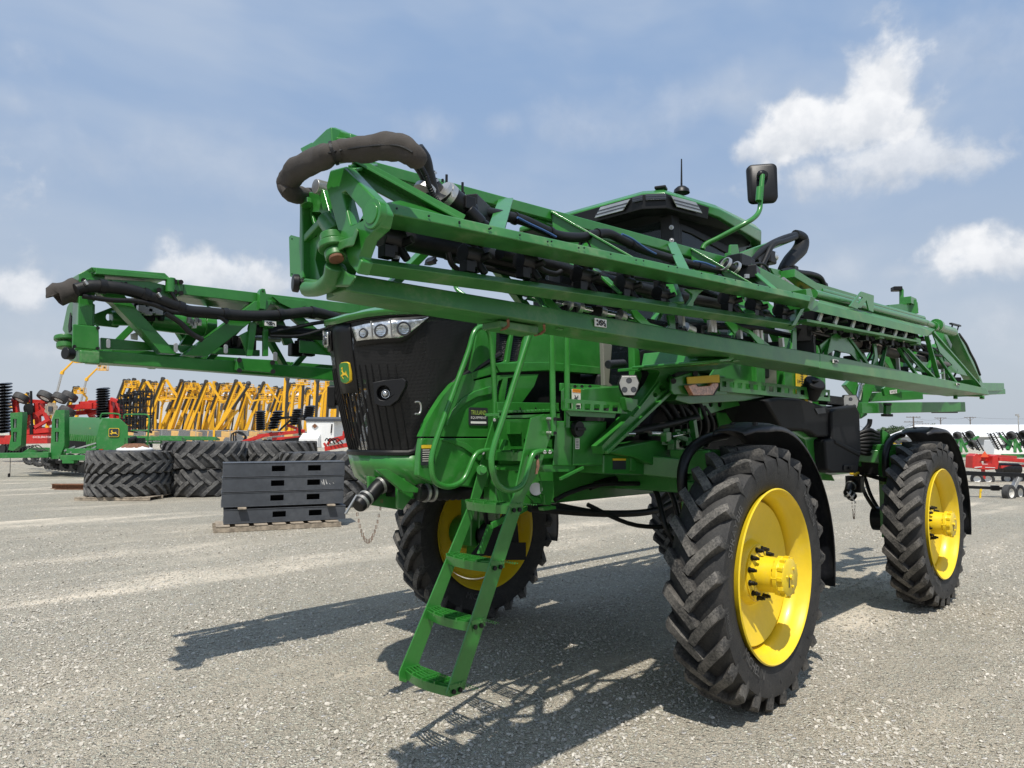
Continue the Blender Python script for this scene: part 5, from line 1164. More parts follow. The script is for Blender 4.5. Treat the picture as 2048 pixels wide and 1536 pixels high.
    mb = MB(); plate(mb, [(1700, 612), (1723, 583), (1748, 591), (1747, 624), (1738, 620), (1733, 600), (1722, 616)], -1.92, .012, [[(1712, 603), (1722, 590), (1727, 593), (1717, 606)]]); plate(mb, [(1700, 612), (1715, 618), (1735, 590), (1723, 583)], -1.97, .012, [[(1711, 604), (1718, 607), (1726, 595), (1720, 592)]]); mb.build('pole_bracket', 'green', B)
    for a, b, w, y in (((1853, 672), (1876, 755), .045, -1.92), ((1865, 664), (1960, 772), .035, -1.92), ((1800, 684), (1868, 756), .04, -1.90), ((1905, 668), (1955, 768), .12, -1.70), ((1838, 672), (1815, 735), .09, -1.6), ((1770, 655), (1740, 720), .09, -1.6)):
        mb = MB(); pbar(mb, a, b, w, .02, y); mb.build('truss_strut', 'green', B, bevel=.002)
    for o in ([(1866, 668), (1880, 690), (1925, 735), (1935, 752), (1908, 745), (1880, 748), (1905, 730), (1880, 705)], [(1800, 690), (1828, 722), (1860, 725), (1850, 745), (1815, 738), (1838, 735)]): mb = MB(); plate(mb, o, -1.85, .012); mb.build('web_plate', 'green', B)
    # curved end arm with slot, cylinder, small bracket
    mb = MB(); plate(mb, [(1888, 660), (1912, 664), (1928, 678), (1940, 705), (1955, 735), (1967, 770), (1950, 772), (1920, 720), (1912, 690), (1906, 684), (1902, 700), (1905, 728), (1890, 730), (1886, 690)], -1.62, .10); plate(mb, [(1958, 758), (1974, 778), (1980, 790), (1965, 792)], -1.9, .3); mb.cyl(W(1964, 792, y=-1.8), W(1964, 798, y=-1.8), .03); mb.cyl(W(1911, 798, y=-1.7), W(1911, 791, y=-1.7), .025)
    mb.build('end_arm', 'green', B, bevel=.006)
    mb = MB(); mb.cyl(W(1866, 652, y=-1.78), W(1906, 664, y=-1.74), .055, n=18); mb.cyl(W(1850, 645, y=-1.8), W(1866, 651, y=-1.78), .035); mb.cyl(W(1872, 650, y=-1.78), W(1876, 652, y=-1.77), .075, n=18); mb.build('fold_cylinder', 'green', B, bevel=.004)
    mb = MB(); mb.tube([W(1903, 660, y=-1.7), W(1905, 648, y=-1.7), W(1918, 650, y=-1.7), W(1914, 662, y=-1.7)], .010, 6); mb.bar(W(1901, 647, y=-1.7), W(1920, 652, y=-1.7), .03, .02); mb.build('hose_guide', 'black', B)
    mb = MB(); mb.tube([W(1918, 668, y=-1.66), W(1932, 688, y=-1.66), W(1940, 705, y=-1.66), W(1950, 724, y=-1.66), W(1960, 750, y=-1.66)], .016, smooth=4); mb.build('arm_hose', 'hose', B)
    # pipes and hoses
    mb = MB(); mb.tube([W(*p, y=-1.72) for p in ((1622, 664), (1655, 670), (1690, 681), (1740, 694), (1786, 706), (1808, 716), (1822, 716), (1856, 724), (1890, 732), (1916, 731))], .052, 12, smooth=4); mb.build('spray_pipe', 'hose_brown', B)
    mb = MB()
    for p in ((1658, 668), (1722, 684), (1762, 693), (1797, 702), (1850, 718)):
        c = W(*p, y=-1.74); mb.box(c, (.09, .13, .15)); mb.box(c + V((0, -.02, .1)), (.12, .06, .07)); mb.cyl(c + V((-.2, -.01, .13)), c + V((.15, -.01, .06)), .014)
    for p in ((1610, 690), (1612, 705), (1605, 668)): mb.box(W(*p, y=-1.8), (.16, .14, .13), .3)
    mb.tube([W(*p, y=-1.8) for p in ((1605, 660), (1622, 668), (1628, 680), (1616, 690), (1606, 684))], .014, smooth=4)
    mb.build('pipe_clamp', 'black', B, bevel=.01)
    mb = MB(); mb.tube([W(p[0], p[1], y=-1.80) for p in ((905, 408), (945, 420), (1010, 432), (1050, 442), (1085, 458), (1120, 472), (1160, 475), (1182, 470), (1215, 467), (1240, 478), (1280, 497), (1325, 512), (1365, 524), (1410, 535), (1438, 540))], .026, 12, smooth=4); mb.build('boom_hose', 'hose', B)
    mb = MB(); mb.tube([W(p[0], p[1], y=-1.845) for p in ((1035, 435), (1060, 448), (1090, 462), (1112, 474))], .006, 8, smooth=4); mb.tube([W(p[0], p[1], y=-1.845) for p in ((1244, 468), (1265, 478), (1290, 496), (1312, 508))], .006, 8, smooth=4); mb.tube([W(p[0], p[1], y=-1.845) for p in ((1388, 522), (1410, 526), (1430, 534))], .007, 8, smooth=4); mb.build('blue_strip', 'blue_band', B)
    for px, py, dx, dy in ((1030, 437, 10, 4), (1100, 465, 10, 4), (1195, 468, 10, 0), (1262, 488, 10, 5), (1345, 518, 10, 3), (1395, 531, 10, 3)):
        a, b = W(px, py, y=-1.80), W(px + dx, py + dy, y=-1.80); mb = MB(); mb.lathe([(-.008, .031), (.008, .031), (.008, .024), (-.008, .024)], a, b - a, 16, closed=True); mb.build('hose_tie', 'black', B)
    for k, (x0, x1) in enumerate(((.9, 1.35), (1.9, 1.45), (2.2, 2.75), (3.3, 2.85), (3.7, 4.2), (4.8, 4.3))):
        mb = MB(); mb.bar((x0, -1.90, 2.53), (x1, -1.80, 2.90), .03, .022); mb.build('thin_brace', 'green', B)
        mb = MB(); c = V((x0 + .25, -1.80, 2.60)); mb.tube([c, c + V((.03, -.04, .10)), c + V((.10, -.02, .17)), c + V((.18, .02, .12))], .012, 8, smooth=4); mb.build('drop_hose', 'hose', B)
    mb = MB(); mb.tube([W(p[0], p[1], y=-1.85) for p in ((1000, 505), (1060, 520), (1100, 530), (1150, 545), (1200, 557), (1260, 572), (1340, 590), (1420, 605), (1500, 622), (1570, 636))], .034, 12, smooth=4); mb.tube([W(p[0], p[1], y=-1.75) for p in ((760, 470), (850, 486), (960, 512), (1080, 545))], .05, 12, smooth=4)
    mb.tube([W(p[0], p[1], y=-1.9) for p in ((896, 505), (905, 530), (930, 545), (960, 540))], .012, smooth=5); mb.tube([W(p[0], p[1], y=-1.9) for p in ((1075, 524), (1085, 540), (1110, 548), (1122, 543))], .014, smooth=5); mb.build('spray_pipe', 'hose', B)
    for px, py, k in ((783, 478, 1.0), (942, 510, 1.0), (1052, 524, 1.0), (1165, 552, 1.05), (1250, 568, 1.05), (1322, 588, .95), (1455, 598, 1.1), (1508, 611, 1.1), (1562, 622, 1.1)): nozzle(W(px, py, y=-1.98), B, k * .95)
    for px, py in ((1629, 632), (1662, 639), (1695, 648), (1727, 655), (1754, 662), (1778, 667), (1800, 671), (1822, 676)): nozzle(W(px, py, y=-1.9), B, 1.45)
    mb = MB()
    for px, py in ((1640, 634), (1672, 640), (1706, 648), (1737, 656), (1765, 662), (1790, 668), (1810, 672)): pbar(mb, (px + 3, py - 8), (px - 3, py + 9), .015, .04, -1.97)
    mb.build('nozzle_guard', 'beige', B)
    mb = MB()
    for x in range(10): mb.box(W(1120 + 16 * x, 560 + 3 * x + (x % 3) * 5, y=-1.7), (.09, .1, .08 + .03 * (x % 2)), .3 * x)
    for x in range(9): mb.box(W(1395 + 22 * x, 596 + 4.5 * x + (x % 3) * 4, y=-1.66), (.12, .1, .08 + .05 * (x % 2)), .3 * x)
    mb.build('valve_manifold', 'black', B, bevel=.012)
    # big black pump housing and the tip hose assembly
    mb = MB(); a, b = W(893, 392, y=-1.86), W(940, 430, y=-1.86); mb.cyl(a, b, .055, n=18); mb.box(W(948, 426, y=-1.8), (.20, .10, .11), .5); mb.cyl(W(935, 420, y=-1.9), W(962, 448, y=-1.92), .032, n=14); mb.tube([W(955, 440, y=-1.92), W(972, 452, y=-1.92), W(990, 462, y=-1.9), W(1002, 480, y=-1.9)], .022, smooth=5); mb.box(W(935, 408, y=-1.9), (.06, .05, .06)); mb.build('section_valve', 'black', B, bevel=.012)
    mb = MB()
    for p, q, r in (((848, 388), (853, 380), .052), ((858, 350), (860, 354), .034), ((862, 364), (864, 368), .034), ((888, 388), (897, 396), .060), ((878, 382), (884, 390), .060)): mb.cyl(W(*p, y=-1.88), W(*q, y=-1.88), r, n=20)
    mb.cyl(W(905, 395, y=-1.93), W(902, 382, y=-1.93), .010); mb.build('clamp_ring', 'zinc', B)
    mb = MB(); mb.tube([W(p[0], p[1], y=-1.90) for p in ((828, 305), (842, 322), (852, 345), (860, 368), (866, 390), (872, 402))], [.048, .045, .034, .030, .03, .05], 14, smooth=4); mb.cyl(W(856, 372, y=-1.86), W(880, 402, y=-1.84), .05, n=16); mb.build('elbow_hose', 'hose', B)
    mb = MB(); pts = [W(p[0], p[1], y=-1.97) for p in ((842, 334), (852, 352), (858, 372), (866, 390), (876, 404), (884, 412))]; n = []
    for i in range(len(pts) - 1): n += [pts[i].lerp(pts[i + 1], k / 8) for k in range(8)]
    mb.tube(n, [.013 if i % 2 else .010 for i in range(len(n))], 8); mb.build('corrugated_loom', 'hose', B, angle=60)
    mb = MB()
    for p in ((868, 358), (893, 365), (885, 374), (925, 380)):
        a = W(p[0], p[1] + 8, y=-1.72); mb.cyl(a, a + V((0, 0, .055)), .006, n=8); mb.cyl(a + V((0, 0, -.005)), a + V((0, 0, .008)), .013, n=6)
    mb.build('stud', 'black', B)
    mb = MB(); mb.prism([W(862, 352, y=-1.70), W(905, 366, y=-1.66), W(935, 392, y=-1.72), W(918, 392, y=-1.80), W(895, 378, y=-1.80)], (0, 0, -.012)); mb.prism([W(866, 350, y=-1.70), W(896, 378, y=-1.80), W(896, 384, y=-1.80), W(866, 356, y=-1.7)], (.01, .01, 0)); mb.build('valve_bracket', 'green', B)
    # shiny lines lying on the lower beam
    mb = MB(); mb.tube([W(*p, y=-1.78) for p in ((1118, 606), (1175, 620), (1240, 632), (1288, 642))], .024, 12); mb.tube([W(*p, y=-1.72) for p in ((1050, 592), (1100, 603))], .018, 10); mb.tube([W(*p, y=-1.78) for p in ((1358, 655), (1400, 664))], .02, 12); mb.build('steel_line', 'chrome', B)
    mb = MB()
    for p, q in (((1134, 609), (1138, 610)), ((1152, 613), (1160, 615)), ((1196, 622), (1206, 626)), ((1238, 630), (1246, 634)), ((1370, 655), (1384, 662))): mb.cyl(W(*p, y=-1.80), W(*q, y=-1.80), .034, n=14)
    for x, y0, y1 in ((1362, 628, 652), (1420, 640, 664), (1426, 641, 665), (1478, 655, 678), (1512, 660, 684), (1520, 661, 686), (1562, 676, 694), (1660, 690, 712), (1795, 716, 742), (1885, 738, 758)): mb.bar(W(x, y0, y=-1.84), W(x + 2, y1, y=-1.84), .03, .03)
    mb.prism(WP([(787, 493), (799, 493), (799, 518), (784, 518), (784, 503)], y=-1.97), (0, .012, 0)); mb.build('steel_bracket', 'zinc', B)
    mb = MB()
    for k in range(16):
        t = k / 15; mb.box(W(1130 + 780 * t, 622 + 140 * t - 3 * (k % 2), y=-1.76), (.11, .09, .05 + .02 * (k % 3)), k)
    mb.tube([W(1290, 645, y=-1.8), W(1400, 668, y=-1.8), W(1580, 702, y=-1.8), W(1760, 740, y=-1.8)], .014); mb.tube([W(1180, 600, y=-1.7), W(1205, 612, y=-1.7), W(1228, 622, y=-1.7), W(1240, 612, y=-1.7)], .02, smooth=5); mb.build('line_fitting', 'black', B, bevel=.008)
    # ---- hinge end at the tip, facing the camera
    xt = -3.58
    o = [(659, 340), (689, 332), (755, 403), (765, 424), (759, 452), (732, 477), (719, 514), (724, 522), (714, 549), (698, 529), (676, 467), (651, 373)]
    hole = [(685, 386), (690, 383), (721, 418), (724, 430), (714, 446), (704, 450), (700, 446)]
    mb = MB(); mb.prism(WP(o, x=xt), (.05, 0, 0), [WP(hole, x=xt)]); tip = mb.build('hinge_plate', 'green', B, bevel=.008)
    mb = MB(); c = W(747, 428, x=xt); mb.cyl(c + V((-.008, 0, 0)), c + V((.02, 0, 0)), .052, n=28); mb.cyl(c + V((-.012, 0, 0)), c + V((.02, 0, 0)), .036, n=28); mb.build('pivot_boss', 'green', tip, bevel=.003)
    xr = -3.52
    out = [(600, 384), (650, 384), (660, 410), (668, 480), (672, 520), (660, 560), (604, 560), (598, 500), (599, 430)]
    h1 = [(605, 424), (616, 420), (626, 452), (612, 478), (603, 480)]; h2 = [(622, 424), (640, 424), (648, 436), (630, 450)]; h3 = [(636, 484), (655, 470), (655, 558), (640, 556), (630, 520)]
    mb = MB(); mb.prism(WP(out, x=xr), (.10, 0, 0), [WP(h1, x=xr), WP(h2, x=xr), WP(h3, x=xr)]); cas = mb.build('hinge_casting', 'green', B, bevel=.012)
    mb = MB(); mb.prism(WP([(598, 384), (604, 384), (606, 556), (600, 560)], x=xr - .03), (.13, 0, 0)); mb.bar(W(606, 486, x=xr - .01), W(652, 436, x=xr - .01), .03, .03); mb.bar(W(648, 385, x=xr - .02), W(672, 470, x=xr - .02), .03, .035); mb.tube([W(612, 400, x=xr - .02), W(614, 412, x=xr - .02)], .025, 10); mb.build('casting_rib', 'green', cas, bevel=.006)
    mb = MB(); mb.prism(WP(h1, x=xr + .09), (.01, 0, 0)); mb.prism(WP(h2, x=xr + .09), (.01, 0, 0)); mb.build('casting_web', 'green', cas)
    mb = MB(); c0, c1 = W(652, 440, x=xr - .03), W(672, 468, x=xr - .04); mb.cyl(c0, c1, .035, n=18); c2, c3 = W(663, 468, x=xr - .07), W(665, 484, x=xr - .07); mb.cyl(c2, c3, .042, n=20); mb.cyl(W(666, 486, x=xr - .08), W(668, 500, x=xr - .08), .055, n=24); mb.cyl(W(669, 502, x=xr - .08), W(673, 518, x=xr - .08), .038, n=20); 
    mb.hexa(WP([(655, 492), (664, 486), (702, 474), (712, 455), (718, 460), (708, 492), (690, 496), (668, 508)], x=xr - .09), WP([(655, 492), (664, 486), (702, 474), (712, 455), (718, 460), (708, 492), (690, 496), (668, 508)], x=xr - .02)); mb.build('hinge_knuckle', 'green_dusty', tip, bevel=.008)
    mb = MB(); mb.cyl(W(672, 514, x=xr - .09), W(673.5, 520, x=xr - .09), .026, n=18); mb.build('hinge_pin', 'rust', tip, bevel=.003)
    mb = MB(); lowc = [(606, 556), (640, 560), (664, 548), (668, 530), (684, 530), (698, 548), (716, 552), (700, 574), (670, 574), (640, 590), (612, 588)]; mb.hexa(WP(lowc, x=xr - .06), WP(lowc, x=xr + .15)); mb.tube([W(612, 578, x=xr - .05), W(640, 576, x=xr - .06), (W(664, 558, x=xr - .06)), W(672, 530, x=xr - .07)], [.03, .028, .035, .04], 12, smooth=4); mb.build('lower_casting', 'green_dusty', B, bevel=.012)
    mb = MB(); c = W(598, 567, x=xr - .05); d = V((-.75, .25, 0)).normalized(); mb.cyl(c, c - d * .06, .02, n=14); mb.cyl(c, c + d * .025, .036, .034, 24); mb.build('rubber_stop', 'black', B, bevel=.005)
    mb = MB(); hp = rrect(578, 472, 600, 555, 4, 3); mb.prism(WP([(578, 474), (582, 470), (600, 475), (602, 553), (596, 557), (580, 553)], x=xr + .05), (.01, 0, 0), [WP(circ(584, 478, 1.6, 10), x=xr + .05), WP(circ(584, 548, 1.6, 10), x=xr + .05)]); mb.build('side_plate', 'green', B)
    mb = MB()
    plate3 = lambda pts, x, t: mb.prism(WP(pts, x=x), (t, 0, 0))
    plate3([(622, 287), (652, 258), (662, 253), (664, 292), (640, 296)], xr - .02, .16); plate3([(660, 254), (668, 254), (684, 262), (700, 266), (701, 277), (674, 276), (664, 292)], xr + .02, .05); plate3([(659, 272), (700, 276), (704, 288), (664, 292)], xr, .06); plate3([(599, 296), (622, 284), (650, 290), (640, 306), (606, 312)], xr - .02, .14)
    mb.hexa(WP([(684, 272), (744, 288), (744, 300), (690, 290)], y=-1.75), [p + V((0, .06, 0)) for p in WP([(684, 272), (744, 288), (744, 300), (690, 290)], y=-1.75)])
    mb.build('top_bracket', 'green', B, bevel=.006)
    mb = MB(); c = W(630, 372, x=xr - .05); mb.cyl(c, c + V((.08, 0, 0)), .028, n=18); mb.build('pin_cap', 'zinc', B, bevel=.003)
    # padded fabric sleeve looping round the hinge
    pth = [(618, 394), (586, 383), (576, 366), (592, 340), (620, 322), (652, 308), (665, 303), (680, 300), (720, 294), (765, 290), (800, 292), (825, 304), (834, 318)]
    ys = [(-3.62, None)] ; pts = []
    for i, (px, py) in enumerate(pth):
        t = i / (len(pth) - 1); pts.append(W(px, py + 4, x=-3.60 - .06 * math.sin(math.pi * min(1, t * 1.3)) + .34 * max(0, t - .5) ** 1.2))
    pts[0] = W(628, 392, x=-3.40)
    fr = MB(); rad = [.030, .036, .040, .043, .044, .042, .035, .039, .044, .046, .046, .043, .035]; fr.tube(pts, rad, 18, smooth=6)
    for i, v in enumerate(fr.v):
        k = mnoise.noise(v * 17) * .006 + mnoise.noise(V((v.x * 14, v.y * 40, v.z * 40))) * .006; ring = i // 18; cpt = sum((fr.v[ring * 18 + j] for j in range(18)), V((0, 0, 0))) / 18 if ring * 18 + 18 <= len(fr.v) else v
        fr.v[i] = v + (v - cpt).normalized() * k if (v - cpt).length > 1e-6 else v
    fr.v = [V(v) for v in fr.v]; sl_ = fr.build('hose_sleeve', 'fabric', B, angle=60)
    mb = MB(); mb.tube([p + ((CAM - p).normalized() + V((0, 0, .12))).normalized() * (rad[q + 1] * 1.06) for q, p in enumerate(pts[1:-1])], .0045, 6, smooth=5); c = pts[6]; mb.lathe([(0, .042), (.010, .042), (.010, .034), (0, .034)], c, (pts[7] - pts[5]), 18, closed=True); mb.build('sleeve_zip', 'hose', sl_)
    # upper rear of the folded arm: green strut, black hose hanging over the cab side, cylinders
    mb = MB(); pbar(mb, (1470, 518), (1592, 472), .03, .07, -1.55, -1.35); plate(mb, [(1462, 489), (1476, 489), (1480, 510), (1470, 516), (1460, 510)], -1.6, .02); pbar(mb, (1455, 512), (1600, 585), .05, .05, -1.66); pbar(mb, (1575, 548), (1640, 588), .12, .07, -1.66); plate(mb, [(1540, 535), (1562, 540), (1640, 580), (1620, 592), (1560, 570)], -1.55, .03); pbar(mb, (1590, 565), (1700, 596), .14, .05, -1.5); mb.build('fold_arm', 'green', B, bevel=.005)
    mb = MB(); mb.tube([W(*p, y=-1.5) for p in ((1490, 528), (1515, 508), (1545, 488), (1570, 477), (1590, 471))], .033, 12, smooth=4); mb.tube([W(p[0], p[1], y=-1.45) for p in ((1590, 468), (1603, 478), (1600, 498), (1580, 520), (1566, 538), (1562, 545))], [.04, .062, .07, .06, .045, .03], 14, smooth=5); mb.tube([W(*p, y=-1.55) for p in ((1592, 474), (1570, 482), (1546, 490), (1530, 520), (1520, 542))], .022, smooth=5)
    mb.tube([W(*p, y=-1.55) for p in ((1562, 545), (1580, 540), (1600, 545), (1622, 548), (1640, 555), (1648, 570))], .024, smooth=5); mb.tube([W(*p, y=-1.5) for p in ((1570, 540), (1600, 555), (1630, 564), (1648, 572))], .04, smooth=5); mb.tube([W(*p, y=-1.62) for p in ((1500, 536), (1512, 527), (1530, 530), (1540, 550), (1535, 570), (1530, 575))], .010, smooth=5); mb.tube([W(*p, y=-1.62) for p in ((1518, 540), (1545, 570), (1575, 588))], .018, smooth=5); mb.build('fold_hose', 'hose', B)
    mb = MB(); mb.box(W(1478, 524, y=-1.72), (.16, .12, .09)); mb.box(W(1500, 548, y=-1.75), (.18, .12, .10), .3); mb.box(W(1490, 532, y=-1.66), (.1, .12, .1)); mb.cyl(W(1445, 527, y=-1.8), W(1468, 540, y=-1.8), .04); mb.box(W(1588, 542, y=-1.55), (.09, .05, .09)); mb.build('control_valve', 'black', B, bevel=.01)
    mb = MB(); mb.cyl(W(1566, 558, y=-1.68), W(1584, 572, y=-1.68), .018); mb.cyl(W(1584, 572, y=-1.68), W(1592, 577, y=-1.68), .011); mb.tube([W(*p, y=-1.62) for p in ((1590, 548), (1598, 565), (1608, 580), (1600, 585))], .012, smooth=4); mb.lathe([(0, .05), (.02, .05), (.02, .042), (0, .042)], W(1449, 527, y=-1.85), (1, -.4, -.5), 18, closed=True); mb.lathe([(0, .05), (.02, .05), (.02, .042), (0, .042)], W(1468, 535, y=-1.85), (1, -.4, -.5), 18, closed=True); mb.prism(WP(rect((1491, 548), (1499, 556)), y=-1.83), (0, .01, 0)); mb.build('steel_line', 'zinc', B)
    mb = MB(); mb.prism(WP(circ(870, 521, 6, 4), y=-1.4), (0, .05, 0)); mb.prism(WP([(861, 527), (863, 517), (868, 512), (873, 512), (873, 528)], y=-.9), (0, .06, 0)); mb.build('nozzle_guard', 'black', B)
left_boom()

def right_boom():
    y = 1.30; B0 = MB()
    # near lower chord with the paler underside, upper chord
    chord(B0, (184, 724), (184, 700), (720, 765), (720, 741), y, w=.12); Bm = B0
    x_end = 6.4
    B = B0.build('right_boom', 'green', SP, bevel=.006)
    mb = MB(); b0, b1 = W(720, 753, y=y), V((6.4, y, 2.46)); mb.bar(b0 + V((0, .06, 0)), b1, .12, .10); t0 = W(720, 615, y=y); mb.bar(t0 + V((0, .06, 0)), V((6.2, y + .1, 3.0)), .12, .09); mb.bar((-1.2, 2.1, 2.45), (6.4, 2.0, 2.45), .12, .1)
    for k in range(8): x = -1 + .9 * k; mb.bar((x, y + .05, 2.5), (x + .45, y + .08, 3.0), .06, .05); mb.bar((x + .9, y + .05, 2.5), (x + .45, y + .08, 3.0), .06, .05)
    mb.build('inner_truss', 'green', B)
    mb = MB(); chord(mb, (366, 589), (366, 568), (720, 629), (720, 609), y, w=.12); mb.build('upper_chord', 'green', B, bevel=.005)
    mb = MB(); plate(mb, [(165, 556), (300, 563), (340, 572), (355, 584), (355, 594), (330, 594), (304, 583), (165, 578)], y - .02, .14); plate(mb, [(182, 534), (330, 546), (340, 556), (305, 557), (192, 546)], y - .06, .35); plate(mb, [(192, 535), (322, 550), (335, 557), (340, 560), (192, 548)], y - .07, .06); plate(mb, [(157, 548), (172, 540), (180, 546), (210, 548), (210, 560), (160, 566)], y, .3); mb.build('top_cover', 'green', B, bevel=.006)
    mb = MB(); plate(mb, [(345, 558), (366, 560), (366, 590), (352, 588), (345, 580)], y - .05, .05); mb.cyl(W(341, 556, y=y - .05), W(341, 585, y=y - .05), .035, n=16); mb.build('clamp_block', 'green', B, bevel=.005)
    mb = MB()
    for px, py in ((350, 563), (362, 564), (350, 584), (362, 586), (318, 580), (168, 561)): mb.cyl(W(px, py, y=y - .08), W(px, py, y=y), .018, n=8)
    for px, py in ((179, 562), (192, 563), (222, 563), (243, 566), (252, 566)): mb.cyl(W(px, py, y=y - .024), W(px, py, y=y), .010, n=8)
    mb.build('chord_bolt', 'black', B)
    mb = MB()
    for k in range(5):
        x = -3.3 + .8 * k; mb.bar((x, 2.05, 2.5), (x + .4, 1.95, 3.02), .06, .05); mb.bar((x + .8, 2.05, 2.5), (x + .4, 1.95, 3.02), .06, .05); mb.bar((x, 1.4, 2.48), (x + .4, 2.05, 2.48), .05, .04)
    mb.build('far_lattice', 'green', B, bevel=.004)
    mb = MB(); mb.box((-1.15, 1.74, 2.475), (4.5, .56, .02)); mb.box((-1.2, 1.70, 3.02), (3.6, .40, .015)); mb.build('shadow_plate', 'green', B)  # plates added inside the truss to make its ground shadow solid
    # diagonals, end post and plates
    for o, yy, t in (([(193, 582), (242, 582), (260, 603), (355, 708), (322, 706), (225, 605)], y - .02, .10), ([(368, 710), (510, 602), (545, 600), (535, 618), (415, 713)], y - .03, .10), ([(548, 605), (575, 608), (680, 695), (670, 715), (600, 650)], y, .05)):
        mb = MB(); plate(mb, o, yy, t); mb.build('diagonal', 'green', B, bevel=.004)
    mb = MB(); plate(mb, [(280, 657), (318, 668), (352, 708), (322, 706)], y - .045, .03); plate(mb, [(520, 582), (524, 577), (530, 578), (533, 590), (531, 618), (520, 617)], y - .06, .05, [circ(526, 583, 2.2, 10)]); plate(mb, [(545, 593), (612, 602), (616, 610), (604, 615), (602, 625), (585, 618), (560, 606)], y - .04, .03); mb.build('gusset', 'green', B, bevel=.003)
    mb = MB(); plate(mb, [(158, 592), (187, 594), (186, 652), (156, 650)], y - .02, .16); plate(mb, [(146, 648), (198, 653), (199, 700), (145, 695)], y - .09, .02); plate(mb, [(158, 700), (186, 700), (186, 720), (160, 718)], y - .02, .2); plate(mb, [(187, 645), (198, 650), (198, 656)], y - .05, .02); mb.build('end_post', 'green', B, bevel=.006)
    mb = MB()
    for px, py in ((149, 693), (195, 697), (196, 656)): mb.cyl(W(px, py, y=y - .10), W(px, py, y=y - .08), .012, n=8)
    mb.build('plate_bolt', 'black', B)
    mb = MB(); xs = -3.62
    pl = lambda pts, x, t: mb.prism(WP(pts, x=x), (t, 0, 0))
    pl([(134, 612), (140, 602), (158, 604), (156, 690), (146, 688), (132, 672), (124, 660)], xs, .10); mb.cyl(W(131, 672, x=xs - .04), W(131, 682, x=xs - .04), .07, n=18); mb.cyl(W(131, 684, x=xs - .04), W(131, 697, x=xs - .04), .055, n=18); pl([(133, 700), (160, 700), (160, 726), (138, 722), (132, 712)], xs - .02, .12); pl([(148, 560), (158, 555), (158, 600), (150, 600)], xs, .1); mb.build('hinge_casting', 'green_dusty', B, bevel=.01)
    mb = MB(); pl([(136, 652), (140, 625), (143, 635), (142, 660), (137, 665)], xs - .005, .006); mb.build('casting_slot', 'dark', B)
    mb = MB(); c = W(145, 708, x=xs - .05); mb.cyl(c, c + V((-.05, -.02, 0)), .04, n=18); mb.build('rubber_stop', 'black', B, bevel=.005)
    mb = MB(); fr = MB(); fr.tube([W(*p, y=1.36) for p in ((112, 590), (114, 589), (132, 585), (152, 580), (158, 579))], [.062, .080, .075, .085, .06], 14, smooth=4)
    fr.v = [v + V((mnoise.noise(v * 14), mnoise.noise(v * 14 + V((5, 0, 0))), mnoise.noise(v * 14 + V((9, 0, 0))))) * .015 for v in fr.v]; fr.build('hose_sleeve', 'fabric', B, angle=60)
    mb = MB(); mb.tube([W(*p, y=1.20) for p in ((152, 580), (175, 574), (200, 573), (240, 577), (275, 585), (310, 598), (345, 610), (375, 622), (410, 625), (440, 628), (500, 632), (560, 630), (620, 624), (660, 632), (700, 645))], .044, 12, smooth=4); mb.build('boom_hose', 'hose', B)
    for px, py, dx, dy in ((205, 573, 8, 1), (290, 590, 8, 4), (360, 616, 8, 3), (450, 629, 8, 0), (560, 630, 8, -1), (625, 625, 8, 2)):
        a, b = W(px, py, y=1.20), W(px + dx, py + dy, y=1.20); mb = MB(); mb.lathe([(-.02, .052), (.02, .052), (.02, .042), (-.02, .042)], a, b - a, 16, closed=True); mb.build('hose_tie', 'black', B)
    mb = MB(); mb.tube([W(*p, y=1.18) for p in ((165, 592), (220, 600), (270, 602), (310, 610), (345, 624), (380, 625), (410, 622), (440, 634), (455, 645))], .018, smooth=4); mb.tube([W(*p, y=1.18) for p in ((330, 626), (360, 645), (380, 665), (405, 680))], .02, smooth=4); mb.tube([W(*p, y=1.18) for p in ((342, 584), (352, 600), (368, 622))], .012, smooth=4); mb.tube([W(*p, y=1.2) for p in ((540, 665), (590, 655), (640, 645), (700, 640))], .016, smooth=4); mb.tube([W(*p, y=1.2) for p in ((540, 672), (600, 672), (660, 655), (700, 648))], .014, smooth=4); mb.tube([W(*p, y=1.3) for p in ((500, 658), (560, 662), (620, 668), (700, 672))], .05, 10, smooth=4); mb.build('small_hose', 'hose', B)
    mb = MB()
    for px, py in ((171, 565), (318, 590)): mb.bar(W(px - 3, py - 4, y=1.14), W(px + 3, py + 5, y=1.14), .04, .015)
    for px, py in ((217, 687), (352, 695), (452, 698), (551, 713)): mb.prism(WP(rrect(px - 4, py - 9, px + 4, py + 9, 3, 2), y=y - .09), (0, .01, 0))
    mb.prism(WP([(262, 668), (276, 664), (276, 680), (263, 678)], y=1.4), (0, .02, 0)); mb.cyl(W(265, 595, y=1.5), W(282, 598, y=1.5), .03); mb.cyl(W(500, 675, y=1.45), W(560, 680, y=1.45), .022)
    for k in range(6): mb.box(W(282 + 7 * k, 618 + 3 * (k % 3), y=1.45), (.05, .05, .05))
    for k in range(5): mb.box(W(378 + 5 * k, 640 + 5 * (k % 3), y=1.38), (.03, .03, .05))
    mb.build('steel_bracket', 'zinc', B, bevel=.002)
    mb = MB()
    for k in range(10): mb.box(W(278 + 6 * k, 610 + 5 * (k % 4) + 6, y=1.55), (.09, .08, .09), k)
    for k in range(7): mb.box(W(445 + 9 * k, 690 - 4 * (k % 3), y=1.6), (.10, .08, .09), k)
    for k in range(6): mb.box(W(590 + 9 * k, 700 - 5 * (k % 3), y=1.5), (.10, .08, .11), k)
    mb.build('valve_manifold', 'black', B, bevel=.01)
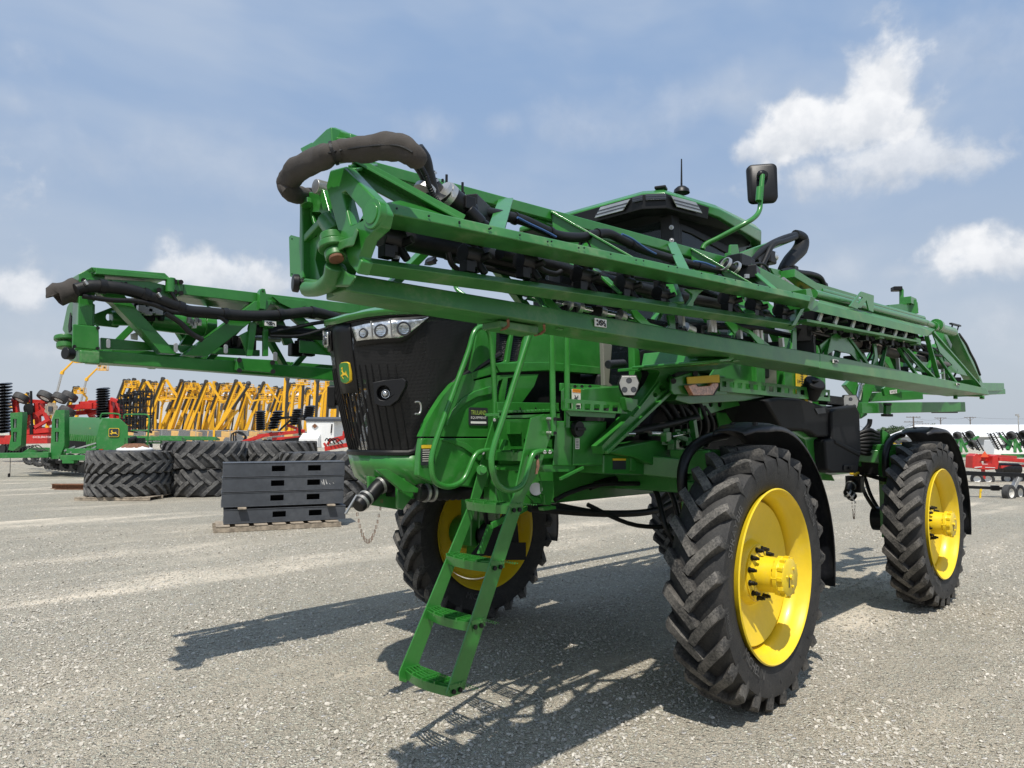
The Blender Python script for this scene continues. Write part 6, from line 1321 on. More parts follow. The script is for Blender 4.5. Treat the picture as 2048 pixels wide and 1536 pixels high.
    # tilt cylinder, inner rails and far side of the box
    mb = MB(); mb.cyl(W(300, 638, y=1.6), W(405, 652, y=1.6), .085, n=18); mb.cyl(W(405, 652, y=1.6), W(425, 655, y=1.6), .10, n=18); mb.cyl(W(222, 636, y=1.6), W(300, 638, y=1.6), .055, n=14); plate(mb, [(189, 628), (222, 615), (250, 622), (250, 640), (236, 655), (189, 650)], 1.62, .03, [circ(217, 634, 5, 12, 7)]); plate(mb, [(202, 675), (350, 690), (350, 702), (202, 698)], 1.42, .04); plate(mb, [(352, 690), (520, 700), (520, 712), (365, 705)], 1.42, .04); plate(mb, [(440, 620), (415, 612), (380, 660), (360, 690), (385, 690), (410, 655)], 1.9, .05); plate(mb, [(540, 620), (560, 625), (590, 690), (570, 690)], 1.8, .04)
    chord(mb, (150, 700), (150, 690), (740, 744), (740, 736), 2.1, w=.1); chord(mb, (360, 590), (360, 580), (740, 640), (740, 630), 2.0, w=.08)
    plate(mb, [(500, 645), (510, 642), (514, 648), (510, 680), (505, 712), (495, 712)], y - .06, .03); plate(mb, [(527, 642), (537, 645), (537, 712), (527, 712)], y - .06, .03); plate(mb, [(480, 670), (500, 660), (505, 712), (495, 712)], y - .03, .02)
    mb.build('inner_frame', 'green', B, bevel=.004)
    mb = MB(); plate(mb, [(474, 716), (548, 720), (548, 746), (474, 740)], y - .06, .05); plate(mb, [(524, 640), (552, 642), (553, 652), (546, 656), (528, 652)], y - .12, .1); plate(mb, [(600, 680), (700, 690), (700, 715), (600, 705)], y + .03, .02); mb.build('rest_bracket', 'green', B, bevel=.005)
    mb = MB(); q = WP([(529, 641), (552, 643), (552, 653), (529, 651)], y=y - .125); mb.prism(q, (0, -.004, 0)); lb = mb.build('pictogram_label', 'label_white', B)
    f = lambda a, b: q[0].lerp(q[1], a).lerp(q[3].lerp(q[2], a), b) + V((0, -.006, 0)); mb = MB(); mb.tube([f(.5 + .17 * math.cos(a * .5236), .5 + .28 * math.sin(a * .5236)) for a in range(12)], .004, 5, closed=True); mb.tube([f(.4, .3), f(.6, .7)], .004, 5); mb.tube([f(.15, .3), f(.25, .4)], .006, 5); mb.tube([f(.75, .3), f(.85, .7)], .005, 5); mb.build('pictogram', 'label_dark', lb)
    mb = MB()
    for px, py in ((479, 720), (479, 741), (545, 725), (546, 743)): mb.cyl(W(px, py, y=y - .075), W(px, py, y=y - .05), .02, n=8)
    mb.build('bracket_bolt', 'black', B)
right_boom()

def rear():
    # boom centre frame and lift arms behind the tank
    mb = MB(); D = lambda px, py, d: W(px, py, d=d)
    for pts, d in (([(1690, 770), (1712, 748), (1735, 752), (1762, 745), (1738, 800), (1735, 830), (1722, 838), (1715, 800)], 9.2), ([(1790, 640), (1805, 660), (1800, 740), (1780, 740), (1770, 690)], 9.6)):
        q = [D(p[0], p[1], d) for p in pts]; mb.prism(q, FW * .12)
    cf = mb.build('centre_frame', 'green', SP, bevel=.01)
    mb = MB()
    for a, b, w, d0, d1 in (((1719, 816), (1926, 814), .14, 9.0, 10.2), ((1735, 795), (1842, 790), .12, 9.3, 9.8), ((1800, 745), (1760, 690), .2, 9.4, 9.4), ((1960, 774), (2004, 774), .12, 10.2, 11.0), ((1930, 786), (2008, 783), .08, 10.0, 11.0), ((1745, 775), (1960, 786), .12, 9.6, 10.6)):
        mb.bar(D(*a, d0), D(*b, d1), w * .5, w)
    mb.bar(D(1775, 808, 9.1), D(1774, 833, 9.1), .07, .07); mb.build('rear_beam', 'green', cf, bevel=.006)
    mb = MB(); mb.prism([D(p[0], p[1], 9.0) for p in ((1766, 777), (1772, 773), (1800, 770), (1800, 786), (1770, 792))], FW * .06); bp = mb.build('bracket_plate', 'green', cf, bevel=.005)
    mb = MB(); q = [D(p[0], p[1], 8.99) for p in ((1779, 781), (1794, 779), (1794, 786), (1780, 788))]; mb.prism(q, -FW * .004); lb = mb.build('part_label', 'label_white', cf)
    mb = MB(); put_text(mb, 'W501', .045, lambda a, b: q[3] + (q[2] - q[3]).normalized() * (a + .005) + UP * (b + .01) - FW * .008, .8, 'LEFT'); mb.build('label_print', 'label_dark', lb, flat=True)
    mb = MB(); mb.cyl(D(1722, 770, 9.1), D(1716, 800, 9.1), .03); mb.cyl(D(1724, 755, 9.1), D(1722, 770, 9.1), .045); mb.build('lift_rod', 'chrome', cf)
    mb = MB(); mb.cyl(D(1775, 806, 9.05), D(1775, 811, 9.05), .05); mb.cyl(D(1774, 828, 9.05), D(1774, 833, 9.05), .07); mb.bar(D(1866, 824, 9.9), D(1912, 824, 10.1), .06, .03); mb.tube([D(*p, 9.1) for p in ((1740, 838), (1738, 850), (1728, 862))], .03, smooth=4); mb.build('rear_foot', 'black', cf, bevel=.006)
    mb = MB(); mb.tube([D(*p, 10.0) for p in ((1803, 610), (1803, 580), (1802, 578), (1792, 578))], .03, 10); mb.bar(D(1768, 620, 9.6), D(1826, 614, 10.2), .14, .12); mb.box(D(1816, 603, 10), (.25, .15, .1)); mb.bar(D(1823, 600, 10), D(1827, 628, 10), .05, .12); mb.build('light_mast', 'green', cf, bevel=.006)
    mb = MB(); mb.box(D(1793, 578, 10.0), (.12, .12, .06), .7); mb.build('sensor_head', 'black', cf, bevel=.01)
    # hose bundle and rear axle bracket ahead of the rear wheel
    mb = MB(); rnd = random.Random(4)
    for k in range(7):
        z0 = 868 + 6 * k; mb.tube([D(1716, z0, 8.4), D(1738, z0 - 8 + 2 * k, 8.4), D(1752, z0 - 2, 8.5), D(1765, 868 + 4.5 * k, 8.6)], .026, smooth=5)
    mb.build('hose_bundle', 'hose', SP)
    mb = MB(); mb.prism([D(p[0], p[1], 8.35) for p in ((1764, 858), (1780, 868), (1788, 885), (1776, 925), (1768, 925), (1766, 900))], FW * .05); mb.prism([D(p[0], p[1], 8.5) for p in ((1718, 905), (1770, 900), (1770, 935), (1760, 945), (1718, 932))], FW * .3); mb.bar(D(1772, 900, 8.3), D(1774, 970, 8.3), .12, .12); mb.build('rear_axle_bracket', 'green', SP, bevel=.008)
    mb = MB(); mb.bar(D(1718, 945, 8.6), D(1770, 960, 8.2), .04, .04); mb.build('tie_rod', 'black', SP)
    for px in (1745,):
        mb = MB(); mb.box(D(px, 928, 8.6), (.4, .3, .25)); mb.build('rear_pump', 'black', SP, bevel=.02)
rear()

# ------------------------------------------------------------------ things in the yard behind
RZ = YAW - math.pi / 2           # local x runs to the viewer's right, local y away
class Site:
    """local frame of a background thing standing at photo column px0, with its foot at photo row py0, d metres off"""
    def __init__(s, px0, d, py0=None):
        s.px, s.d = px0, d; s.p = at(px0, d)
        if py0 is not None: s.p = W(px0, py0, d=d)
        r = s.p - CAM; s.py = CY - FPX * (r.dot(CU) / r.dot(CF)); s.k = r.dot(CF) / FPX
    def __call__(s, px, py, y=0.0):
        k = s.k * (1 + y / s.d)
        q = W(px, py, d=s.d + y) - s.p
        return V((q.dot(RT), y, q.z))
    def root(s, name, label, cat, group=None, rz=0.0): return tag(empty(name, s.p, RZ + rz), label, cat, group)
def bpart(mb, name, m, root, bevel=0.0, **k):
    """part of a background thing, built in the thing's own frame"""
    sv = ORG[root.name]; ORG[root.name] = V((0, 0, 0)); o = mb.build(name, m, root, bevel, **k); ORG[root.name] = sv; return o
def bsub(mb, name, m, par, bevel=0.0, **k): return mb.build(name, m, par, bevel, **k)

def world_thing(mb, name, m, label, cat, group=None, bevel=0.0, **k): return tag(mb.build(name, m, None, bevel, **k), label, cat, group)

# ---- stacks of loose farm tyres
def tyre_stack():
    spec = [  # column, depth, radius, width, lugs, bottom height, label
        (266, 21.9, 1.20, .68, 22, .10, 'worn tractor tyre lying flat at the bottom of the left stack on a pallet', 1),
        (269, 21.9, 1.23, .66, 22, .78, 'worn tractor tyre lying flat on top of the left stack below the rusty cone', 0),
        (420, 23.2, 1.27, .84, 18, .02, 'deep lugged tractor tyre at the bottom of the stack behind the steel boxes', 0),
        (416, 23.2, 1.30, .84, 18, .87, 'deep lugged tractor tyre on top of the stack left behind the steel boxes', 1),
        (563, 24.4, 1.22, .84, 18, .02, 'black tractor tyre under another one in the middle stack behind the boxes', 1),
        (563, 24.4, 1.24, .84, 18, .87, 'black tractor tyre on top of the middle stack behind the steel boxes', 0),
        (657, 19.8, 1.22, .70, 17, .02, 'wide tyre at the foot of the stack between grey boxes and black nose', 0),
        (655, 19.8, 1.24, .72, 17, .73, 'wide tyre with long bar lugs on the stack right behind grey boxes', 1)]
    for px, d, r, w, n, z, lab, fl in spec:
        o = tyre(r, w, r * .56, n, .062, .10, .40 if fl else -.40, 'tractor_tyre', 'rubber_worn'); p = at(px, d)
        o.location = p + V((0, 0, z + w / 2)); o.rotation_euler = (math.pi / 2, 0, random.random() * 6); tag(o, lab, 'tyre', 'stacked tractor tyres')
    p = at(275, 22.1) + V((0, 0, 1.44)); r = Matrix.Rotation(RZ, 3, 'Z')
    mb = MB(); mb.lathe([(0, .50), (.03, .50), (.20, .26), (.21, .0), (0, 0)], (0, 0, 0), (0, 0, 1), 36); o = empty('wheel_cone', p); tag(o, 'rusty conical wheel weight with flaking white rim on the left tyre stack', 'wheel weight'); bpart(mb, 'cone', 'rust', o)
    mb = MB(); n = 40; rr = random.Random(2); vs = []
    for i in range(n):
        a = 2 * math.pi * i / n; vs += [V((.515 * math.cos(a), .515 * math.sin(a), .004)), V((.505 * math.cos(a), .505 * math.sin(a), .045)), V(((.40 - .09 * rr.random()) * math.cos(a), (.40 - .09 * rr.random()) * math.sin(a), .118))]
    mb.add(vs, [(i * 3 + k, ((i + 1) % n) * 3 + k, ((i + 1) % n) * 3 + k + 1, i * 3 + k + 1) for i in range(n) for k in (0, 1)]); bpart(mb, 'flaking_paint', 'white', o)
    # pallet under the left stack, rusty beams beside it
    def pallet(name, p, rz, L, D, lab, h=.12):
        o = empty(name, p, rz); tag(o, lab, 'pallet')
        for k in range(7):
            mb = MB(); mb.box((-L / 2 + (k + .5) * L / 7, 0, h - .01), (L / 7 * .72, D, .022), (random.random() - .5) * .02); bpart(mb, 'deck_board', 'wood', o, .003)
        for y in (-D / 2 + .03, 0, D / 2 - .03):
            mb = MB(); mb.box((0, y, .055), (L, .045, .095)); bpart(mb, 'stringer', 'wood', o, .003)
        return o
    pallet('wooden_pallet', at(262, 21.6), RZ, 2.2, 1.6, 'weathered wooden pallet flat beneath the left tyre stack', .10)
    for k, (lab, dy, L) in enumerate((('rusty steel beam lying on the gravel in front of its twin', 0, 1.25), ('rusty steel beam lying on the gravel behind its twin', .32, 1.5))):
        p = at(157, 24.6 + dy); o = empty('steel_beam', p, RZ + .03); tag(o, lab, 'steel beam', 'rusty beams beside the tyres')
        mb = MB(); mb.box((0, 0, .012), (L, .16, .02)); mb.box((0, 0, .09), (L, .014, .136)); mb.box((0, 0, .168), (L, .16, .02)); bpart(mb, 'flange', 'rust', o, split=False)
    # the grey steel boxes on their own pallet
    a = W(447, 1048, z=.15); b = W(691, 1037, z=.15); u = (b - a); L = u.length; u.normalize(); v = V((-u.y, u.x, 0)); v = v if v.dot(FW) > 0 else -v; rz = math.atan2(u.y, u.x); h = .285; D = .66
    m0 = a + u * L / 2 + v * D / 2
    pallet('wooden_pallet', V((m0.x, m0.y, 0)) - u * .16 - v * .05, rz + .02, L * 1.03, .95, 'weathered wooden pallet carrying the stack of four grey steel boxes', .13)
    labs = ['lowest grey steel box of the stack resting on the pallet', 'third grey steel box down with a white plate on its end', 'scratched grey steel box second from the top of the stack', 'uppermost grey steel box of the stack on the pallet']
    z = .142
    for i in range(4):
        off = (.0, -.05, -.045, -.035)[i]; o = empty('steel_box', V((m0.x, m0.y, z)) + u * off, rz); tag(o, labs[i], 'steel box', 'grey steel boxes stacked on the pallet')
        mb = MB(); x0, x1, y0, y1 = -L / 2, L / 2, -D / 2, D / 2; t = .014; hx = lambda s_: [(-.155 + s_, .10), (.105 + s_, .10), (.105 + s_, .215), (-.155 + s_, .215)]
        hh = [[V((x, y0, zz)) for x, zz in hx(s_)] for s_ in (-.12, .60)]; hb = [[V((x, y1 - t, zz)) for x, zz in hx(s_)] for s_ in (-.12, .60)]
        mb.prism([V((x0, y0, 0)), V((x1, y0, 0)), V((x1, y0, h)), V((x0, y0, h))], (0, t, 0), hh); mb.prism([V((x0, y1 - t, 0)), V((x1, y1 - t, 0)), V((x1, y1 - t, h)), V((x0, y1 - t, h))], (0, t, 0), hb)
        mb.box((x0 + t / 2, 0, h / 2), (t, D - 2 * t, h - .004)); mb.box((x1 - t / 2, 0, h / 2), (t, D - 2 * t, h - .004)); mb.box((0, 0, h - .004), (L + .012, D + .02, .012)); mb.box((0, 0, .006), (L + .006, D + .01, .010))
        bpart(mb, 'box_shell', 'grey_steel', o, .004, split=False)
        mb = MB(); mb.box((-.02, 0, .14), (L * .9, .02, .2)); bpart(mb, 'inner_web', 'dark', o)
        if i < 2: mb = MB(); mb.box((x0 - .003, -.05, .17), (.004, .09, .06)); bpart(mb, 'end_label', 'label_white', o)
        if i == 2:
            mb = MB(); rr = random.Random(8)
            for k in range(9): q = rr.random(); mb.bar((.72 + .25 * q, y0 - .002, .12 + .1 * rr.random()), (.74 + .25 * q, y0 - .002, .09 + .05 * rr.random()), .002, .006)
            bpart(mb, 'paint_scratch', 'label_white', o, split=False)
        z += h + .014
        if i == 0:
            for x, lab in ((-L * .36, 'wood block under the left end of the upper steel boxes'), (L * .37, 'wood block under the right end of the upper steel boxes')):
                mb = MB(); mb.box((0, 0, .017), (.16, D + .18, .034)); w = world_thing(mb, 'wood_block', 'wood', lab, 'wood block', 'spacers between the steel boxes', .003, org=(0, 0, 0)); w.location = V((m0.x, m0.y, z - .006)) + u * x - v * .03; w.rotation_euler = (0, 0, rz)
            z += .034
tyre_stack()

# ---- green seed drill on the left
def seed_drill():
    S = Site(226, 31.0, 948); o = S.root('seed_drill', 'green seed drill with long seed hopper and a yellow deer badge on its end', 'seed drill')
    L = lambda pts, y=0.0: [S(p[0], p[1], y) for p in pts]
    end = [(199, 849), (207, 836), (240, 837), (256, 851), (258, 905), (193, 907), (194, 872)]
    far = [(128, 849), (136, 834), (160, 834), (170, 846), (172, 862), (128, 862), (128, 856)]
    mb = MB(); mb.hexa(L(end, 0), L(far, 5.2)); hp = bpart(mb, 'hopper', 'drill_green', o, .03)
    mb = MB(); c = S(228, 865, -.03); f = lambda a, b: c + V((a, 0, b)); mb.prism([f(a, b) for a, b in rrect(-.23, -.19, .23, .19, .07)], (0, -.01, 0)); bd = bpart(mb, 'badge', 'label_yellow', o)
    mb = MB(); mb.prism([f(a, b) + V((0, -.012, 0)) for a, b in rrect(-.21, -.17, .21, .17, .06)], (0, -.005, 0)); bsub(mb, 'badge_field', 'label_dark', bd, org=None) if False else bpart(mb, 'badge_field', 'label_dark', o)
    mb = MB(); mb.prism([f((x - .5) * .36, (y - .52) * .28) + V((0, -.020, 0)) for x, y in DEER], (0, -.004, 0)); bpart(mb, 'badge_deer', 'label_yellow', o)
    mb = MB(); q0, q1 = S(182, 858, .6), S(192, 858, -.02); put_text(mb, 'John Deere', .11, lambda a, b: q0 + (q1 - q0).normalized() * (a - .06) + V((0, -.06, b)), .55); bpart(mb, 'side_lettering', 'label_yellow', o, flat=True, split=False)
    mb = MB(); mb.prism([c + V((a, 0, b)) for a, b in rect((-.78, -.82), (-.44, -.72))], (0, -.02, 0)); bpart(mb, 'end_reflector', 'red', o)
    mb = MB(); mb.prism([c + V((a, 0, b)) for a, b in rect((-.78, -.82), (-.68, -.72))], (0, -.03, 0)); mb.prism([c + V((a, 0, b)) for a, b in rect((.60, -.76), (.70, -.66))], (0, -.03, 0)); bpart(mb, 'white_marker', 'white', o)
    mb = MB()
    for k in range(16):
        t = k / 15; a = S(192, 872, .2).lerp(S(130, 868, 5.0), t); mb.tube([a, a + V((0, -.1, -.35)), a + V((.05, -.05, -.8))], .06, 6)
    bpart(mb, 'seed_meter', 'green_dusty', o, split=False)
    mb = MB(); mb.hexa(L([(193, 885), (193, 905), (128, 905), (128, 880)], 1.2), L([(193, 885), (193, 905), (128, 905), (128, 880)], 1.6)); bpart(mb, 'meter_back', 'dark', o)
    mb = MB()
    for a, b in (((150, 898), (192, 886)), ((160, 910), (192, 893)), ((140, 905), (170, 897)), ((128, 902), (150, 893))): mb.bar(S(*a, -.2), S(*b, .1), .05, .06)
    bpart(mb, 'press_arm', 'zinc', o)
    mb = MB(); mb.bar(S(124, 902, 0), S(195, 902, -.3), .2, .22); mb.bar(S(124, 915, -.3), S(192, 916, -.4), .25, .22); mb.bar(S(0, 911, -.6), S(100, 910, -.3), .28, .22); mb.hexa(L([(60, 895), (100, 895), (100, 908), (40, 908)], 0), L([(60, 895), (100, 895), (100, 908), (40, 908)], 1.0)); mb.box(S(140, 922, -.3), (.5, .3, .2)); bpart(mb, 'tool_bar', 'drill_green', o, .015)
    for pts, y in (([(104, 838), (111, 820), (129, 820), (129, 890), (118, 918), (100, 918), (101, 890)], -.2), ([(20, 826), (44, 824), (45, 832), (42, 890), (26, 902), (16, 900), (22, 870)], 1.5)):
        mb = MB(); w = max(p[0] for p in pts) - min(p[0] for p in pts); x0 = min(p[0] for p in pts)
        h1 = [(x0 + w * .34, 838), (x0 + w * .60, 838), (x0 + w * .58, 856), (x0 + w * .34, 856)]; h2 = [(x0 + w * .34, 864), (x0 + w * .62, 864), (x0 + w * .55, 884), (x0 + w * .34, 884)]
        mb.prism(L(pts, y), (0, .35, 0), [L(h1, y), L(h2, y)]); m_ = bpart(mb, 'lift_mast', 'drill_green', o, .01)
        mb = MB(); a, b = S(x0 + w * .5, 838, y + .15), S(x0 + w * .45, 895, y + .15); mb.cyl(a, b, .05); bpart(mb, 'mast_cylinder', 'zinc', o)
    mb = MB(); mb.tube(L([(200, 838), (203, 829), (208, 827), (237, 828), (240, 836)], .3), .035, 8, smooth=3); bpart(mb, 'grab_rail', 'drill_green', o)
    mb = MB(); mb.tube(L([(248, 837), (249, 830), (256, 829), (290, 829), (297, 833), (298, 845), (294, 898)], .4), .035, 8, smooth=3); mb.tube(L([(262, 861), (298, 861)], .4), .03, 8); bpart(mb, 'step_rail', 'drill_green', o)
    mb = MB(); mb.hexa(L([(257, 890), (292, 898), (304, 908), (257, 905)], -.2), L([(257, 890), (292, 898), (304, 908), (257, 905)], .8))
    bpart(mb, 'rear_step', 'drill_green', o)
    mb = MB()
    for k in range(7): mb.bar(S(259 + 5 * k, 891, -.25), S(260 + 5 * k, 897, -.25), .05, .04)
    bpart(mb, 'step_slat', 'beige', o, split=False)
    mb = MB(); mb.box(S(270, 884, .2), (.7, .4, .35)); mb.cyl(S(262, 880, 0), S(272, 878, 0), .14); bpart(mb, 'drive_unit', 'black', o)
    # press wheels in a row beneath, and the openers
    for k in range(7):
        t = k / 6; p = S(186, 928, .1).lerp(S(62, 917, 5.6), t)
        w = tyre(.36 + .04 * (k % 2), .24, .2, 16, .03, .05, .3, 'press_wheel', 'rubber_worn'); w.parent = o; w.location = p + V((0, 0, .02)); w.rotation_euler = (0, 0, .25)
    for k in range(14):
        t = k / 13; p = S(182, 948, -.3).lerp(S(92, 934, 4.2), t); p.z = .24; mb = MB(); mb.lathe([(0, 0), (0, .24), (.018, .24), (.018, 0)], p, (.6, 1, 0), 18); bpart(mb, 'opener_disc', 'disc_black', o)
    mb = MB(); mb.hexa(L([(95, 920), (185, 925), (185, 932), (95, 926)], .5), L([(95, 920), (185, 925), (185, 932), (95, 926)], 3)); bpart(mb, 'opener_frame', 'dark', o)
    mb = MB(); mb.tube(L([(21, 905), (20, 950)], -.6), .012, 6); mb.box(S(18, 951, -.6), (.07, .05, .18)); bpart(mb, 'hanging_plug', 'black', o, split=False)
    mb = MB()
    for k in range(4): mb.tube(L([(40 + 6 * k, 898), (50 + 8 * k, 893 - k), (62 + 8 * k, 897), (80 + 5 * k, 902)], -.3 + .05 * k), .022, 6, smooth=4)
    bpart(mb, 'hydraulic_line', 'hose', o, split=False)
seed_drill()

# ---- folded red tillage machines behind the drill
def disc_gang(o, S, px, py0, py1, r, n, y=0.0, mt='disc_black', tilt=0.0):
    """upright folded gang of notched discs"""
    a, b = S(px, py1, y), S(px + tilt, py0, y); mb = MB()
    n = int(n * 1.5)
    for k in range(n):
        p = a.lerp(b, (k + .5) / n); pts = []
        for i in range(24): q = 2 * math.pi * i / 24; rr = r * (1 if i % 3 else .93); pts.append(p + V((rr * math.cos(q), rr * math.sin(q), .30 * rr * math.sin(q))))
        mb.prism(pts, (0, 0, .03)); mb.lathe([(.03, r * .9), (.03 + r * .15, r * .35), (.03 + r * .16, 0)], p, (0, 0, 1), 16)
    mb.cyl(a, b, r * .12, n=8); return bpart(mb, 'disc_gang', mt, o, split=False)
def wheel_small(o, c, r, w, ax, name='carry_wheel', rim='white'):
    mb = MB(); ax = V(ax).normalized(); h = w / 2; mb.lathe([(-h * .8, r * .55), (-h, r * .75), (-h * .85, r * .97), (-h * .4, r), (h * .4, r), (h * .85, r * .97), (h, r * .75), (h * .8, r * .55), (0, r * .5)], c, ax, 28, closed=True); t = bpart(mb, name, 'rubber_worn', o)
    mb = MB(); c = V(c)
    mb.lathe([(-h * .8, r * .56), (-h * .5, r * .45), (-h * .3, r * .40), (-h * .2, r * .1), (-h * .2, 0)], c, ax, 24); mb.lathe([(h * .8, r * .56), (h * .5, r * .45), (h * .3, r * .40), (h * .2, r * .1), (h * .2, 0)], c, ax, 24); bpart(mb, 'wheel_rim', rim, o, split=False); return t
def red_tillage():
    S = Site(40, 44, 935); o = S.root('tillage_machine', 'red folded tillage machine with tall disc gang at the left edge', 'tillage machine')
    disc_gang(o, S, 9, 766, 866, .42, 11)
    mb = MB(); mb.bar(S(-20, 880, 0), S(100, 878, 0), .5, .55); mb.bar(S(22, 868, .3), S(100, 860, .3), .3, .3); mb.bar(S(30, 800, .5), S(40, 880, .5), .25, .3); mb.bar(S(60, 810, .8), S(52, 880, .8), .2, .22); mb.bar(S(84, 808, .5), S(100, 850, .5), .22, .25); mb.bar(S(70, 855, .2), S(100, 838, .2), .2, .2); mb.bar(S(24, 800, 1), S(100, 805, 1), .2, .25); mb.box(S(80, 868, .6), (1.6, .4, .8)); mb.box(S(44, 862, .6), (.9, .4, .6)); mb.bar(S(46, 845, .4), S(100, 815, .9), .25, .3); mb.bar(S(24, 826, .8), S(100, 830, .8), .2, .22); mb.bar(S(74, 806, .7), S(78, 870, .7), .25, .3); bpart(mb, 'frame', 'red', o, .02)
    for px, py, r in ((42, 796, .46), (92, 793, .50), (120, 796, .46)): wheel_small(o, S(px, py, .4), r, .42, (.25, .5, .9))
    mb = MB(); c = S(58, 818, .2); mb.lathe([(-.1, 0), (-.1, .2), (-.06, .36), (.06, .36), (.1, .2), (.1, 0)], c, (.2, 1, .2), 24); mb.bar(S(62, 782, .3), S(64, 850, .3), .1, .1); mb.bar(S(64, 850, .2), S(65, 876, .2), .22, .2); mb.bar(S(54, 820, .2), S(50, 856, .2), .12, .1); bpart(mb, 'gauge_wheel', 'black', o)
    mb = MB(); c = S(102, 818, .0); pts = [c + V(((.42 if k % 3 else .36) * math.cos(2 * math.pi * k / 24), 0, (.42 if k % 3 else .36) * math.sin(2 * math.pi * k / 24))) for k in range(24)]; mb.prism(pts, (0, .05, 0)); bpart(mb, 'warning_disc', 'wood', o)
    mb = MB(); mb.box(c + V((0, -.06, 0)), (.25, .05, .32)); bpart(mb, 'hub_plate', 'grey_steel', o)
    mb = MB(); put_text(mb, 'EXCELERATOR', .17, lambda a, b: S(84, 876, -.32) + V((a, 0, b)), 1.0); bpart(mb, 'lettering', 'white', o, flat=True, split=False)
    mb = MB()
    for k in range(8): mb.lathe([(0, 0), (0, .3), (.04, .3), (.04, 0)], S(4 + 6 * k, 898, -.2), (.4, 1, 0), 16)
    bpart(mb, 'ground_disc', 'disc_black', o, split=False)
    S = Site(200, 47, 925); o = S.root('tillage_machine', 'red folded tillage machine with black disc column and rolling baskets behind the drill', 'tillage machine')
    disc_gang(o, S, 206, 776, 836, .42, 8)
    mb = MB(); mb.bar(S(140, 815, 0), S(200, 812, 0), .45, .35); mb.bar(S(160, 808, .3), S(196, 806, .3), .3, .3); mb.bar(S(222, 800, .2), S(226, 850, .2), .3, .3); mb.bar(S(222, 798, 0), S(246, 806, 0), .25, .25); mb.bar(S(236, 800, 0), S(252, 850, 0), .28, .28); mb.bar(S(248, 838, 0), S(256, 850, 0), .2, .3); mb.bar(S(180, 830, .2), S(196, 824, .2), .25, .2); mb.box(S(176, 812, -.1), (.8, .5, .4)); mb.bar(S(150, 840, .5), S(260, 860, .5), .3, .3); mb.bar(S(150, 826, .6), S(240, 820, .6), .3, .3); mb.bar(S(168, 806, .6), S(186, 836, .6), .3, .3); mb.box(S(190, 806, .3), (.7, .4, .35)); mb.bar(S(228, 806, .5), S(240, 848, .5), .2, .25); mb.bar(S(214, 812, .4), S(244, 826, .4), .2, .2); bpart(mb, 'frame', 'red', o, .02)
    for px, py, r in ((139, 793, .50), (134, 823, .52)): wheel_small(o, S(px, py, -.2), r, .42, (.3, .5, .9))
    rnd = random.Random(6)
    for px, y0, y1, w in ((252, 788, 850, .40), (264, 784, 862, .42), (276, 782, 860, .34), (295, 778, 862, .36)):
        mb = MB(); a, b = S(px, y1, 0), S(px + 1, y0, 0)
        for k in range(8): q = 2 * math.pi * k / 8; e = V((w * math.cos(q), w * math.sin(q), 0)); mb.bar(a + e, b + e + V((rnd.random() * .1, 0, 0)), .035, .05)
        for k in range(6): p = a.lerp(b, (k + .5) / 6); mb.lathe([(0, w), (.05, w), (.05, w * .75), (0, w * .75)], p, (0, 0, 1), 16, closed=True)
        for k in range(9): p = a.lerp(b, rnd.random()); mb.bar(p + V((-w * rnd.random(), -.2, 0)), p + V((w, -.1, .3 * (rnd.random() - .5))), .07, .09)
        bpart(mb, 'rolling_basket', 'disc_black', o, split=False)
    mb = MB()
    for k in range(14): mb.box(S(236 + 30 * rnd.random(), 788 + 20 * rnd.random(), -.2), (.2, .15, .15), rnd.random())
    bpart(mb, 'harrow_tine', 'black', o, split=False)
red_tillage()

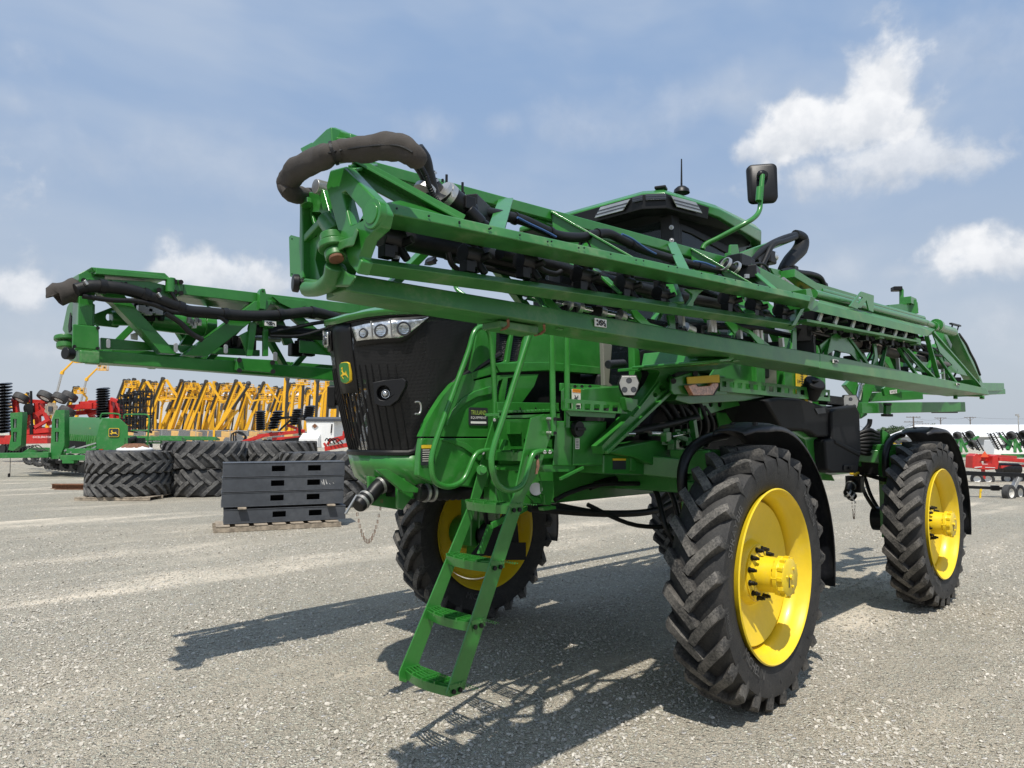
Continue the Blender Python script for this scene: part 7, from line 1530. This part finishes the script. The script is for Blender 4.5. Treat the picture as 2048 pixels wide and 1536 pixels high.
# ---- boom lifts packed in rows behind the fence
def make_lift(kind):
    o = empty('boom_lift', (0, 0, 0)); P = lambda *a: V(a)
    mb = MB(); mb.box((0, 0, .75), (3.0, 2.1, .55), taper=.9); mb.box((0, -.95, .62), (2.0, .25, .7)); bpart(mb, 'chassis', 'lift_yellow', o, .03)
    for x in (-1.15, 1.15):
        for y in (-1.05, 1.05): mb = MB(); mb.lathe([(-.2, .25), (-.2, .48), (-.14, .52), (.14, .52), (.2, .48), (.2, .25), (.1, 0), (-.1, 0)], (x, y, .52), (0, 1, 0), 20, closed=True); bpart(mb, 'wheel', 'rubber_worn', o)
    mb = MB(); mb.hexa([P(-1.9, -.9, 1.1), P(.1, -.9, 1.1), P(.1, -.9, 2.0), P(-1.7, -.9, 2.1)], [P(-1.9, .9, 1.1), P(.1, .9, 1.1), P(.1, .9, 2.0), P(-1.7, .9, 2.1)]); bpart(mb, 'counterweight', 'lift_dark', o, .04)
    mb = MB(); mb.hexa([P(.12, -.85, 1.1), P(1.5, -.85, 1.1), P(1.5, -.85, 1.75), P(.12, -.85, 2.0)], [P(.12, .85, 1.1), P(1.5, .85, 1.1), P(1.5, .85, 1.75), P(.12, .85, 2.0)]); bpart(mb, 'engine_hood', 'lift_yellow', o, .04)
    def basket(c):
        mb = MB(); x, y, h = .95, .45, 1.05; mb.box(c + P(0, 0, .04), (2 * x, 2 * y, .22))
        for z in (.35, .7, h): mb.tube([c + P(-x, -y, z), c + P(x, -y, z), c + P(x, y, z), c + P(-x, y, z)], .036, 6, closed=True)
        for a in (-x, -x / 3, x / 3, x):
            for b in (-y, y): mb.cyl(c + P(a, b, 0), c + P(a, b, h), .034, n=6)
        bpart(mb, 'basket', 'lift_yellow', o, split=False)
        mb = MB(); mb.box(c + P(-.5, -.3, .95), (.5, .25, .4)); mb.box(c + P(.2, .2, .6), (.3, .2, .5)); bpart(mb, 'control_box', 'lift_dark', o)
    def boom(a, b, w0, w1, nm='lower_boom', up=(1, 0, .2)): mb = MB(); mb.bar(a, b, w0 * 1.2, w0 * 1.2, up, w1 * 1.15, w1 * 1.15); return bpart(mb, nm, 'lift_yellow', o, .02)
    def track(a, b, off, t0, t1):
        a, b = V(a), V(b); d = (b - a).normalized(); n = V((-d.z, 0, d.x)) * off * 1.15; n = n + V((0, -.30, 0)); p, q = a.lerp(b, t0) + n, a.lerp(b, t1) + n; mb = MB(); mb.bar(p, q, .38, .24, tuple(n)); k = 10
        mb.lathe([(-.25, .0), (-.25, .28), (.25, .28), (.25, 0)], q - n * .3, (0, 1, 0), 16); bpart(mb, 'cable_track', 'lift_dark', o, split=False)
    if kind == 'lean':
        a, b = P(-.6, 0, 1.9), P(2.5, 0, 10.3); boom(a, b, .46, .36); track(a, b, .30, .42, 1.0)
        mb = MB(); mb.bar(P(.35, .0, 1.4), P(.9, .0, 5.0), .22, .22, (1, 0, .2)); bpart(mb, 'lift_cylinder', 'lift_dark', o)
        boom(b + P(.25, 0, -.1), P(4.9, 0, 7.0), .32, .26, 'upper_boom'); boom(P(4.9, 0, 7.0), P(6.4, 0, 7.3), .22, .2, 'jib'); basket(P(7.2, 0, 7.2))
    elif kind == 'hook':
        a, b = P(-.6, 0, 1.9), P(2.1, 0, 10.0); boom(a, b, .46, .36); track(a, b, .30, .45, 1.0); mb = MB(); mb.ball(b + P(.3, 0, .1), .36, 12); bpart(mb, 'knuckle', 'lift_dark', o)
        boom(b + P(.5, 0, 0), P(4.3, 0, 8.0), .30, .26, 'upper_boom'); boom(P(4.3, 0, 8.0), P(3.4, 0, 5.6), .26, .22, 'jib'); basket(P(3.2, -.6, 8.9))
    elif kind == 'straight':
        a, b = P(-.4, 0, 1.9), P(-.1, 0, 10.5); boom(a, b, .55, .46); track(a, b, -.34, .25, .95); boom(P(.5, .2, 2), P(1.0, .2, 8.2), .34, .30, 'upper_boom'); boom(P(1.0, .2, 8.2), P(2.2, .2, 9.4), .26, .24, 'jib'); basket(P(2.6, 0, 9.2))
        mb = MB(); mb.bar(P(.2, -.2, 2.2), P(-.4, -.2, 6.0), .16, .16, (1, 0, .2)); bpart(mb, 'lift_cylinder', 'lift_dark', o)
    elif kind == 'bright':
        a, b = P(-1.2, 0, 1.9), P(3.7, 0, 9.4); boom(a, b, .46, .38); track(a, b, -.30, .5, .98); mb = MB(); mb.ball(b + P(.2, 0, .2), .42, 12); bpart(mb, 'knuckle', 'lift_dark', o); boom(P(-.6, .4, 2.0), P(2.2, .4, 5.4), .3, .26, 'upper_boom')
    elif kind == 'raised':
        a, b = P(0, 0, 1.9), P(1.3, 0, 7.2); boom(a, b, .46, .42); mb = MB(); mb.bar(b, P(2.3, 0, 12.0), .34, .30, (1, 0, .2)); bpart(mb, 'telescope', 'zinc', o); boom(P(2.3, 0, 12.0), P(2.5, 0, 12.6), .45, .4, 'knuckle'); boom(P(2.5, 0, 12.5), P(4.5, 0, 14.6), .26, .22, 'jib'); basket(P(5.7, 0, 14.2))
    return o
def lifts():
    protos = {}
    def put(kind, px, d, lab, grp, sc=1.0, rz=0.0):
        o = copy_tree(protos[kind]) if kind in protos else make_lift(kind); protos.setdefault(kind, o)
        o.location = at(px, d); o.rotation_euler = (0, 0, RZ + rz); o.scale = (sc, 1, sc); tag(o, lab, 'boom lift', grp)
    rnd = random.Random(12); ordn = ['first', 'second', 'third', 'fourth', 'fifth', 'sixth', 'seventh', 'eighth', 'ninth', 'tenth', 'eleventh', 'twelfth', 'thirteenth', 'fourteenth', 'fifteenth', 'sixteenth', 'seventeenth', 'eighteenth']
    for i, px in enumerate((228, 243, 262, 283, 299, 337, 349, 362, 386, 420, 446)): put('lean' if i % 3 else 'hook', px, 118 + 3 * (i % 2), ordn[i] + ' from left of the yellow lifts leaning right in the front row', 'leaning lifts in the front row', .98 + .05 * rnd.random(), (rnd.random() - .5) * .12)
    put('bright', 448, 113, 'bright yellow straight lift tilted far right with a dark capped tip', None)
    for i, px in enumerate((574, 604, 634, 655, 676, 700)): put('straight', px, 112 + 4 * (i % 2), ordn[i] + ' from left of the upright yellow lifts by the white spreader', 'upright lifts', .98 + .06 * rnd.random(), (rnd.random() - .5) * .3)
    for i, px in enumerate((255, 290, 316, 352, 378, 402, 430, 458, 478, 500, 520, 540, 560, 590, 618, 645)): put(('hook', 'lean', 'straight', 'hook')[i % 4], px, 132 + 4 * (i % 3), ordn[i] + ' from left of the yellow lifts crowding the rear row', 'lifts in the rear row', 1.0 + .10 * rnd.random(), (rnd.random() - .5) * 1.6)
    for i, px in enumerate((268, 304, 330, 345, 366, 392, 412, 438, 462, 488, 510, 532, 552, 578, 602, 626, 650, 672)): put(('lean', 'hook', 'lean', 'straight')[(i * 3) % 4], px, 150 + 5 * (i % 3), ordn[i] + ' from left of the yellow lifts in the farthest row', 'lifts in the farthest row', 1.08 + .16 * rnd.random(), (rnd.random() - .5) * 2.4)
    for px, d, lab, sc in ((98, 150, 'yellow lift raised highest on grey telescope at the far left', 1.12), (150, 148, 'yellow lift on grey telescope just right of the highest one', 1.0)): put('raised', px, d, lab, 'raised lifts', sc)
    put('hook', 132, 140, 'low folded yellow lift between the two raised ones at far left', None, 1.0); put('lean', 74, 150, 'yellow lift with basket hanging left over the red tillage machine', None, -.92 if False else .9, math.pi)
lifts()

# ---- fence, white shed, grain-header trailers, harrow, spreader
def left_yard():
    S = Site(480, 100); o = S.root('wire_fence', 'grey chain link fence on posts in front of the yellow lifts', 'fence')
    zt = 2.1
    for k in range(20):
        x = -18 + k * 2.4; g = zg(*(S.p + RT * x).xy) - S.p.z; mb = MB(); mb.cyl((x, 0, g - .1), (x, 0, g + zt), .045, n=8); bpart(mb, 'post', 'zinc', o)
    mb = MB(); g0 = zg(*(S.p - RT * 18).xy) - S.p.z; g1 = zg(*(S.p + RT * 27.6).xy) - S.p.z; mb.cyl((-18, 0, g0 + zt), (27.6, 0, g1 + zt), .03, n=6); bpart(mb, 'top_rail', 'zinc', o)
    mb = MB(); mb.grid([[V((-18, .02, g0)), V((27.6, .02, g1))], [V((-18, .02, g0 + zt)), V((27.6, .02, g1 + zt))]]); mb.uv = [(0, 0), (45.6, 0), (0, 2.1), (45.6, 2.1)]; bpart(mb, 'wire_mesh', 'fence_mesh', o)
    mb = MB(); a = S(427, 880, -.4); mb.box(V((a.x, -.3, 1.1)), (.28, .1, 2.2)); world = bpart(mb, 'marker_board', 'lift_yellow', o)
    S = Site(500, 168); o = S.root('white_shed', 'long white corrugated shed standing behind the rows of yellow lifts', 'shed')
    x0, x1 = S(300, 800).x, S(705, 800).x; h = S(500, 792).z; mb = MB(); mb.box(((x0 + x1) / 2, 8, h / 2 - .5), (x1 - x0, 16, h + 1)); bpart(mb, 'wall', 'siding_white', o)
    mb = MB(); mb.prism([V((x0 - .4, -.4, h)), V((x0 - .4, 8, h + 1.0)), V((x0 - .4, 16.4, h)), V((x0 - .4, 16.4, h + .1)), V((x0 - .4, 8, h + 1.15)), V((x0 - .4, -.4, h + .12))], (x1 - x0 + .8, 0, 0)); bpart(mb, 'roof', 'roof_white', o)
    for px, w, hh in ((377, 2.2, 3.2), (322, 3.5, 4), (540, 3.5, 4)): mb = MB(); c = S(px, 830); mb.box((c.x, -.04, hh / 2), (w, .1, hh)); bpart(mb, 'door', 'lift_dark', o)
    # long green header trailers
    for px, d, L, lab in ((318, 74, 5.6, 'long low green header trailer with grey wheels, the left one'), (382, 82, 6.6, 'long low green header trailer with small wheels, the right one')):
        S = Site(px, d); o = S.root('header_trailer', lab, 'trailer', 'green header trailers'); mb = MB(); mb.hexa([V((-L / 2, -.5, 1.05)), V((L / 2, -.5, .95)), V((L / 2, -.5, 1.35)), V((-L / 2, -.5, 1.5))], [V((-L / 2, .6, .95)), V((L / 2, .6, .9)), V((L / 2, .6, 1.1)), V((-L / 2, .6, 1.2))]); bpart(mb, 'deck', 'drill_green', o, .02)
        mb = MB(); mb.bar((-L / 2, 0, .75), (L / 2 + .6, 0, .7), .15, .15)
        for k in range(6): x = -L / 2 + L * (k + .5) / 6; mb.bar((x, -.4, 1.1), (x + .15, 0, .7), .06, .06)
        bpart(mb, 'frame', 'drill_green', o, split=False)
        for x in (-L * .22, L * .2):
            for y in (-.7, .7): wheel_small(o, V((x, y, .42)), .42, .3, (0, 1, 0))
        mb = MB(); mb.bar((L / 2, 0, .65), (L / 2 + 2.2, -.2, .3), .1, .1); bpart(mb, 'drawbar', 'drill_green', o)
    # red disc harrow folded, with black discs in the air
    S = Site(545, 52, 896); o = S.root('disc_harrow', 'dark red folded disc harrow with black discs raised beside the white spreader', 'disc harrow')
    mb = MB(); mb.bar(S(474, 888, -.5), S(520, 872, 0), .2, .22); mb.bar(S(486, 886, -.3), S(545, 866, .2), .18, .2); mb.bar(S(515, 872, 0), S(610, 862, .4), .25, .25); mb.bar(S(545, 878, .2), S(605, 874, .4), .3, .2); mb.bar(S(575, 850, .3), S(606, 862, .3), .2, .2); bpart(mb, 'frame', 'red', o, .01)
    for px, y0, y1, r, n, tl in ((521, 822, 860, .36, 6, 0), (545, 822, 858, .40, 5, 12), (588, 818, 850, .36, 5, 8), (615, 812, 840, .40, 5, 6)): disc_gang(o, S, px, y0, y1, r, n, .1 * px % .5, tilt=tl)
    mb = MB(); mb.bar(S(540, 838, 0), S(615, 832, .3), .16, .18); mb.bar(S(560, 860, 0), S(600, 822, .2), .14, .14); mb.bar(S(570, 882, 0), S(602, 878, .2), .3, .3); mb.bar(S(598, 838, 0), S(600, 870, .2), .16, .16); bpart(mb, 'gang_beam', 'black', o)
    mb = MB()
    for k in range(3): mb.tube([S(462 + 5 * k, 884, -.3), S(464 + 4 * k, 868 - 2 * k, -.3), S(480, 864 + 2 * k, -.3), S(490 + k, 872, -.3), S(484 + 3 * k, 886, -.3)], .05, 6, smooth=5)
    bpart(mb, 'coiled_hose', 'hose', o, split=False)
    for k in range(7): mb = MB(); mb.lathe([(0, 0), (0, .28), (.05, .28), (.05, 0)], S(530 + 9 * k, 886, .3), (.5, 1, 0), 18); bpart(mb, 'ground_disc', 'disc_black', o)
    # white spreader with dark lid
    S = Site(650, 38, 905); o = S.root('spreader_wagon', 'white box spreader with dark lid and red diamond emblem', 'spreader')
    A = [(611, 842), (690, 842), (690, 900), (640, 905), (612, 866)]
    mb = MB(); mb.hexa([S(p[0], p[1], 0) for p in ((612, 841), (668, 841), (668, 884), (650, 896), (616, 896))], [S(p[0], p[1], 2.2) for p in ((620, 841), (694, 841), (694, 892), (650, 896), (624, 896))]); bpart(mb, 'hopper', 'white', o, .03)
    mb = MB(); mb.hexa([S(p[0], p[1], -.7) for p in ((598, 877), (636, 877), (636, 895), (596, 895))], [S(p[0], p[1], .1) for p in ((606, 866), (642, 866), (642, 895), (604, 895))]); bpart(mb, 'rotor_housing', 'white', o, .02)
    mb = MB(); mb.hexa([S(p[0], p[1], -.05) for p in ((610, 837), (688, 837), (690, 843), (611, 843))], [S(p[0], p[1], 2.0) for p in ((614, 834), (692, 834), (694, 843), (614, 843))]); bpart(mb, 'lid', 'grey_steel', o, .02)
    mb = MB(); c = S(630, 852, -.02); mb.prism([c + V(v) for v in ((-.18, 0, 0), (0, 0, -.16), (.18, 0, 0), (0, 0, .16))], (0, -.03, 0)); em = bpart(mb, 'diamond_emblem', 'white', o)
    mb = MB(); mb.prism([c + V(v) for v in ((-.15, -.035, 0), (0, -.035, -.13), (.15, -.035, 0), (0, -.035, .13))], (0, -.01, 0)); bpart(mb, 'emblem_field', 'rust', o)
    mb = MB(); mb.bar(S(664, 848, -.03), S(662, 866, -.03), .07, .05); bpart(mb, 'side_latch', 'black', o)
    # red machine right of it
    S = Site(672, 34, 915); o = S.root('row_machine', 'bright red folded toolbar machine half hidden behind the black nose', 'farm machine')
    mb = MB(); mb.bar(S(650, 898, 0), S(705, 888, 0), .18, .2); mb.bar(S(655, 890, 0), S(662, 878, 0), .1, .12); mb.bar(S(660, 880, .2), S(705, 870, .2), .14, .14); mb.bar(S(672, 884, .1), S(690, 874, .1), .1, .1); mb.bar(S(686, 880, 0), S(688, 862, 0), .08, .1); mb.bar(S(648, 886, 0), S(654, 896, 0), .1, .1); bpart(mb, 'frame', 'red', o, .01, split=False)
    mb = MB()
    for k in range(4): mb.tube([S(650 + 5 * k, 882, -.2), S(654 + 7 * k, 877, -.2), S(662 + 8 * k, 888, -.2)], .03, 6, smooth=4)
    bpart(mb, 'hydraulic_line', 'hose', o, split=False)
left_yard()

# ---- right-hand yard
def right_yard():
    S = Site(1960, 175); o = S.root('white_roof_barn', 'low grey barn under a broad plain white roof beyond the right yard', 'barn')
    g = zg(*S.p.xy); eave = S(1960, 872).z; ridge = S(1960, 848).z; x0, x1 = S(1853, 870).x, S(2250, 870).x; xr = S(1874, 848).x
    mb = MB(); mb.box(((x0 + x1) / 2, 9, (eave - 1.5) / 2), (x1 - x0 - 1, 17, eave + 1.5)); bpart(mb, 'wall', 'siding_grey', o)
    mb = MB(); mb.add([V((x0, -.6, eave)), V((x1, -.6, eave)), V((x1, 9, ridge)), V((xr, 9, ridge)), V((x0, 18.6, eave)), V((x1, 18.6, eave)), V((x0, -.6, eave - .25)), V((x1, -.6, eave - .25)), V((x0, 18.6, eave - .25)), V((x1, 18.6, eave - .25))], [(0, 1, 2, 3), (3, 2, 5, 4), (0, 3, 4), (0, 6, 7, 1), (0, 4, 8, 6), (6, 8, 9, 7), (4, 5, 9, 8), (1, 7, 9, 5, 2)]); bpart(mb, 'roof', 'roof_white', o)
    S2 = Site(2025, 168); mb = MB(); 
    # power poles with crossarms, wires between
    tops = []
    for px, py, d, arms, lab in ((1824, 833, 150, 2, 'tallest wooden power pole with two crossarms, leftmost of the four'), (1842, 847, 190, 1, 'short wooden power pole with braced crossarm above the tree line'), (1878, 835, 205, 1, 'wooden power pole rising behind the left end of the white roof'), (1937, 834, 205, 1, 'wooden power pole rising behind the middle of the white roof')):
        S = Site(px, d); o = S.root('power_pole', lab, 'power pole', 'power poles beyond the barn'); h = S(px, py).z; mb = MB(); mb.cyl((0, 0, -1), (0, 0, h), .20, .13, 10); bpart(mb, 'pole', 'pole_wood', o)
        for k in range(arms):
            mb = MB(); z = h - .15 - 1.0 * k; w = (1.5, 2.0)[k] if arms == 2 else 1.7; mb.bar((-w, 0, z), (w, 0, z), .12, .14)
            for x in (-w * .9, -w * .45, w * .45, w * .9): mb.cyl((x, 0, z), (x, 0, z + .22), .05, .03, 6)
            if arms == 1: mb.bar((-w * .7, 0, z), (0, 0, z - 1.0), .06, .06); mb.bar((w * .7, 0, z), (0, 0, z - 1.0), .06, .06)
            bpart(mb, 'crossarm', 'pole_wood', o, split=False)
        tops.append(S.p + V((0, 0, h)))
    def wire(a, b, lab, sag=.8):
        mb = MB(); n = 14; mb.tube([a.lerp(b, k / n) - V((0, 0, sag * 4 * (k / n) * (1 - k / n))) for k in range(n + 1)], .022, 5); world_thing(mb, 'power_line', 'wire', lab, 'power line')
    wire(tops[0], tops[2], 'thin power line slung between the tallest pole and the pole left of the roof'); wire(tops[2], tops[3], 'thin power line between the two poles behind the white roof', .5); wire(tops[3], W(2100, 835, d=215), 'thin power line leaving the right pole over the white roof', .5); wire(W(1700, 842, d=140), tops[0] - V((0, 0, 1.2)), 'thin power line coming from the left to the tallest pole', 2.0)
    S = Site(2033, 150); o = S.root('light_pole', 'thin pole with a grey floodlight above the white roof', 'light pole'); h = S(2033, 829).z; mb = MB(); mb.cyl((0, 0, -.5), (0, 0, h), .14, .10, 8); bpart(mb, 'pole', 'zinc', o); mb = MB(); mb.box((-.2, 0, h - .1), (.6, .4, .45)); mb.cyl((.1, 0, h - .6), (.1, 0, h - .3), .2); bpart(mb, 'floodlight', 'zinc', o, .05)
    # trees on the skyline
    rnd = random.Random(21)
    for i, (px, d, h, w, dk, lab) in enumerate(((1764, 300, 7.0, 5.5, 0, 'leftmost rounded tree of the far tree line'), (1778, 320, 8.5, 6.0, 1, 'dark tree second from left in the far tree line'), (1793, 310, 8.0, 6.0, 0, 'pale tree left of the tallest power pole'), (1808, 330, 8.0, 6.5, 1, 'dark tree between pole and its left neighbour'), (1826, 315, 7.5, 6.0, 0, 'bushy tree directly behind the tallest power pole'), (1843, 330, 9.0, 6.5, 1, 'dark tree behind the short power pole'), (1858, 320, 9.5, 6.0, 0, 'tree touching the left gable of the white roof'), (1748, 320, 7, 6, 1, 'dark tree ending the far tree line at left'))):
        S = Site(px, d); o = S.root('tree', lab, 'tree', 'trees on the far skyline'); mb = MB(); mb.tube([V((0, 0, -.5)), V((.1, 0, h * .3)), V((-.1, .1, h * .6)), V((0, 0, h * .85))], [.3, .24, .15, .05], 8)
        for k in range(5): a = 6.28 * k / 5; mb.tube([V((0, 0, h * .35 + .3 * k)), V((w * .25 * math.cos(a), w * .25 * math.sin(a), h * .6)), V((w * .4 * math.cos(a), w * .4 * math.sin(a), h * .75))], [.14, .09, .03], 6)
        bpart(mb, 'trunk', 'bark', o, split=False); vs = []; fs = []
        cl = [(V(((rnd.random() - .5) * w * .95, (rnd.random() - .5) * w * .9, h * (.30 + .55 * rnd.random()))), w * (.14 + .13 * rnd.random())) for _ in range(20)]
        for c, r in cl:
            for _ in range(60):
                u = V((rnd.gauss(0, 1), rnd.gauss(0, 1), rnd.gauss(0, 1))).normalized(); p = c + u * r * (.6 + .45 * rnd.random()); a = u.orthogonal().normalized() * .26; b = (u.cross(a) + u * .2 * (rnd.random() - .5)); a = a + u * .1 * (rnd.random() - .5); n0 = len(vs); vs += [p - a, p + b, p + a, p - b]; fs.append((n0, n0 + 1, n0 + 2, n0 + 3))
        mb = MB(); mb.add(vs, fs); bpart(mb, 'crown', 'leaf_dark' if dk else 'leaf', o, flat=True)
    # green cultivators folded up
    for px, d, lab, lean in ((1922, 62, 'green folded field cultivator, left one, with wings leaning left', -1), (2030, 56, 'green folded field cultivator with raised wheels at the right edge', 1)):
        S = Site(px, d, 925); S_ = S; S = lambda a, b, y=0.0: S_(px + (a - px) * 1.25, 925 + (b - 925) * 1.02, y); S.k = S_.k; o = S_.root('field_cultivator', lab, 'cultivator', 'green folded cultivators'); rr = random.Random(px)
        mb = MB(); k = S.k * 1.0
        for a, b, w in (((-12, 900), (-2, 868), .22), ((10, 905), (-4, 870), .22), ((-20, 912), (20, 912), .28), ((6, 890), (28, 874), .18), ((-8, 890), (-24, 872), .18), ((0, 905), (0, 880), .2)): mb.bar(S(px + a[0], a[1], 0), S(px + b[0], b[1], .3), w, w)
        bpart(mb, 'frame', 'drill_green', o, .01, split=False)
        for q, (bx, by, tx, ty) in enumerate(((-26, 900, -40, 868), (20, 900, 2, 866), (30, 902, 14, 868), (-8, 898, -26, 866))):
            mb = MB(); a, b = S(px + bx, by, .2 * q), S(px + tx, ty, .2 * q)
            for j in range(9): p = a.lerp(b, (j + .5) / 9); mb.tube([p + V((-.3, 0, .1)), p + V((0, 0, -.05)), p + V((.25, 0, .12)), p + V((.35, 0, -.12))], .035, 5)
            mb.bar(a, b, .09, .09); mb.bar(a + V((.35, 0, 0)), b + V((.3, 0, 0)), .07, .07); bpart(mb, 'tine_wing', 'black', o, split=False)
        for j, (wx, wy) in enumerate(((14, 870), (18, 888), (-6, 872))): wheel_small(o, S(px + wx, wy, -.3), .34, .32, (.9, .2, .3), rim='black')
    # red machine with the orange triangle
    S = Site(1990, 30.5, 973); o = S.root('tillage_machine', 'bright red machine with orange warning triangle and two black twin wheels', 'tillage machine')
    T = lambda pts, y: [S(p[0], p[1], y) for p in pts]
    mb = MB(); mb.prism(T([(1945, 936), (1946, 912), (1953, 907), (1962, 910), (1964, 928), (1984, 928), (1986, 912), (1995, 910), (1998, 925), (1996, 938), (1975, 940)], 0), (0, .5, 0)); mb.bar(S(1996, 918, .2), S(2080, 924, .6), .16, .16); mb.bar(S(2000, 934, .3), S(2080, 930, .8), .12, .12); mb.bar(S(1966, 918, .4), S(1990, 914, .6), .2, .2); mb.bar(S(1966, 938, .2), S(1967, 958, .2), .12, .12); mb.bar(S(1962, 912, .3), S(2030, 916, 1.2), .18, .18); bpart(mb, 'frame', 'red', o, .015, split=False)
    mb = MB(); mb.prism(T([(1969, 902), (1961, 914), (1977, 914)], -.12), (0, -.02, 0)); bpart(mb, 'warning_triangle', 'red_orange', o)
    mb = MB(); mb.bar(S(1968, 914, -.05), S(1969, 928, .1), .05, .05); bpart(mb, 'sign_post', 'red', o)
    mb = MB(); mb.prism(T([(1949, 934), (1964, 933), (1963, 934.5), (1949, 935.5)], -.01), (0, -.01, 0)); mb.prism(T([(1970, 934), (1990, 935), (1990, 936), (1970, 935)], -.01), (0, -.01, 0)); put_text(mb, 'Sunflower', .09, lambda a, b: S(1970, 929.5, -.02) + V((a, 0, b)), .7); bpart(mb, 'white_lettering', 'white', o, flat=True, split=False)
    mb = MB(); a, b = S(1998, 937, .5), S(2034, 938, .6)
    for k in range(14): p = a.lerp(b, k / 13); mb.lathe([(0, 0), (0, .24), (.05, .24), (.05, 0)], p, (1, .1, 0), 18)
    bpart(mb, 'rolling_basket', 'disc_black', o, split=False)
    for px in (1954, 1976): wheel_small(o, S(px, 958, .35), .25, .30, (.55, 1, 0))
    for px in (2014, 2038): wheel_small(o, S(px, 957, 1.0), .22, .26, (.55, 1, 0))
    # black flat trailer nearest on the right
    S = Site(2000, 22.5, 1000); o = S.root('flat_trailer', 'long black beam trailer on small dark wheels with white rims at the right edge', 'trailer'); T = lambda pts, y: [S(p[0], p[1], y) for p in pts]
    mb = MB(); mb.bar(S(1928, 946, 0), S(2110, 953, 0), .12, .13); mb.bar(S(1934, 974, 0), S(2010, 977, 0), .10, .09); mb.box(S(1990, 976, 0), (.2, .15, .16)); bpart(mb, 'beam', 'black', o, .008, split=False)
    mb = MB(); mb.bar(S(2036, 955, -.05), S(2026, 976, -.1), .14, .10); bpart(mb, 'axle_bracket', 'zinc', o, .008)
    wheel_small(o, S(2018, 986, -.3), .26, .20, (-.5, 1, 0), rim='beige'); wheel_small(o, S(2036, 985, .3), .25, .20, (-.5, 1, 0), rim='beige')
    p = on_ground(1960, 996); o = empty('marker_stake', p, RZ); tag(o, 'thin pale yellow stake stuck in the gravel below the black trailer', 'stake'); mb = MB(); mb.bar((0, 0, -.03), (.03, 0, .27), .03, .05, (1, 0, 0)); bpart(mb, 'stake', 'label_yellow', o); 
    mb = MB(); mb.bar((.03, -.01, .20), (.05, -.01, .28), .05, .03, (1, 0, 0)); bpart(mb, 'ribbon', 'label_yellow', o)
    # white camper and dark machines in front of the barn
    S = Site(2018, 96); o = S.root('camper_van', 'white camper parked between the green cultivators', 'camper'); g = S(2018, 912).z; h = S(2018, 880).z; x0, x1 = S(1986, 880).x, S(2060, 880).x
    mb = MB(); mb.hexa([V((x0, 0, g)), V((x1, 0, g)), V((x1, 0, h)), V((x0 + .3, 0, h))], [V((x0, 2.3, g)), V((x1, 2.3, g)), V((x1, 2.3, h)), V((x0 + .3, 2.3, h))]); bpart(mb, 'body', 'white', o, .08); mb = MB(); mb.box((x0 + 1.2, 1.1, h + .12), (1.0, .8, .3)); bpart(mb, 'roof_unit', 'white', o, .05)
    for k in (1.4, 3.4): mb = MB(); mb.box((x0 + k, -.02, g + (h - g) * .62), (.8, .05, .45)); bpart(mb, 'window', 'lamp_dark', o)
    # small far tractor with amber beacon, left of the rear wheel
    S = Site(1790, 70, 905); o = S.root('farm_tractor', 'distant green tractor with amber beacon behind the rear wheel', 'tractor'); T = lambda pts, y: [S(p[0], p[1], y) for p in pts]
    mb = MB(); mb.hexa(T([(1785, 880), (1800, 880), (1802, 898), (1784, 898)], 0), T([(1785, 880), (1800, 880), (1802, 898), (1784, 898)], 1.5)); bpart(mb, 'cab', 'cab_glass', o, .03); mb = MB(); mb.hexa(T([(1783, 872), (1801, 872), (1802, 880), (1783, 880)], -.1), T([(1783, 872), (1801, 872), (1802, 880), (1783, 880)], 1.6)); bpart(mb, 'cab_roof', 'drill_green', o, .05); mb = MB(); mb.cyl(S(1800, 872, .3), S(1800, 867, .3), .12); bpart(mb, 'beacon', 'red_orange', o)
    for px in (1786, 1806): wheel_small(o, S(px, 893, -.2), .7, .5, (.3, 1, 0), rim='yellow')
    # low dark implement on the ground seen between the wheels
    S = Site(1726, 26, 955); o = S.root('ground_implement', 'small dark implement with tan feet lying on gravel behind the fuel tank', 'farm implement'); rr = random.Random(9); mb = MB()
    for k in range(9): mb.bar(S(1704 + 4 * k, 950 - 3 * rr.random(), 0), S(1706 + 4 * k + 6 * rr.random(), 936 - 4 * rr.random(), .4), .05, .07)
    mb.bar(S(1702, 938, .2), S(1740, 936, .3), .08, .1); bpart(mb, 'frame', 'grey_steel', o, split=False); mb = MB()
    for px in (1706, 1722, 1734): mb.box(S(px, 953, 0), (.16, .1, .05))
    bpart(mb, 'foot', 'wood', o)
right_yard()
